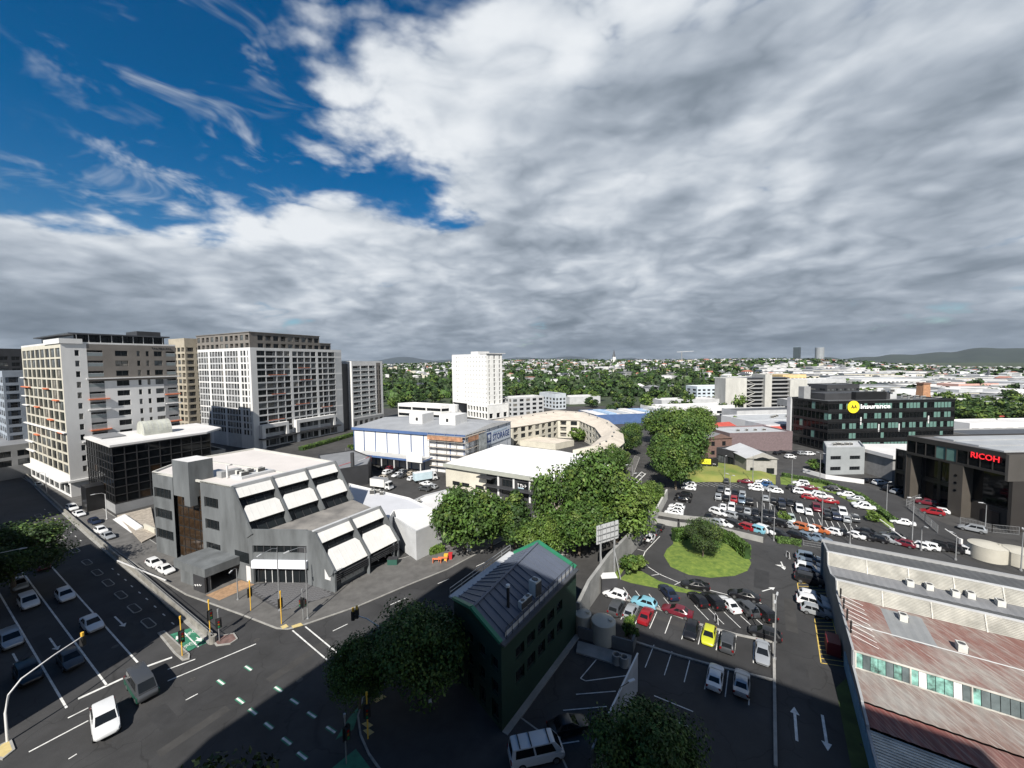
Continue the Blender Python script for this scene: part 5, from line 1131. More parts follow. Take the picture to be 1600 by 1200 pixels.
# ---------------- trees ----------------
leafA=mat('leaf_mid',(.050,.098,.017),.6,.5,.5,spec=.3,detail=3); leafB=mat('leaf_bright',(.082,.138,.022),.6,.4,.5,spec=.3,detail=3); leafC=mat('leaf_dark',(.024,.050,.013),.65,.5,.5,spec=.25,detail=3); leafD=mat('leaf_grey',(.040,.062,.024),.7,.45,.6,spec=.2,detail=3)
leafE=mat('leaf_deep',(.034,.072,.013),.65,.4,.6,spec=.25); leafF=mat('leaf_vivid',(.095,.14,.026),.6,.35,.6,spec=.3)
def tree_mesh(seed,h,r,nleaf,leaf,shape='round',trunk=True,pale=False,lm=None,clumps=26,base=.28):
    """returns (crown mesh, trunk mesh): leaf-sized quads in clumps on the ends of limbs"""
    g=random.Random(seed); crown=MB(); tr=MB()
    cl=[]
    for k in range(clumps):
        for _ in range(30):
            x,y,z=g.uniform(-1,1),g.uniform(-1,1),g.uniform(-1,1); q=x*x+y*y+z*z
            if .12<q<1: break
        if shape=='cone': s=1-.75*(z+1)/2; x*=s; y*=s
        if shape=='weep': z=z*.8-.1
        cl.append((Vector((x*r*.82,y*r*.82,h*base+(h*(1-base))*(z*.42+.50))),r*g.uniform(.26,.46)))
    per=max(1,nleaf//clumps)
    for c,cr in cl:
        hi=(c.z-h*base)/(h*(1-base)); tone=g.choice((0,0,0,1)) if hi<.45 else g.choice((0,0,0,2,1)); cr*=g.choice((.7,1,1,1.25))  # low clumps lean to deeper greens, brighter ones come mostly higher up
        for i in range(per):
            d=Vector((g.gauss(0,1),g.gauss(0,1),g.gauss(0,1))); d.normalize(); rad=cr*(g.random()**.4)
            p=c+Vector((d.x*rad,d.y*rad,d.z*rad*.75))
            if shape=='weep': p.z-=abs(g.gauss(0,.5))*1.2
            n=(d+Vector((g.gauss(0,.5),g.gauss(0,.5),g.gauss(.35,.5)))).normalized()
            a=n.orthogonal().normalized(); a=(Matrix.Rotation(g.uniform(0,6.28),3,n)@a); b=n.cross(a); s=leaf*g.uniform(.6,1.35); w=.62
            if shape=='weep': a=Vector((a.x*.3,a.y*.3,-1)).normalized(); b=n.cross(a).normalized(); w=.35
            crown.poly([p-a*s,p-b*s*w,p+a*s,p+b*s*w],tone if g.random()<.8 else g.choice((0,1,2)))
    if trunk:
        top=h*.62; tr.tube([(0,0,-.2),(.1,.05,h*.2),(-.05,.1,h*.42),(0,0,top)],[h*.028,h*.023,h*.017,h*.008],8)
        for c,cr in cl[::2 if not pale else 1]:
            z0=g.uniform(.22,.5)*h; s=Vector((0,0,z0)); m=s.lerp(c,.5)+Vector((0,0,-.04*h)); tr.tube([s,m,c],[h*.011,h*.007,h*.003],5)
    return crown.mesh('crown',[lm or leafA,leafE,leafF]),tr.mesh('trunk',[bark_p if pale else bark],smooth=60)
TM={}
def tm(key,*a,**k):
    if key not in TM: TM[key]=tree_mesh(*a,**k)
    return TM[key]
for i in range(4): tm(f'A{i}',10+i,10,5.2,13000,.235,clumps=54,base=.16)
for i in range(2): tm(f'N{i}',20+i,10,5.2,24000,.155,clumps=60,base=.16)
tm('P0',31,10,5.4,6500,.28,clumps=36,pale=True,base=.2); tm('C0',41,10,3.6,6500,.27,shape='cone',clumps=34,base=.1); tm('W0',51,10,6.2,9000,.42,shape='weep',clumps=44,base=.1)
for i in range(4): tm(f'S{i}',60+i,10,5.4,900,.75,clumps=22,base=.12)
tm('F0',71,10,5.5,260,1.35,clumps=14,base=.06,trunk=False); tm('F1',72,10,6.2,260,1.4,clumps=14,base=.04,trunk=False); tm('F2',73,10,3.6,200,1.1,shape='cone',clumps=12,base=.04,trunk=False)
def tree(key,x,y,h,r,label,group=None,lm=None,name='tree',z=0.,rz=None):
    cr,tk=TM[key]; t=thing(name,label,'tree',(x,y,z),group); R0={'A':5.2,'N':5.2,'P':5.4,'C':3.6,'W':6.2,'S':5.4,'F':5.6}[key[0]]; rz=rnd.uniform(0,6.28) if rz is None else rz
    for me,nm in ((cr,'crown'),(tk,'trunk')):
        if len(me.vertices)==0: continue
        o=link(me,nm,t,(x,y,z),rz,(r/R0,r/R0,h/10.))
        if nm=='crown' and lm is not None: o.material_slots[0].link='OBJECT'; o.material_slots[0].material=lm
    return t
G1='street trees lining the curving road'
near=[('A0',728,862,14,7.6,leafA),('C0',806,856,12.5,4.6,leafC),('A1',768,858,11,5.0,leafA),('P0',872,846,15,6.4,leafA),('A2',925,830,18,8.0,leafA),('A3',965,846,13.5,7.4,leafB),('A1',842,878,8.5,4.4,leafB),('A0',905,868,11.5,6.0,leafA)]
NL=['broad street tree beside the white flat roofed shop','narrow dark conical street tree in front of the showroom','rounded street tree between the broad and the conical one','open street tree with pale bare limbs behind the green building roof','tallest street tree standing against the showroom roof','bright green street tree at the edge of the curving road','low bright tree right behind the green building ridge','leafy street tree beside the retaining wall billboard']
for (k,x,y,h,r,lm),lb in zip(near,NL):
    p=at(x,y); tree(k,p.x,p.y,h,r,lb,G1,lm)
G2='trees along the far stretch of the road'
FL=['leafy tree beside the crescent end wall','leafy tree between the showroom roof and the crescent','dark tree where the curving road leaves the crescent','small tree just past the crescent on the road','leafy tree next to the white cars on the upper lot edge','middle tree of the far avenue by the painted lattice','large tree in front of the yellow billboard','broad bright tree over the bend of the road','bright tall tree left of the brown brick building','large tree on the inner side of the road bend','bright tree rising behind the brick building','small light green tree at the foot of the far avenue','tree closing the far avenue behind the others']
for k,x,y,h,r,lm in (('A3',962,748,11,5.0,leafA),('A0',940,757,12,5.4,leafA),('A1',980,712,11,5.2,leafC),('A2',988,694,10,5,leafA),('A1',1056,765,14,6.2,leafA),('A0',1040,742,15,6.2,leafA),('A2',1070,738,19,8.2,leafA),('A3',1050,705,18,9,leafB),('A0',1085,705,17,8.0,leafB),('A2',1035,695,17,8.2,leafA),('A1',1092,680,15,8,leafB),('A3',1020,788,6.5,3.0,leafB),('A1',1065,682,14,7,leafA)):
    p=at(x,y); tree(k,p.x,p.y,h,r,FL.pop(0),G2,lm)
p=at(1098,872); tree('N1',p.x,p.y,8.0,3.5,'dense dark rounded tree on the round lawn',None,leafD)
p=at(655,1092); tree('N0',p.x,p.y,11.3,5.7,'big dark shaded tree in front of the green corner building',None,leafA)
p=at(562,1108); tree('N1',p.x,p.y,8.4,3.6,'smaller shaded tree leaning over the crossing',None,leafA)
p=at(1010,1270); tree('N0',p.x,p.y,9.5,4.6,'shaded bushy tree behind the corrugated fence',None,leafA); 
p=at(22,925); tree('N1',p.x,p.y,12,7.2,'roadside tree overhanging the queueing cars',None,leafC)
tree('P0',-19.5,23.5,11.5,4.2,'sparse tree reaching up beside the crossing at the foot of the view',None,leafD)
for x,y,h,r,lb in ((985,897,3.4,2.0,'pale green shrub on the strip lawn by the wall'),(1000,890,2.6,1.4,'small leaning shrub next to the pale green one'),(985,1000,3.4,1.3,'dark upright bush beside the water tanks'),(903,690,7,4.2,'round light green tree in the crescent courtyard'),(1225,815,2.6,1.5,'small clipped tree in the planter by the car park'),(1365,815,2.6,1.6,'small palm like bush at the end of the car row'),(1150,668,7,3.2,'lone conical tree in front of the silver shed'),(1275,735,4,3,'low dark tree by the small grey office'),(555,705,4,3.,'bush on the bank beside the storage building'),(588,722,4.5,3.2,'shrubby tree at the storage building corner')):
    p=at(x,y); tree('S%d'%rnd.randrange(4),p.x,p.y,h,r,lb,None,leafB if h<3.5 and x!=985 or x==903 else leafA,'shrub' if h<4 else 'tree')
# hedges and shrub beds: clumped leaves over a soft core
def hedge(label,pts,w,h,lm=hedgem,n=900,z=0.,name='hedge',leaf=.2):
    g=random.Random(len(pts)*7+int(w*10)); b=MB(); seg=[(Vector((*p,0)),Vector((*q,0))) for p,q in zip(pts,pts[1:])]; tot=sum((q-p).length for p,q in seg)
    t=thing(name,label,'hedge',(*pts[0],z)); core=MB()
    for p,q in seg:
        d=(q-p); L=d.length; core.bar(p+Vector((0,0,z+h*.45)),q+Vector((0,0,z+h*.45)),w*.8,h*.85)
        a=Vector((-d.y,d.x,0)).normalized()
        for i in range(int(n*L/tot)):
            u,vv=g.uniform(-1,1),g.random(); side=g.choice((0,1,2))
            if side==0: pos=p+d*g.random()+a*(u*w/2)+Vector((0,0,z+h+g.gauss(0,.06)))
            else: pos=p+d*g.random()+a*((w/2+g.gauss(0,.05))*(1 if side==1 else -1))+Vector((0,0,z+h*vv))
            nn=Vector((g.gauss(0,1),g.gauss(0,1),g.gauss(.5,1))).normalized(); e=nn.orthogonal().normalized(); f2=nn.cross(e); s=leaf*g.uniform(.6,1.3)
            b.poly([pos-e*s,pos-f2*s*.7,pos+e*s,pos+f2*s*.7])
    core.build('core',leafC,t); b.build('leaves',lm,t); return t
hedge('tall clipped hedge at the back of the round lawn',[xy(1052,846),xy(1100,838),xy(1142,852),xy(1168,874)],1.2,2.6,leafA,5000)
hedge('low hedge running between the lawn and the driveway',[xy(1222,744),xy(1290,757),xy(1345,778),xy(1398,818)],1.2,1.1,hedgem,3500)
hedge('clipped dark hedge along the top of the lawn',[xy(1130,724),xy(1180,735),xy(1208,741)],1.4,1.0,leafC,1500)
hedge('planting bed beside the ramp at the car park edge',[xy(1212,846),xy(1235,848),xy(1252,852)],1.6,.8,hedgem,900)
hedge('bright shrub bed in front of the white flat roofed shop',[xy(652,858),xy(668,864),xy(690,858)],3.0,1.3,leafB,1400)
hedge('grassy bank above the storage yard wall',[xy(470,704),xy(520,690),xy(560,678)],3,1.6,leafB,1400)
# ---------------- vehicles ----------------
glass_c=mat('car_glass',(.010,.012,.014),.03,spec=.3)
def car_meshes(kind):
    """body lofted from stations along the length (front = +X); windows, wheels and lamps are parts of their own"""
    S={'hatch':dict(L=4.1,W=1.74,H=1.49,st=[(-2.05,.62,.42,.80),(-1.98,.78,.30,.93),(-1.5,.86,.24,.96),(-.5,.87,.2,.93),(.6,.87,.2,.92),(1.15,.86,.22,.90),(1.75,.82,.26,.76),(2.0,.70,.32,.62),(2.05,.58,.40,.52)],cab=(-1.92,1.02,-1.45,.28),wx=(-1.25,1.27)),
       'sedan':dict(L=4.6,W=1.78,H=1.44,st=[(-2.3,.62,.42,.78),(-2.22,.78,.32,.92),(-1.6,.86,.24,.95),(-.5,.88,.2,.92),(.6,.88,.2,.90),(1.25,.86,.22,.87),(1.95,.82,.26,.73),(2.25,.68,.34,.60),(2.3,.55,.42,.50)],cab=(-1.72,1.05,-1.0,.22),wx=(-1.38,1.42)),
       'suv':dict(L=4.55,W=1.86,H=1.70,st=[(-2.27,.70,.46,.95),(-2.2,.84,.36,1.06),(-1.6,.91,.28,1.08),(-.5,.92,.25,1.05),(.7,.92,.25,1.04),(1.3,.91,.27,1.0),(1.95,.87,.32,.88),(2.22,.74,.40,.72),(2.27,.6,.46,.6)],cab=(-2.12,1.15,-1.78,.42),wx=(-1.38,1.40)),
       'ute':dict(L=5.2,W=1.85,H=1.78,st=[(-2.6,.85,.48,1.0),(-2.55,.90,.42,1.06),(-1.0,.91,.34,1.06),(-.4,.92,.3,1.06),(.9,.92,.3,1.05),(1.5,.91,.32,1.02),(2.2,.87,.36,.92),(2.52,.76,.44,.76),(2.6,.62,.5,.64)],cab=(-.95,1.35,-.75,.62),wx=(-1.5,1.62)),
       'van':dict(L=4.8,W=1.76,H=1.98,st=[(-2.4,.76,.46,1.02),(-2.36,.84,.36,1.1),(-1.6,.87,.28,1.12),(0,.88,.26,1.12),(1.2,.88,.26,1.10),(1.8,.87,.28,1.06),(2.2,.83,.32,.94),(2.36,.76,.38,.80),(2.4,.66,.46,.66)],cab=(-2.33,2.16,-2.2,1.48),wx=(-1.45,1.55))}[kind]
    b=MB(); st=S['st']; n=len(st); ring=10
    for (x,w,zb,zs) in st:
        zm=zb+(zs-zb)*.5
        half=[(0,zb),(w*.86,zb),(w*1.0,zb+.14),(w*1.0,zm+.08),(w*.95,zs-.02),(w*.62,zs+.035)]
        pts=[(x,y,z) for y,z in half]+[(x,0,zs+.05)]+[(x,-y,z) for y,z in reversed(half[1:])]
        b.v+=pts
    R=12
    for i in range(n-1):
        for k in range(R): b.f.append((i*R+k,i*R+(k+1)%R,(i+1)*R+(k+1)%R,(i+1)*R+k)); b.m.append(0)
    b.f.append(tuple(range(R))); b.m.append(0); b.f.append(tuple((n-1)*R+k for k in reversed(range(R)))); b.m.append(0)
    x0,x1,r0,r1=S['cab']; zb=[s for s in st if s[0]<=0][-1][3]-.04; H=S['H']; wb=S['W']/2*.93; wt=S['W']/2*(.70 if kind not in('van','suv') else .78)
    zr=H-.05; xm=(r0+r1)/2
    base=[(x0,wb*.86),(x0+.25,wb),(x1-.45,wb),(x1,wb*.93)]; top=[(r0,wt*.95),(r0+.2,wt),(r1-.25,wt),(r1,wt*.97)]
    i=len(b.v)
    bl=[(x,y,zb) for x,y in base]+[(x,-y,zb) for x,y in reversed(base)]; tl=[(x,y,zr-.03*(k in(0,3))) for k,(x,y) in enumerate(top)]+[(x,-y,zr-.03*(k in(0,3))) for k,(x,y) in reversed(list(enumerate(top)))]
    b.v+=bl+tl
    for k in range(8): b.f.append((i+k,i+8+k,i+8+(k+1)%8,i+(k+1)%8)); b.m.append(0)
    c=len(b.v); b.v+=[(r0+.15,0,H),(xm,0,H+.015),(r1-.2,0,H)]
    t0=i+8
    for f in ((t0,c,t0+7),(t0,t0+1,c),(t0+1,c+1,c),(t0+1,t0+2,c+1),(t0+2,c+2,c+1),(t0+2,t0+3,c+2),(t0+3,t0+4,c+2),(t0+4,t0+5,c+2),(t0+5,c+1,c+2),(t0+5,t0+6,c+1),(t0+6,c,c+1),(t0+6,t0+7,c)): b.f.append(f); b.m.append(0)
    body=b.mesh('body',[mat('car_white',(.62,.63,.64),.3,spec=.6)],smooth=38)
    def pane(A,B,C,D,mx=.06,mz=.1,o=.012):
        A,B,C,D=map(Vector,(A,B,C,D)); nn=(B-A).cross(D-A).normalized()
        f=lambda u,v:(A.lerp(B,u)).lerp(D.lerp(C,u),v)+nn*o
        return [f(mx,mz),f(1-mx,mz),f(1-mx,1-mz),f(mx,1-mz)]
    P=lambda l,k:l[k]
    ws=MB(); ws.poly(pane(bl[4],bl[3],tl[3],tl[4],.05,.06)); rw=MB(); rw.poly(pane(bl[0],bl[7],tl[7],tl[0],.08,.12))
    sw=[]
    for s in (0,1):
        q=MB()
        ia,ib=(1,2) if s==0 else (5,6)
        A,B,C,D=(bl[2],bl[1],tl[1],tl[2]) if s==0 else (bl[6],bl[5],tl[5],tl[6])
        A,B,C,D=map(Vector,(A,B,C,D))
        for u0,u1 in ((.02,.47),(.51,.98)):
            p=lambda u,v:tuple((A.lerp(B,u)).lerp(D.lerp(C,u),v)+(B-A).cross(D-A).normalized()*.012); q.poly([p(u0,.14),p(u1,.14),p(u1,.9),p(u0,.9)])
        sw.append(q.mesh('side_window',[glass_c]))
    wm=MB(); rr=.32 if kind in('hatch','sedan') else .36; nseg=14
    for (ra,rb,y0,y1,m) in ((rr,rr,-.11,.11,0),(rr*.62,rr*.62,-.115,.115,1)):
        bot=[(ra*math.cos(2*math.pi*k/nseg),y0,ra*math.sin(2*math.pi*k/nseg)) for k in range(nseg)]; tp=[(x,y1,z) for x,_,z in bot]; wm.hexa(bot,tp,m)
    wheel=wm.mesh('wheel',[rubber,rim])
    sf=st[-2]; hl=MB(); hl.box(-.05,.05,-.17,.17,-.08,.08); tlm=MB(); tlm.box(-.04,.04,-.13,.13,-.14,.14)
    return dict(S=S,body=body,ws=ws.mesh('windscreen',[glass_c]),rw=rw.mesh('rear_window',[glass_c]),sw=sw,wheel=wheel,rr=rr,hl=hl.mesh('headlight',[lamp_w]),tl=tlm.mesh('tail_light',[lamp_r]))
CARS={k:car_meshes(k) for k in ('hatch','sedan','suv','ute','van')}
def cpaint(name,c,metal=.0,rough=.28): return mat('car_'+name,c,rough,metal=metal,spec=.6)
CC={'w':('white',MATS['car_white']),'k':('black',cpaint('black',(.010,.010,.012))),'s':('silver',cpaint('silver',(.36,.38,.40),.35)),'g':('dark grey',cpaint('grey',(.07,.075,.082),.3)),'r':('red',cpaint('red',(.24,.010,.016))),'d':('dark red',cpaint('dark_red',(.12,.012,.022))),'b':('blue',cpaint('blue',(.03,.09,.22),.2)),'n':('navy',cpaint('navy',(.016,.024,.05),.2)),'c':('sky blue',cpaint('sky',(.17,.38,.47))),'o':('orange',cpaint('orange',(.36,.10,.03))),'y':('lime yellow',cpaint('lime',(.44,.46,.03))),'t':('pale green',cpaint('pale_green',(.40,.47,.45),.2)),'l':('slate blue',cpaint('slate',(.16,.21,.27),.3)),'e':('beige',cpaint('beige',(.42,.37,.30)))}
PROTO={}
def car(kind,c,x,y,az,where,group=None,lamps=True,z=0.,label=None,sc=.95):
    key=(kind,lamps)
    m=CARS[kind]; S=m['S']
    if key not in PROTO:
        root=bpy.data.objects.new('car',None); root.empty_display_size=.5; col.objects.link(root)
        def part(me,nm,loc=(0,0,0),rz=0.):
            o=bpy.data.objects.new(nm,me); col.objects.link(o); o.parent=root; o.location=loc; o.rotation_euler=(0,0,rz); return o
        b=part(m['body'],'body'); b.material_slots[0].link='OBJECT'
        part(m['ws'],'windscreen'); part(m['rw'],'rear_window'); part(m['sw'][0],'side_window'); part(m['sw'][1],'side_window')
        for wx in S['wx']:
            for s in (-1,1): part(m['wheel'],'wheel',(wx,s*(S['W']/2-.10),m['rr']))
        if lamps:
            f=S['st'][-2]; r=S['st'][1]
            for s in (-1,1):
                part(m['hl'],'headlight',(f[0]-.10,s*f[1]*.80,f[3]-.06),s*.35); part(m['tl'],'tail_light',(r[0]-.03,s*r[1]*.86,r[3]-.14))
        PROTO[key]=root; o=root
    else: o=copy_tree(PROTO[key])
    o.location=(x,y,z+.012); o.rotation_euler=(0,0,rotz(az)); o.scale=(sc,sc,sc); o.name='car' if kind!='van' else 'van'
    for k in ('label','category','group'):
        if k in o: del o[k]
    nm,mm=CC[c]; 
    for ch in o.children:
        if ch.name.startswith('body'): ch.material_slots[0].link='OBJECT'; ch.material_slots[0].material=mm
    kn={'hatch':'hatchback','sedan':'sedan','suv':'tall wagon','ute':'pickup','van':'van'}[kind]
    tag(o,label or f'{nm} {kn} {where}','van' if kind=='van' else 'car',group); return o
def cars(lst,ox,oy,sc,where,group,az,lamps=False):
    for q in lst:
        x,y,c=q[:3]; a=q[3] if len(q)>3 and q[3] is not None else az; k=q[4] if len(q)>4 else rnd.choice(('hatch','hatch','sedan','suv','suv'))
        p=at(ox+x*sc,oy+y*sc); car(k,c,p.x,p.y,a+rnd.uniform(-2,2)+(180 if rnd.random()<.4 and len(q)<=3 else 0),where,group,lamps)
# queue on the street
GQ='vehicles on the signalled street'
for x,y,c,k,w in ((45,946,'w','suv','waiting in the kerb side lanes behind the signal arm'),(102,935,'w','hatch','waiting between the two long lane lines'),(144,980,'w','sedan','waiting behind the yellow signal box'),(17,1006,'s','suv','at the head of the kerb lane queue'),(110,1036,'g','sedan','dark in shade near the stop line'),(44,1060,'k','suv','beneath the long curved signal arm'),(66,888,'d','hatch','under the roadside tree in the queue'),(30,918,'s','hatch','half hidden by the roadside tree')):
    p=at(x,y); car(k,c,p.x,p.y,121,w,GQ,sc=1.06)
p=at(165,1135); car('suv','w',p.x,p.y,130,'crossing the junction in bright sun',GQ,sc=1.12)
p=at(838,1186); v2=car('van','w',p.x,p.y,78,'',None,label='white van with black roof bars in the shaded yard',sc=1.1)
p=at(222,1080); v=car('van','g',p.x,p.y,124,'',GQ,label='grey and green minivan turning past the stop line',sc=1.12)
b=MB(); b.box(-2.36,2.22,-.89,.89,.34,.82); q=b.mesh('lower_panel',[mat('van_green',(.015,.075,.05),.35)]); o=bpy.data.objects.new('lower_panel',q); col.objects.link(o); o.parent=v
for x,y,c,k,w in ((241,884,'w','hatch','parked at the kerb beside the grey office'),(259,894,'w','sedan','parked in front of another white car by the grey office'),(158,832,'w','hatch','parked on the service lane beyond the barrier'),(169,841,'s','sedan','behind a white hatchback on the service lane'),(148,818,'n','hatch','on the service lane near the wooden deck'),(113,797,'w','suv','on the service lane by the black glass office'),(124,806,'w','sedan','stopped on the service lane in shade'),(60,760,'s','sedan','parked below the white apartment tower'),(36,738,'w','hatch','parked near the low podium building'),(30,730,'s','hatch','far up the service lane')):
    p=at(x,y); car(k,c,p.x,p.y,118,w,'cars on the service lane')
# storage yard
cars([(250,570,'k'),(310,576,'d'),(285,617,'w'),(360,598,'k'),(372,642,'w'),(432,608,'s'),(430,648,'g'),(482,612,'k'),(512,628,'e'),(520,676,'w'),(650,728,'w',-62,'sedan'),(640,778,'g',-62,'suv'),(705,758,'s',-62,'hatch'),(228,668,'e',-62,'hatch')],560,640,.1625,'parked in the storage yard','cars in the storage yard',25)
# upper car park
GU='cars in the upper car park'; WU='parked in the upper car park'
U=-59; V=31
cars([(230,158,'w',U),(225,182,'w',U),(195,228,'k',U),(185,254,'k',U),(150,298,'w',U),(142,318,'w',U),(132,338,'w',U),(578,140,'d',U,'sedan'),(640,166,'w',U),(645,186,'w',U),(700,160,'b',U),(735,188,'s',U),(690,142,'w',U),(765,200,'w',U),(460,135,'g',V)],1020,720,.25,'parked along the edge of the upper car park','cars along the car park edge',V)
cars([(425,192,'g'),(468,208,'w'),(410,238,'s'),(457,242,'k'),(512,215,'k'),(508,252,'r'),(560,222,'s'),(555,258,'l'),(605,268,'k'),(705,246,'s'),(752,262,'k'),(805,272,'n'),(806,304,'k'),(857,276,'k'),(910,286,'k'),(917,316,'w'),(970,330,'w'),(1022,308,'d')],1020,720,.25,'in the back row of the upper car park',GU+', back row',V)
cars([(440,300,'w'),(492,306,'w'),(540,322,'k'),(592,326,'s'),(640,338,'k'),(700,344,'k'),(748,352,'k'),(1085,332,'g'),(1088,360,'k'),(1127,325,'g'),(1140,360,'n'),(1185,335,'w'),(1205,376,'s'),(1257,372,'g',V,'suv'),(865,374,'t'),(350,360,'k')],1020,720,.25,'in the middle row of the upper car park',GU+', middle row',V)
cars([(412,338,'w'),(475,352,'s'),(535,363,'k'),(590,374,'k'),(650,382,'k'),(720,392,'k'),(780,402,'k'),(842,414,'s'),(905,424,'o'),(968,434,'w'),(1040,446,'o'),(1115,455,'w'),(1182,464,'k'),(1248,476,'w'),(1312,484,'k'),(1350,462,'k'),(1400,500,'k'),(1470,508,'s'),(1500,482,'g'),(1560,530,'d')],1020,720,.25,'in the long front row of the upper car park',GU+', front row',-35)
cars([(385,396,'s'),(440,405,'w'),(510,414,'k'),(570,428,'r'),(637,444,'c'),(702,450,'w'),(790,470,'k'),(905,482,'k'),(965,490,'l'),(1040,497,'l')],1020,720,.25,'against the fence of the upper car park',GU+', fence row',-35)
cars([(925,152,'w'),(950,168,'w'),(885,182,'k'),(930,208,'w'),(975,180,'d'),(1010,216,'w'),(980,240,'r'),(1065,234,'w'),(1098,264,'r',U,'sedan'),(1115,182,'k'),(1150,194,'k'),(1205,222,'w'),(1270,250,'s'),(1300,285,'w'),(1330,304,'w',U,'ute'),(1560,398,'w',-50,'sedan')],1020,720,.25,'beside the long hedge of the upper car park','cars beside the hedge',U)
cars([(937,464,'w'),(992,468,'w'),(1042,466,'k'),(1130,482,'k'),(1222,498,'w'),(1272,492,'k'),(1395,536,'k'),(1512,554,'r'),(1575,556,'k')],1200,740,.25,'in the row behind the sawtooth warehouse','cars behind the warehouse',-35)
cars([(1275,360,'s',-40),(1065,246,'w',-50),(1025,254,'r',-50),(990,194,'d',-50),(805,122,'s',70),(850,104,'w',70),(760,106,'k',70),(700,70,'w',80),(640,56,'k',80)],1200,740,.25,'by the dark bronze office','cars by the bronze office',-40)
cars([(900,600,'k',70),(950,590,'k',70),(1035,640,'w',80),(1050,612,'k',80),(1100,600,'k',80),(1160,605,'s',80),(1235,610,'w',80)],1080,620,.15,'outside the mauve brick warehouse','cars outside the brick warehouse',80)
# lower car park
WL='in the lower car park'
for x,y,c,az,k,w in ((245,536,'w',-55,'hatch','tucked against the wall above the water tanks'),(255,618,'g',33,'suv','in the tank end bay of the lower car park'),(345,640,'s',33,'hatch','between a dark wagon and a red car'),(438,668,'r',33,'sedan','in the lower car park row above the tanks'),(425,586,'c',-57,'hatch','behind the kerb of the lower car park'),(632,640,'d',-57,'sedan','behind the white kerb, half hidden'),(722,762,'k',213,'hatch','next to the lime yellow hatchback'),(830,795,'y',213,'hatch','in the lower car park row'),(948,838,'g',33,'suv','on the other side of the lime yellow hatchback'),(1165,905,'s',213,'sedan','at the lamp post end of the lower row'),(1180,782,'k',-57,'hatch','behind the kerb near the lamp post'),(576,520,'n',-7,'sedan','alone on the strip lawn edge'),(745,476,'k',-70,'sedan','parked along the lawn kerb'),(762,566,'k',-7,'hatch','first in the angled row below the lawn'),(855,578,'k',-7,'suv','in the angled row beside the white sedan'),(952,596,'w',-7,'sedan','in the angled row below the round lawn'),(1050,540,'k',-60,'sedan','crosswise behind the angled row'),(1062,622,'g',-7,'suv','in the angled row beside the last black one'),(1165,650,'k',-7,'suv','last in the angled row below the round lawn'),(870,1056,'w',33,'sedan','in the shaded bay row with its tail outward'),(1035,1092,'s',33,'sedan','beside the white sedan in the shaded bay row')):
    p=at(900+x/4,800+y/4); car(k,c,p.x,p.y,az,w,'cars in the lower car park')
for x,y,c,k in ((465,174,'w','hatch'),(495,140,'g','hatch'),(525,110,'k','hatch')):
    p=at(900+x/4,800+y/4); car(k,c,p.x,p.y,33,'parked down the ramp beside the tall concrete wall','cars on the ramp')
for i,(x,y,c) in enumerate(((1458,306,'l'),(1462,342,'l'),(1458,376,'w'),(1456,408,'n'),(1460,444,'k'),(1482,552,'w'),(1482,590,'w'),(1500,640,'s'))):
    p=at(900+x/4,800+y/4); car('hatch' if i%2 else 'suv',c,p.x,p.y,123,'nosed up to the warehouse wall'+(' beyond the hatched bay' if i<5 else ' between the hatched bays'),'cars against the warehouse wall')
p=at(888,1141); car('sedan','k',p.x,p.y,75,'shaded in the yard below the green building')
for x in (-1.6,-.6,1.0):
    b=MB(); b.box(x-.04,x+.04,-.72,.72,2.0,2.06); q=b.mesh('roof_bar',[rubber]); o=bpy.data.objects.new('roof_bar',q); col.objects.link(o); o.parent=v2
# lorries in the storage yard
def lorry(x,y,az,label,L=7.2,boxm=white,roofm=None,txt=None):
    p=at(x,y); t=thing('truck',label,'truck',(p.x,p.y,0)); t.rotation_euler=(0,0,rotz(az))
    def pt(nm,b,m): o=b.build(nm,m,t,local=True); return o
    b=MB(); b.box(-L/2,L/2-1.9,-1.15,1.15,.95,3.3,0,1); pt('cargo_box',b,[boxm,roofm or boxm]); b=MB(); b.box(-L/2,L/2-.3,-.45,.45,.55,.95); pt('chassis',b,rubber)
    b=MB(); c0=L/2-1.75; c1=L/2; b.hexa([(c0,-1.05,.5),(c1,-1.05,.5),(c1,1.05,.5),(c0,1.05,.5)],[(c0,-1.0,2.5),(c1-.55,-1.0,2.5),(c1-.55,1.0,2.5),(c0,1.0,2.5)]); pt('cab',b,MATS['car_white'])
    b=MB(); b.poly([(c1-.14,-.9,1.5),(c1-.14,.9,1.5),(c1-.47,.9,2.35),(c1-.47,-.9,2.35)]); b.v=[(x+.03,y,z) for x,y,z in b.v]; pt('windscreen',b,glass)
    for s in (-1,1):
        b=MB(); b.poly([(c0+.3,s*1.045,1.5),(c1-.35,s*1.045,1.5),(c1-.6,s*1.02,2.3),(c0+.3,s*1.02,2.3)]); pt('side_window',b,glass)
        for wx in (-L/2+1.4,L/2-.9): o=bpy.data.objects.new('wheel',CARS['suv']['wheel']); col.objects.link(o); o.parent=t; o.location=(wx,s*.95,.45); o.scale=(1.25,1.5,1.25)
    return t
lorry(665,752,60,'white box lorry with pale blue side parked in front of the storage canopy',7.6,mat('lorry_blue',(.50,.62,.68),.5,.1,.5),white)
lorry(597,764,110,'white box lorry with grey roof in the storage yard',7.0,white,roof_g)
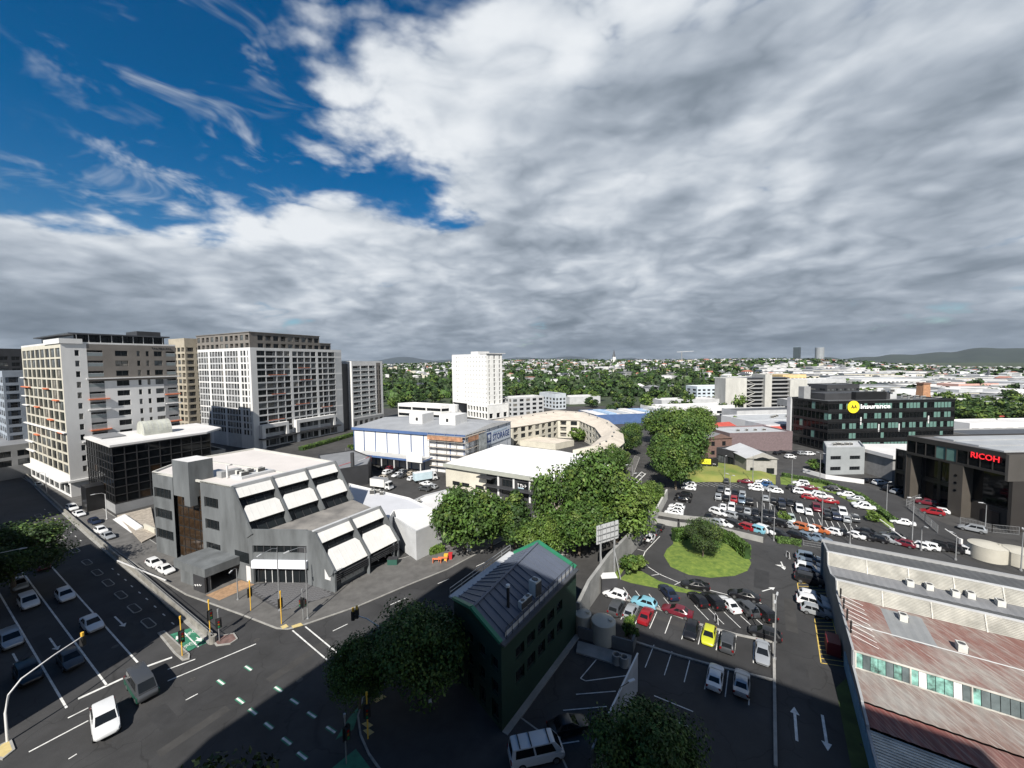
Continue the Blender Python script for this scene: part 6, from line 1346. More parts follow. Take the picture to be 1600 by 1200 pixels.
# ---------------- street furniture ----------------
def rel(t,b,nm,m,smooth=None): return b.build(nm,m,t,smooth=smooth,local=True)
def lamp_post(x,y,h,az,label,arm=1.8,group='lamp posts',double=False,m=None,z=0.):
    p=at(x,y,z) if y>300 else Vector((x,y,0)); t=thing('lamp_post',label,'lamp post',(p.x,p.y,z),group); t.rotation_euler=(0,0,rotz(az)); m=m or steel
    b=MB(); b.tube([(0,0,-.05),(0,0,h*.5),(0,0,h)],[.11,.085,.06],8); rel(t,b,'pole',m,50)
    b=MB(); b.cyl((0,0),.2,0,.25,10); rel(t,b,'base',m)
    for s in ((1,-1) if double else (1,)):
        b=MB(); b.tube([(0,0,h-.1),(s*arm*.3,0,h+.35),(s*arm,0,h+.5)],.04,6); rel(t,b,'arm',m,50)
        b=MB(); b.hexa([(s*arm-.05,-.13,h+.42),(s*(arm+.7),-.1,h+.46),(s*(arm+.7),.1,h+.46),(s*arm-.05,.13,h+.42)],[(s*arm-.05,-.1,h+.56),(s*(arm+.7),-.07,h+.54),(s*(arm+.7),.07,h+.54),(s*arm-.05,.1,h+.56)]); rel(t,b,'lamp_head',lgrey)
    return t
def signal(x,y,h,az,label,heads=((0,2.6),),m=None,arm=0,z=.13):
    p=at(x,y); t=thing('traffic_signal',label,'traffic light',(p.x,p.y,z),'traffic signals at the junction'); t.rotation_euler=(0,0,rotz(az))
    b=MB(); b.tube([(0,0,-.15),(0,0,h)],.07,8); rel(t,b,'pole',m or yellow,50); b=MB(); b.cyl((0,0),.11,h,h+.35,10); rel(t,b,'cap',m or yellow)
    for (an,hh) in heads:
        a=R_(an); dx,dy=math.cos(a)*.28,math.sin(a)*.28; q=rel(t,MB().box(-.16,.16,-.19,.19,-.55,.55),'signal_head',rubber); q.location=(dx,dy,hh); q.rotation_euler=(0,0,a)
        for k,mm in enumerate((mat('lens_red',(.25,.01,.01),.2),mat('lens_amber',(.25,.12,.01),.2),mat('lens_green',(.01,.2,.08),.2))):
            b=MB(); b.cyl((0,0),.11,0,.03,10); o=b.mesh('lens',[mm]); w=bpy.data.objects.new('lens',o); col.objects.link(w); w.parent=q; w.location=(.165,0,.34-k*.34); w.rotation_euler=(0,R_(90),0)
        b=MB(); b.box(-.2,-.17,-.34,.34,-.72,.72); w=bpy.data.objects.new('backboard',b.mesh('backboard',[rubber])); col.objects.link(w); w.parent=q
    return t
signal(285,1026,5.0,121,'yellow signal pole on the island beside the green cycle box',((0,2.8),(150,2.4)))
signal(329,999,5.2,121,'yellow signal pole at the end of the barrier wall',((10,3.4),))
signal(343,1003,4.2,200,'slim signal pole with blue sign at the tip of the barrier',((60,2.6),),steel)
signal(392,955,4.4,30,'yellow signal pole on the kerb by the orange forecourt',((90,2.8),))
signal(440,976,4.6,-60,'yellow signal pole in front of the paved corner plaza',((0,3.1),))
signal(474,970,4.4,-150,'grey signal pole with black heads beside the tall lamp post',((0,2.8),(120,2.6)),steel)
signal(575,1156,4.6,160,'shaded signal pole on tactile paving under the trees',((0,3.),))
t=signal(541,1193,4.5,120,'signal pole at the green cycle lane',((0,3.),(90,3.)),steel)
def mast(bx,by,pts,label,m,heads):
    p=at(bx,by); t=thing('signal_mast',label,'traffic light',(p.x,p.y,.13),'traffic signals at the junction'); W=[Vector(q) for q in pts]
    b=MB(); b.tube([Vector((0,0,-.2))]+W,[.12]+[.1-.05*k/len(W) for k in range(len(W))],8); b.build('mast_arm',m,t,smooth=50,local=True)
    for h in heads:
        b=MB(); b.box(h[0]-.2,h[0]+.2,h[1]-.2,h[1]+.2,h[2]-.65,h[2]+.5); o=b.build('signal_head',rubber,t,local=True)
        b=MB(); b.cyl((h[0],h[1]),.16,h[2]+.5,h[2]+.95,8); b.build('cap',yellow,t,local=True)
    return t
# long curved mast arm over the queue
base=at(12,1160); tip=at(129,998,5.6); d=tip-Vector((base.x,base.y,0))
mast(12,1160,[(0,0,3.0),(d.x*.05,d.y*.05,4.6),(d.x*.2,d.y*.2,5.4),(d.x*.6,d.y*.6,5.7),(d.x,d.y,5.75)],'long white curved mast arm reaching over the queueing lanes',frame_w,[(d.x,d.y,5.3)])
base=at(598,1040); tip=at(552,966,5.2); d=tip-Vector((base.x,base.y,0))
mast(598,1040,[(0,0,3.2),(d.x*.1,d.y*.1,4.9),(d.x*.5,d.y*.5,5.5),(d.x,d.y,5.6)],'mast arm with two black signal heads coming out of the shaded tree',steel,[(d.x,d.y,5.5),(d.x*.86,d.y*.86,5.9)])
lamp_post(481,968,11.0,-150,'tall lamp post on the corner by the plaza',2.4)
lamp_post(437,955,10,-170,'lamp post in front of the white fascia',3.0); lamp_post(167,812,6.5,-150,'curved lamp post beside the wooden deck',1.8,m=frame_w); lamp_post(372,938,5.2,170,'short lamp post by the entrance canopy',1.4)
lamp_post(-6,965,9.5,60,'street lamp leaning over the shaded queue',3.0,m=frame_w); lamp_post(73,770,6,-150,'small lamp below the apartment tower',1.)
lamp_post(1002,790,8.5,-120,'lamp post by the crossing marks on the curving road',2.); lamp_post(988,770,8,-120,'second lamp post along the curving road',2.)
for x,y,h,l in ((1140,795,8.4,'car park lamp post at the left end of the back row'),(1202,800,7.5,'car park lamp post in the middle of the back row'),(1284,826,8.6,'car park lamp post beside the middle row'),(1190,822,8.,'car park lamp post near the fence row'),(1209,845,7.,'lamp post by the planter hedge'),(1328,850,6,'lamp post behind the warehouse ridge'),(1425,848,9,'tall lamp post on the driveway'),(1385,800,7,'lamp post beside the driveway hedge'),(1281,752,8.5,'lamp post in front of the small grey office'),(1237,757,7.5,'lamp post on the long lawn'),(1176,757,8.5,'lamp post at the end of the grassy bank'),(1132,752,7.5,'lamp post on the grassy bank'),(1439,860,4.6,'short white topped lamp post by the black cars'),(1493,875,4.6,'short lamp post near the pale tanks'),(1595,892,7,'lamp post by the fenced yard'),(1539,832,6,'lamp post in front of the roller door')):
    lamp_post(x,y,h,rnd.uniform(0,360),l,.6,'car park lamp posts',double=(h>8.2))
lamp_post(1210,1030,7.6,40,'twin lamp post at the end of the lower car park kerb',.8,'car park lamp posts',True)
# barrier wall up the middle of the street
def barrier():
    pts=[(333,1004),(300,975),(270,949),(235,918),(200,887),(170,862),(145,841),(118,817),(95,796),(70,773),(45,748),(25,727),(0,703)]
    P=[at(*q) for q in pts]; t=thing('barrier_wall','long weathered concrete barrier wall with steel railing dividing the street','wall',P[0])
    cm=mat('barrier_concrete',(.27,.26,.235),.9,c2=(.15,.145,.13),scale=.6,detail=8)
    for p,q in zip(P,P[1:]):
        d=(q-p).normalized()*.01; b=MB(); b.bar(p+Vector((0,0,.5)),q+d+Vector((0,0,.5)),.32,1.0); b.build('wall_section',cm,t)
        b=MB(); b.bar(p+Vector((0,0,.12)),q+d+Vector((0,0,.12)),1.0,.24); b.build('kerb',kerbm,t)
    for i in range(4):
        p,q=P[i],P[i+1]
        for s in (.1,1.45): b=MB(); b.tube([p+Vector((0,0,1.0+s*.0+(.55 if s>1 else .12))),q+Vector((0,0,1.0+(.55 if s>1 else .12)))],.03,6); b.build('rail',steel,t)
        n=int((q-p).length/.35)
        b=MB()
        for k in range(n): w=p.lerp(q,k/n); b.bar(w+Vector((0,0,1.)),w+Vector((0,0,1.55)),.025)
        o=b.build('balusters',steel,t); o['kind']='stuff'
    b=MB(); c=P[0]; b.cyl((c.x,c.y),.45,0,1.0,14); b.build('end_post',cm,t)
barrier()
# timber deck and white steps by the black office
def deck():
    c=[at(*q) for q in ((183,808),(236,795),(245,838),(222,850))]; t=thing('timber_deck','weathered timber plank deck with pale low wall beside the black office','deck',c[0]); wood=mat('grey_timber',(.33,.29,.24),.9,.25,1.5)
    n=22
    for k in range(n):
        a=c[0].lerp(c[3],k/n); b_=c[1].lerp(c[2],k/n); a2=c[0].lerp(c[3],(k+.92)/n); b2=c[1].lerp(c[2],(k+.92)/n); m=MB(); m.prism([(q.x,q.y) for q in (a,b_,b2,a2)],.12,.42); m.build('plank',wood,t)
    m=MB(); p,q=at(226,828),at(243,836); m.bar(p+Vector((0,0,.9)),q+Vector((0,0,.9)),.3,1.2); m.build('low_wall',cream,t)
    s=thing('steps','flight of white painted steps leading off the timber deck','steps',at(186,815))
    for k in range(5):
        m=MB(); a=at(178+k*.5,812+k*.2); b_=at(207,833); d=(b_-a).normalized(); nrm=Vector((-d.y,d.x,0)); a=a+nrm*k*.4; b2=b_+nrm*k*.4; m.bar(a+Vector((0,0,.1+k*.09)),b2+Vector((0,0,.1+k*.09)),.42,.2+k*.18); m.build('step',white,s)
deck()
# tall concrete retaining wall with the billboard frame
def retaining():
    P=[at(903,985),at(920,948),at(950,905),at(985,865),at(1015,832)]; t=thing('retaining_wall','tall pale concrete retaining wall rising beside the ramp','wall',P[0]); hs=(4.,4.2,4.4,4.4,4.)
    for i in range(4):
        p,q=P[i],P[i+1]; d=(q-p).normalized(); n=Vector((-d.y,d.x,0))*.25; b=MB(); b.hexa([p-n,q-n,q+n,p+n],[p-n+Vector((0,0,hs[i])),q-n+Vector((0,0,hs[i+1])),q+n+Vector((0,0,hs[i+1])),p+n+Vector((0,0,hs[i]))]); b.build('wall_panel',conc,t)
    b=MB(); p,q=P[4],at(1042,780); b.bar(p+Vector((0,0,1.4)),q+Vector((0,0,1.4)),.4,2.8); b.build('wall_panel',conc_w,t)
    c=at(949,905); bb=thing('billboard','back of a steel framed billboard standing over the retaining wall','billboard',c); d=dirv(60); z0=5.8
    for s in (-1.6,1.6):
        b=MB(); b.bar(c+d*s,c+d*s+Vector((0,0,10)),.28); b.build('post',steel,bb); b=MB(); b.bar(c+d*s+Vector((.9,-.9,0)),c+d*s+Vector((0,0,5)),.14); b.build('brace',steel,bb)
    b=MB(); b.bar(c+d*-2.5+Vector((0,0,8.4)),c+d*2.5+Vector((0,0,8.4)),.14,3.2); b.build('panel',lgrey,bb)
    for k in range(6): b=MB(); w=c+d*(-2.3+k*.92)+Vector((.15,-.15,0)); b.bar(w+Vector((0,0,6.9)),w+Vector((0,0,9.9)),.09); b.build('stiffener',steel,bb)
    for z in (7.4,8.4,9.4): b=MB(); b.bar(c+d*-2.5+Vector((.15,-.15,z)),c+d*2.5+Vector((.15,-.15,z)),.1); b.build('stiffener',steel,bb)
    q=at(952,926); b=MB(); b.prism([(q.x-1.4,q.y-.8),(q.x+1.2,q.y-.6),(q.x+1.2,q.y+1.2),(q.x-1.4,q.y+1.)],0,2.8,0,1); tag(b.build('service_shed',[dgrey,white]),'small dark shed with white lid against the retaining wall','shed')
retaining()
def bridge_deck():
    t=thing('ramp_bridge','concrete vehicle bridge with parapets crossing over the ramp','bridge',at(1010,815))
    P=[at(1003,808),at(1060,818),at(1120,824),at(1195,842)]
    for i in range(3):
        p,q=P[i],P[i+1]; d=(q-p).normalized(); n=Vector((-d.y,d.x,0))
        for o,m,h,w in ((0,asphalt_old,.3,4.4),(2.3,conc,1.2,.25),(-2.3,conc,1.2,.25)): b=MB(); b.bar(p+n*o+Vector((0,0,h/2)),q+n*o+Vector((0,0,h/2)),w,h); b.build('deck' if o==0 else 'parapet',m,t)
bridge_deck()
# yellow billboard on the grassy bank
def ybill():
    a,b_=at(1088,733),at(1121,735); t=thing('billboard','yellow and black billboard on posts along the grassy bank','billboard',a); d=(b_-a)
    for k in range(5): w=a.lerp(b_,k/4); m=MB(); m.bar(w,w+Vector((0,0,4.2)),.16); m.build('post',steel,t)
    q=lambda u,z,o=0:a.lerp(b_,u)+Vector((d.y,-d.x,0)).normalized()*(.12+o)+Vector((0,0,z))
    m=MB(); m.bar(q(-.02,2.9),q(1.02,2.9),.1,2.5); m.build('panel',black,t); m=MB(); m.bar(q(.03,2.95,.09),q(.68,2.95,.09),.05,1.8); m.build('poster',mat('poster_yellow',(.72,.68,.03),.6),t)
    marks_on(t,6,q(.08,2.5,.14),d,.85,mat('poster_ink',(.30,.29,.02),.6),d.length*.52); marks_on(t,3,q(.76,2.0,.12),d,.45,frame_w,d.length*.16)
ybill()
# water tanks
tm_=mat('tank_plastic',(.44,.42,.36),.6,.06,.6)
for x,y,r,h,l in ((943,1000,1.6,2.8,'large pale round water tank below the car park'),(911,988,1.15,2.8,'smaller water tank against the green building'),(1543,872,2.6,2.6,'pale round tank by the driveway'),(1592,880,2.6,2.4,'second pale tank near the fenced yard')):
    p=at(x,y); t=thing('water_tank',l,'tank',p); b=MB(); b.cyl((p.x,p.y),r,0,h,28); b.build('shell',tm_,t,smooth=50); b=MB(); b.cyl((p.x,p.y),r*1.01,h,h+.5,28,r1=r*.25); b.build('dome',tm_,t,smooth=50); b=MB(); b.cyl((p.x+r*.5,p.y-r*.3),.28,h+.1,h+.5,12); b.build('hatch',tm_,t)
for x,y in ((963,1036),(975,1040)):
    p=at(x,y); t=thing('concrete_pipe','upright concrete pipe ring on the yard slab','pipe',(p.x,p.y,0),'concrete pipe rings'); b=MB(); n=18
    for k in range(n):
        a0,a1=2*math.pi*k/n,2*math.pi*(k+1)/n; c=lambda r,a,z:(p.x+r*math.cos(a),p.y+r*math.sin(a),z); b.poly([c(.55,a0,0),c(.55,a1,0),c(.55,a1,1.2),c(.55,a0,1.2)]); b.poly([c(.55,a0,1.2),c(.55,a1,1.2),c(.4,a1,1.2),c(.4,a0,1.2)]); b.poly([c(.4,a0,1.2),c(.4,a1,1.2),c(.4,a1,.1),c(.4,a0,.1)])
    b.build('ring',conc,t); b=MB(); b.cyl((p.x,p.y),.4,0,.15,n); b.build('floor',rubber,t)
# yard walls and the white corrugated fence
def fence():
    P=[at(903,996),at(988,1020),at(993,1003)]; t=thing('yard_wall','low dark concrete yard wall behind the round tanks','wall',P[0])
    for p,q in zip(P,P[1:]): b=MB(); b.bar(p+Vector((0,0,.8)),q+Vector((0,0,.8)),.25,1.6); b.build('wall_panel',conc_d,t)
    sl=[at(903,1003),at(987,1026),at(984,1046),at(900,1021)]; b=MB(); b.prism([(q.x,q.y) for q in sl],.0,.2); tag(b.build('slab',conc),kind='structure')
    a,b_=at(996,1078),at(925,1245); f=thing('corrugated_fence','tall white corrugated fence dividing the two shaded yards','fence',a); d=(b_-a); L=d.length; d.normalize(); n=Vector((-d.y,d.x,0)); k=0; fm=mat('fence_sheet',(.42,.44,.48),.5,.1,.5)
    while k*.9<L:
        s=k*.9; m=MB(); w=[a+d*(s+j*.225)+n*(.09 if j%2 else -.03) for j in range(5)]
        for j in range(4): m.poly([w[j],w[j+1],w[j+1]+Vector((0,0,4.4)),w[j]+Vector((0,0,4.4))])
        m.build('sheet',fm,f); k+=1
    m=MB(); m.bar(a+Vector((0,0,4.42)),b_+Vector((0,0,4.42)),.16,.1); m.build('cap_rail',frame_w,f)
    c=a.lerp(b_,.5); l=thing('wall_lamp','white floodlight on a bent arm fixed to the corrugated fence','lamp',(c.x,c.y,4.4)); m=MB(); m.tube([c+Vector((0,0,4.3)),c+Vector((.3,.1,5.1)),c+Vector((1.3,.5,5.3))],.04,6); m.build('arm',frame_k,l); m=MB(); m.bar(c+Vector((1.2,.5,5.3)),c+Vector((1.9,.75,5.35)),.28,.12); m.build('lamp_head',frame_w,l)
    # shaded yard stall lines
    for (x0,y0,x1,y1) in ((934,1028,907,1060),(907,1060,915,1064),(915,1064,985,1055),(900,1085,962,1080),(880,1110,948,1104),(1022,1087,1083,1112),(1022,1114,1042,1123),(1055,1127,1078,1136),(873,1163,905,1158)): pst(x0,y0,x1,y1,w=.12,parent=lot2,z=.014,name='stall_line')
fence()
# mesh fence by the bronze office, boom gates, sign stands, cones, bins
def meshfence(label,pts,h=1.8):
    P=[at(*q) for q in pts]; t=thing('mesh_fence',label,'fence',P[0])
    for p,q in zip(P,P[1:]):
        n=max(1,int((q-p).length/2.4))
        for k in range(n+1): w=p.lerp(q,k/n); b=MB(); b.bar(w,w+Vector((0,0,h)),.07); b.build('post',steel,t)
        for z in (.1,h*.5,h-.04): b=MB(); b.bar(p+Vector((0,0,z)),q+Vector((0,0,z)),.05); b.build('rail',steel,t)
        b=MB(); L=(q-p).length; m=int(L/.22)
        for k in range(m): w=p.lerp(q,k/m); b.bar(w,w+Vector((0,0,h)),.018)
        o=b.build('mesh_wires',steel,t); o['kind']='stuff'
meshfence('galvanised mesh fence stepping down to the bronze office',[(1416,790),(1450,778)]); meshfence('mesh fence along the sunken drive',[(1420,795),(1445,815),(1465,833)]); meshfence('mesh fence round the yard of the bronze office',[(1500,820),(1550,832),(1592,836)])
meshfence('rail fence on the parapet at the storage yard bank',[(540,705),(578,698)],1.4); meshfence('rail fence at the lower car park planter',[(1255,852),(1290,858)],1.1)
for x,y,az,l in ((1395,833,-20,'white boom gate arm at the car park entry'),(1412,848,-20,'white boom gate arm beside the entry drive'),(1501,850,-20,'white boom gate arm near the pale tanks')):
    p=at(x,y); t=thing('boom_gate',l,'gate',p); b=MB(); b.box(p.x-.2,p.x+.2,p.y-.2,p.y+.2,0,1.1); b.build('cabinet',white,t); d=dirv(az); b=MB(); b.bar(p+Vector((0,0,.95)),p+d*2.4+Vector((0,0,2.2)),.12,.1); b.build('arm',frame_w,t)
for x,y,c,l in ((1231,872,'w','white and black sign stand on the driveway by the parked cars'),(1119,973,'w','folding white sign board among the lower car rows')):
    p=at(x,y); t=thing('sign_stand',l,'sign',p); 
    for s in (-1,1): b=MB(); b.bar(p+Vector((0,s*.3,0)),p+Vector((0,0,1.2)),.7,.04); b.build('board',white,t)
    b=MB(); b.bar(p+Vector((-.3,-.36,.3)),p+Vector((.3,-.3,.5)),.02,.3); b.build('panel',rubber,t)
for k,(x,y,m,l) in enumerate(((683,880,orange,'orange road work barrier board on the footpath'),(692,878,orange,'orange barrier board next to the yellow bin'),(697,876,yellow,'yellow bin beside the kerb cones'),(704,874,red,'red brown bin beside the yellow bin'))):
    p=at(x,y); t=thing('bin' if k>1 else 'barrier_board',l,'bin' if k>1 else 'barrier',(p.x,p.y,.13)); b=MB()
    if k>1: b.hexa([(p.x-.3,p.y-.3,.13),(p.x+.3,p.y-.3,.13),(p.x+.3,p.y+.3,.13),(p.x-.3,p.y+.3,.13)],[(p.x-.36,p.y-.36,1.2),(p.x+.36,p.y-.36,1.2),(p.x+.36,p.y+.36,1.2),(p.x-.36,p.y+.36,1.2)]); b.build('body',m,t); b=MB(); b.box(p.x-.38,p.x+.38,p.y-.38,p.y+.38,1.2,1.28); b.build('lid',m,t)
    else: b.box(p.x-.9,p.x+.9,p.y-.04,p.y+.04,.7,1.0); b.build('board',m,t); b=MB(); b.box(p.x-.8,p.x-.7,p.y-.3,p.y+.3,.13,.9); b.box(p.x+.7,p.x+.8,p.y-.3,p.y+.3,.13,.9); b.build('feet',m,t)
for k in range(2):
    p=at(729+k*5,862-k*1); t=thing('utility_cabinet','white utility cabinet standing under the street tree','cabinet',(p.x,p.y,.13),'utility cabinets'); b=MB(); b.box(p.x-.3,p.x+.3,p.y-.25,p.y+.25,.13,2.2); b.build('cabinet',white,t); b=MB(); b.box(p.x-.36,p.x+.36,p.y-.3,p.y+.3,2.2,2.3); b.build('cap',lgrey,t)
p=at(614,882); t=thing('dumpster','dark green dumpster outside the garage of the grey office','dumpster',p); b=MB(); b.box(p.x-.9,p.x+.9,p.y-.5,p.y+.5,.1,1.2); b.build('body',mat('dumpster_green',(.02,.08,.06),.6),t); b=MB(); b.box(p.x-.95,p.x+.95,p.y-.55,p.y+.55,1.2,1.3); b.build('lid',dgrey,t)
# one person on the shaded footpath
def person(x,y,az,label,shirt,trousers):
    p=at(x,y); t=thing('person',label,'person',(p.x,p.y,.13)); t.rotation_euler=(0,0,rotz(az))
    V=[(0,0,.95),(0,0,1.15),(0,0,1.38),(0,0,1.5),(0,.18,1.42),(.05,.24,1.15),(.16,.22,.92),(0,-.18,1.42),(-.03,-.24,1.15),(.08,-.24,.92),(.0,.1,.9),(.06,.1,.5),(.1,.1,.08),(.2,.1,.03),(0,-.1,.9),(-.04,-.1,.5),(-.12,-.1,.08),(-.02,-.1,.03)]
    E=[(0,1),(1,2),(2,3),(2,4),(4,5),(5,6),(2,7),(7,8),(8,9),(0,10),(10,11),(11,12),(12,13),(0,14),(14,15),(15,16),(16,17)]
    rad=[.15,.15,.16,.06,.07,.05,.035,.07,.05,.035,.1,.07,.05,.04,.1,.07,.05,.04]
    me=bpy.data.meshes.new('body'); me.from_pydata(V,E,[]); o=bpy.data.objects.new('body',me); col.objects.link(o); o.parent=t
    sk=o.modifiers.new('skin','SKIN')
    for i,r in enumerate(rad): me.skin_vertices[0].data[i].radius=(r,r)
    me.skin_vertices[0].data[0].use_root=True; sb=o.modifiers.new('sub','SUBSURF'); sb.levels=1; sb.render_levels=1
    me.materials.append(trousers)
    sh=MB(); sh.hexa([(.17*math.cos(a)*.8,.23*math.sin(a),.9) for a in [2*math.pi*k/12 for k in range(12)]],[(.13*math.cos(a),.22*math.sin(a),1.46) for a in [2*math.pi*k/12 for k in range(12)]]); rel(t,sh,'shirt',shirt,60)
    hd=bmesh.new(); bmesh.ops.create_uvsphere(hd,u_segments=12,v_segments=9,radius=.11); hm=bpy.data.meshes.new('head'); hd.to_mesh(hm); hd.free(); hm.materials.append(mat('skin_tone',(.30,.18,.13),.6)); h=bpy.data.objects.new('head',hm); col.objects.link(h); h.parent=t; h.location=(.02,0,1.62); h.scale=(1,.85,1.2)
    hr=bmesh.new(); bmesh.ops.create_uvsphere(hr,u_segments=12,v_segments=9,radius=.115); hm=bpy.data.meshes.new('hair'); hr.to_mesh(hm); hr.free(); hm.materials.append(rubber); h=bpy.data.objects.new('hair',hm); col.objects.link(h); h.parent=t; h.location=(-.015,0,1.66); h.scale=(1,.9,1.05)
person(673,1112,200,'person in a white shirt and dark trousers walking in the shade',mat('white_shirt',(.65,.65,.68),.8),mat('dark_trousers',(.02,.022,.035),.8))
# ---------------- suburbs on the far slope ----------------
rf=random.Random(21)
def house_mesh(k):
    w,d,h,rh=((9,11,3.4,2.2),(11,9,5.6,2.0),(8,14,3.2,2.4),(14,10,6.4,.5))[k]; b=MB(); b.box(-w/2,w/2,-d/2,d/2,-2,h)
    wl=b.mesh('wall',[white]); b=MB(); e=.5
    if k==3: b.box(-w/2-.2,w/2+.2,-d/2-.2,d/2+.2,h,h+.4)
    else:
        A,B,C,D=(-w/2-e,-d/2-e,h-.1),(w/2+e,-d/2-e,h-.1),(w/2+e,d/2+e,h-.1),(-w/2-e,d/2+e,h-.1); M0,M1=(0,-d/2+(2 if k!=1 else 0),h+rh),(0,d/2-(2 if k!=1 else 0),h+rh)
        for q in ([A,M0,M1,D],[B,C,M1,M0],[A,B,M0],[C,D,M1]): b.poly(q)
    rfm=b.mesh('roof',[roof_g]); b=MB()
    for s in range(int(w//3)):
        for fl in range(1 if h<4 else 2):
            x=-w/2+1.1+s*3; z=.9+fl*2.8; b.poly([(x,-d/2-.03,z),(x+1.4,-d/2-.03,z),(x+1.4,-d/2-.03,z+1.4),(x,-d/2-.03,z+1.4)])
    return wl,rfm,b.mesh('window',[glass])
HM=[house_mesh(k) for k in range(4)]
wallc=[('white',white),('cream',cream),('pale grey',lgrey),('white',white),('grey',grey)]
roofc=[('grey',roof_g),('dark',roof_d),('dark',roof_d),('terracotta',mat('terracotta',(.34,.13,.085),.85,.2,.4)),('silver',MATS['pale_metal_roof']),('white',white_roof),('grey',roof_g)]
spots=[]
def free(x,y,r,lst,mn): return all((x-a)**2+(y-b)**2>(r+c)**2*mn for a,b,c in lst)
tries=0
while len(spots)<290 and tries<20000:
    tries+=1; az=rf.uniform(-20,52); r=340+930*(rf.random()**.6); x=r*math.sin(R_(az)); y=r*math.cos(R_(az))
    if r<420 and 8<az: continue
    n=mnoise.noise((x*.006,y*.006,2)); 
    if n<-.12 or (r<560 and rf.random()<.55): continue
    if free(x,y,8,spots,.9): spots.append((x,y,8))
for i,(x,y,_) in enumerate(spots):
    r=math.hypot(x,y); k=rf.choice((0,0,1,1,2,3)); (wn,wm),(rn,rm)=rf.choice(wallc),rf.choice(roofc); z=terr(x,y); s=rf.uniform(.85,1.25)
    band='low on the slope among trees' if r<600 else ('halfway up the suburban slope' if r<880 else 'near the crest of the suburban ridge')
    nm={0:'cottage',1:'two storey house',2:'long house',3:'flat roofed block'}[k]
    t=thing('house',f'{wn} {nm} with {rn} roof {band}','house',(x,y,z),f'{wn} {nm}s with {rn} roofs, {band}'); rz=rf.choice((0,math.pi/2))+rf.uniform(-.4,.4)+.4
    for me,pn,mm in ((HM[k][0],'wall',wm),(HM[k][1],'roof',rm),(HM[k][2],'windows',None)):
        o=link(me,pn,t,(x,y,z),rz,(s,s,s),mm)
        if pn=='windows': o['kind']='stuff'
# the rest of the suburb, too small to tell apart
b=MB(); cm=[white,cream,roof_g,MATS['terracotta'],lgrey]
for i in range(3600):
    az=rf.uniform(-40,60); r=720+1200*rf.random()**.8; x=r*math.sin(R_(az)); y=r*math.cos(R_(az))
    if mnoise.noise((x*.005,y*.005,2))<-.22 or not free(x,y,5,spots,1): continue
    z=terr(x,y); w,d,h=rf.uniform(6,13),rf.uniform(6,12),rf.uniform(3,6.5); a=rf.uniform(0,3.14); ca,sa=math.cos(a),math.sin(a); P=[(x+ca*p*w/2-sa*q*d/2,y+sa*p*w/2+ca*q*d/2) for p,q in ((-1,-1),(1,-1),(1,1),(-1,1))]
    m=rf.choice((0,0,1,4,2)); b.hexa([(p[0],p[1],z-2) for p in P],[(p[0],p[1],z+h) for p in P],m); rm=rf.choice((2,2,2,3,4,0)); rh=rf.uniform(1,2.4); c=((P[0][0]+P[2][0])/2,(P[0][1]+P[2][1])/2,z+h+rh)
    for k in range(4): b.poly([(*P[k],z+h+.03),(*P[(k+1)%4],z+h+.03),c],rm)
o=b.build('distant_houses',cm); tag(o,'mass of tiny distant houses covering the suburban ridge','houses',kind='stuff')
# low commercial blocks on the right of the valley
csp=[]; tries=0
while len(csp)<95 and tries<9000:
    tries+=1; az=rf.uniform(33,54); r=400+520*rf.random(); x=r*math.sin(R_(az)); y=r*math.cos(R_(az))
    if free(x,y,15,csp,.8) and free(x,y,9,spots,.5): csp.append((x,y,15))
for x,y,_ in csp:
    s=rf.uniform(1.3,2.6); z=terr(x,y); wn,wm=rf.choice((('white',white),('pale grey',lgrey),('white',white),('cream',cream))); rn,rm=rf.choice((('white',white_roof),('silver',MATS['pale_metal_roof']),('grey',roof_g))); far='deep in the right hand valley' if y>430 else 'in the right hand valley'
    t=thing('commercial_block',f'{wn} low commercial block with {rn} roof {far}','building',(x,y,z),f'{wn} commercial blocks with {rn} roofs {far}'); rz=rf.uniform(-.25,.25)
    for me,pn,mm in ((HM[3][0],'wall',wm),(HM[3][1],'roof',rm),(HM[3][2],'windows',None)):
        o=link(me,pn,t,(x,y,z),rz,(s*1.5,s,1.1),mm)
        if pn=='windows': o['kind']='stuff'
spots=spots+csp
# trees among the houses
tsp=[]; tries=0
while len(tsp)<295 and tries<30000:
    tries+=1; az=rf.uniform(-24,54); r=322+620*(rf.random()**1.1); x=r*math.sin(R_(az)); y=r*math.cos(R_(az))
    if r<345 and az>26: continue
    if -20<x<62 and y<330: continue
    if free(x,y,4.5,spots,.8) and free(x,y,4.5,tsp,.45): tsp.append((x,y,4.5))
for x,y,_ in tsp:
    r=math.hypot(x,y); k=rf.choice(('F0','F1','F0','F1','F2')) if r>430 else rf.choice(('S0','S1','S2','S3')); h=rf.uniform(7,15); lm=rf.choice((leafA,leafC,leafC,leafC,leafD,leafB)); ln={leafA:'mid green',leafC:'dark green',leafD:'grey green',leafB:'bright green'}[lm]
    band='on the near edge of the suburb' if r<430 else ('low on the suburban slope' if r<600 else 'high on the suburban slope')
    tree(k,x,y,h*(1.2 if k=='F2' else 1),rf.uniform(4,8.5)*(.6 if k=='F2' else 1),f'{ln} {"pointed" if k=="F2" else "rounded"} tree {band}',f'{ln} suburban trees {band}',lm,z=terr(x,y))
def tuft(b,x,y,z,rr,hh,n,mi):
    for i in range(n):
        d=Vector((rf.gauss(0,1),rf.gauss(0,1),rf.gauss(0,1))).normalized(); p=Vector((x,y,z+hh*.5))+Vector((d.x*rr,d.y*rr,d.z*hh*.5)); q=d.orthogonal().normalized(); e=d.cross(q); s=rr*rf.uniform(.35,.6); b.poly([p-q*s,p-e*s,p+q*s,p+e*s],mi)
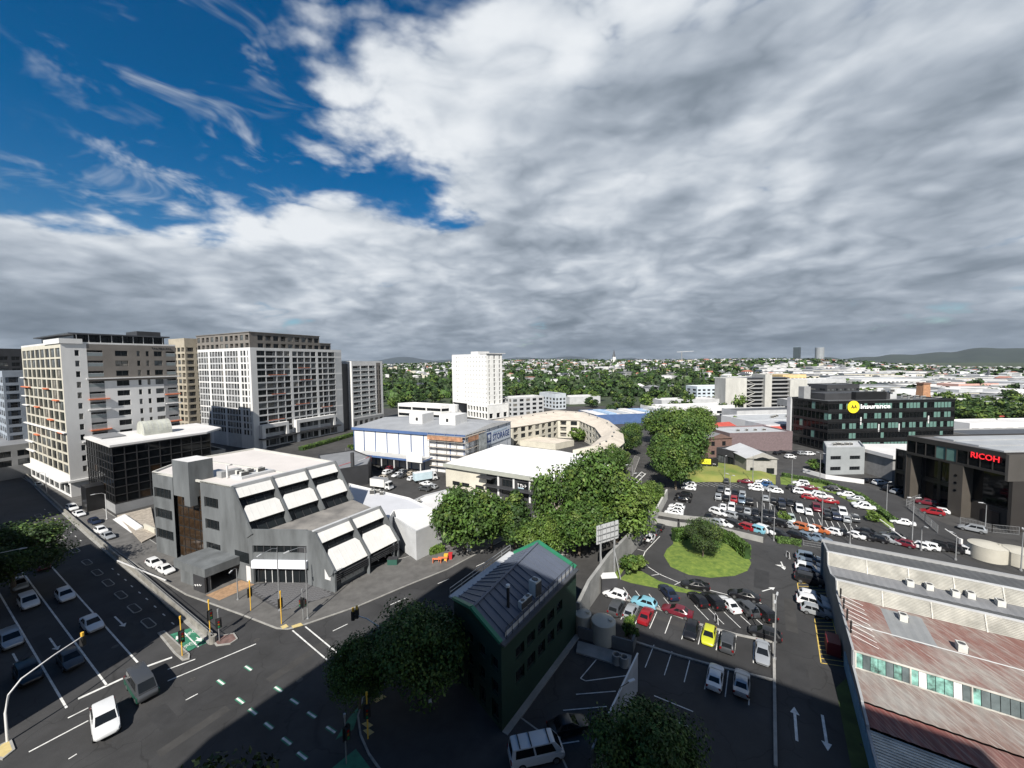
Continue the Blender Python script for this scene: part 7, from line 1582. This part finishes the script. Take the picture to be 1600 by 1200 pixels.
b=MB()
for i in range(5200):
    az=rf.uniform(-42,62); r=430+1250*rf.random()**1.25; x=r*math.sin(R_(az)); y=r*math.cos(R_(az)); n=mnoise.noise((x*.005,y*.005,2))
    if n>.22 and rf.random()<.6: continue
    if az>34 and r<950 and (rf.random()<.6 or not free(x,y,5,csp,.8)): continue
    tuft(b,x,y,terr(x,y)-1,rf.uniform(4,7.5),rf.uniform(6,11),12,rf.choice((0,1,1,1,2)))
o=b.build('woodland',[leafA,leafC,leafD]); tag(o,'distant trees filling the slope between the houses','woodland',kind='stuff')
# commercial blocks in the middle distance on the right
GB='commercial buildings of the right hand valley'
for x,y,b_,a_,H,mw,rm,nb,lb in ((205,330,40,16,13,white,white_roof,10,'white ribbon windowed office beyond the insurance building'),(262,325,30,18,16,dgrey,roof_d,8,'dark glazed office with white bands in the valley'),(180,380,44,20,12,mat('pale_blue_panel',(.50,.56,.62),.7,.08,.3),white_roof,9,'pale blue office block behind the concrete flats'),(300,345,70,22,9,white,white_roof,18,'long white low rise with many small bays'),(395,345,24,16,9,lgrey,white_roof,5,'grey gabled shop row beyond the brick chimney'),(430,340,24,16,9,white,white_roof,5,'white shop row with grey shutters beyond the trees'),(470,342,30,18,12,white,white_roof,7,'white two storey office at the edge of the valley'),(330,450,60,26,14,lgrey,white_roof,12,'broad grey office with pale roof in the valley'),(420,470,80,30,12,white,MATS['pale_metal_roof'],14,'very long white warehouse under the far hill'),(250,440,30,20,18,white,roof_g,7,'white stepped office with dark columns'),(520,520,80,30,11,lgrey,white_roof,12,'pale shed with broad roof below the hill'),(480,420,50,20,9,mat('pink_render',(.55,.33,.28),.8,.1,.3),white_roof,8,'pink rendered building among dark trees'),(360,520,34,22,17,mat('ochre_hall',(.60,.44,.22),.8,.1,.3),roof_g,6,'ochre rendered hall near the skyline')):
    simple('office_building',lb,None,84,-6,b_,a_,H,mw,rm,nb,2,3.4,.5,O=(x,y,terr(x,y)-.3 if math.hypot(x,y)>340 else 0),w=.6)
t=thing('chimney','square orange brick chimney standing by the dark trees','chimney',(300,283,0)); b=MB(); b.hexa([(296,281,0),(302,281,0),(302,287,0),(296,287,0)],[(296.6,281.6,19),(301.4,281.6,19),(301.4,286.4,19),(296.6,286.4,19)]); b.build('shaft',mat('orange_brick',(.38,.20,.11),.9,.2,1.),t); b=MB(); b.box(296.2,301.8,281.2,286.8,19,20); b.build('cap',mat('cap_brick',(.2,.11,.08),.9),t)
gl=['round topped','wide spreading','dark tall','paler small']
for i in range(64):
    y=rf.uniform(212,330); x=y*rf.uniform(1.10,1.36)
    if i<44 and y>262: y=rf.uniform(212,262); x=y*rf.uniform(1.14,1.36)
    k=rf.randrange(4); tree('S%d'%k,x,y,rf.uniform(8,13),rf.uniform(5.5,8.5),f'{gl[k]} leafy tree in the grove beyond the insurance building',f'{gl[k]} trees of the grove',rf.choice((leafA,leafC,leafC)))
for x,y,h,r in ((98,282,10,6),(120,288,9,5),(88,300,9,5.5),(135,300,9,5),(66,262,8,5),(72,275,9,5.5),(150,278,8,4.5)): tree('S%d'%rf.randrange(4),x,y,h,r,'dark tree among the low sheds beyond the road','trees among the sheds',leafC)
simple('low_building','low white roofed building between the insurance office and the grove',None,88,-4,60,13,5,white,white_roof,10,0,3.4,.5,O=(226,192,0))
simple('low_building','low dark roofed workshop behind the bronze office',None,88,-4,60,14,5.5,grey,roof_d,8,0,3.4,.5,O=(190,160,0))
gabled('house','brown brick house with red roof at the edge of the grove',(258,214,0),80,-10,16,9,5,2.2,MATS['brown_brick'],MATS['red_roof'],'v')
# two far towers, church, crane on the skyline
for az,w,h,m,l in ((36.0,30,94,mat('tower_dark',(.05,.07,.08),.3),'dark glass tower on the skyline'),(38.1,29,90,mat('tower_pale',(.22,.24,.26),.5),'round pale banded tower on the skyline')):
    D=2300; x,y=D*math.sin(R_(az)),D*math.cos(R_(az)); t=thing('skyline_tower',l,'building',(x,y,0)); b=MB(); n=14 if 'round' in l else 4
    b.cyl((x,y),w*.6,0,h,n); b.build('shaft',m,t)
    for k in range(12): b=MB(); b.cyl((x,y),w*.6+.6,32+k*5.0,32+k*5.0+1.4,n); b.build('floor_band',lgrey if n>4 else dgrey,t)
def spire(az,D,l,s=1.):
    x,y=D*math.sin(R_(az)),D*math.cos(R_(az)); z=terr(x,y); t=thing('church',l,'church',(x,y,z)); b=MB(); b.box(x-4,x+4,y-4,y+4,z-2,z+16*s); b.build('tower',white,t); b=MB(); b.cyl((x,y),5*s,z+16*s,z+38*s,8,r1=.15); b.build('spire',roof_d,t); b=MB(); b.box(x-7,x+7,y+4,y+26,z-2,z+9); b.build('nave',white,t)
spire(14.6,1180,'white church with slender dark spire on the ridge'); spire(50.6,900,'small church with short spire below the far hill',.5)
x,y=1230*math.sin(R_(23.4)),1230*math.cos(R_(23.4)); t=thing('tower_crane','tower crane above the ridge line','crane',(x,y,terr(x,y))); b=MB(); b.bar((x,y,20),(x,y,62),2); b.build('mast',steel,t); b=MB(); b.bar((x-14,y,62),(x+34,y,64),1.4); b.build('jib',lgrey,t)

# ---------------- the air: pale haze over the whole place ----------------
b=MB(); b.box(-9000,9000,-600,9500,-30,330)
hz=b.build('haze',[]); hz.data.materials.append(bpy.data.materials.new('haze_air')); hm=hz.data.materials[0]; hm.use_nodes=True; hn=hm.node_tree; hn.nodes.clear()
ho=hn.nodes.new('ShaderNodeOutputMaterial'); hv=hn.nodes.new('ShaderNodeVolumePrincipled'); hv.inputs['Density'].default_value=.00003; hv.inputs['Color'].default_value=(.62,.72,.86,1); hv.inputs['Anisotropy'].default_value=.2
hn.links.new(hv.outputs[0],ho.inputs['Volume']); tag(hz,kind='stuff')
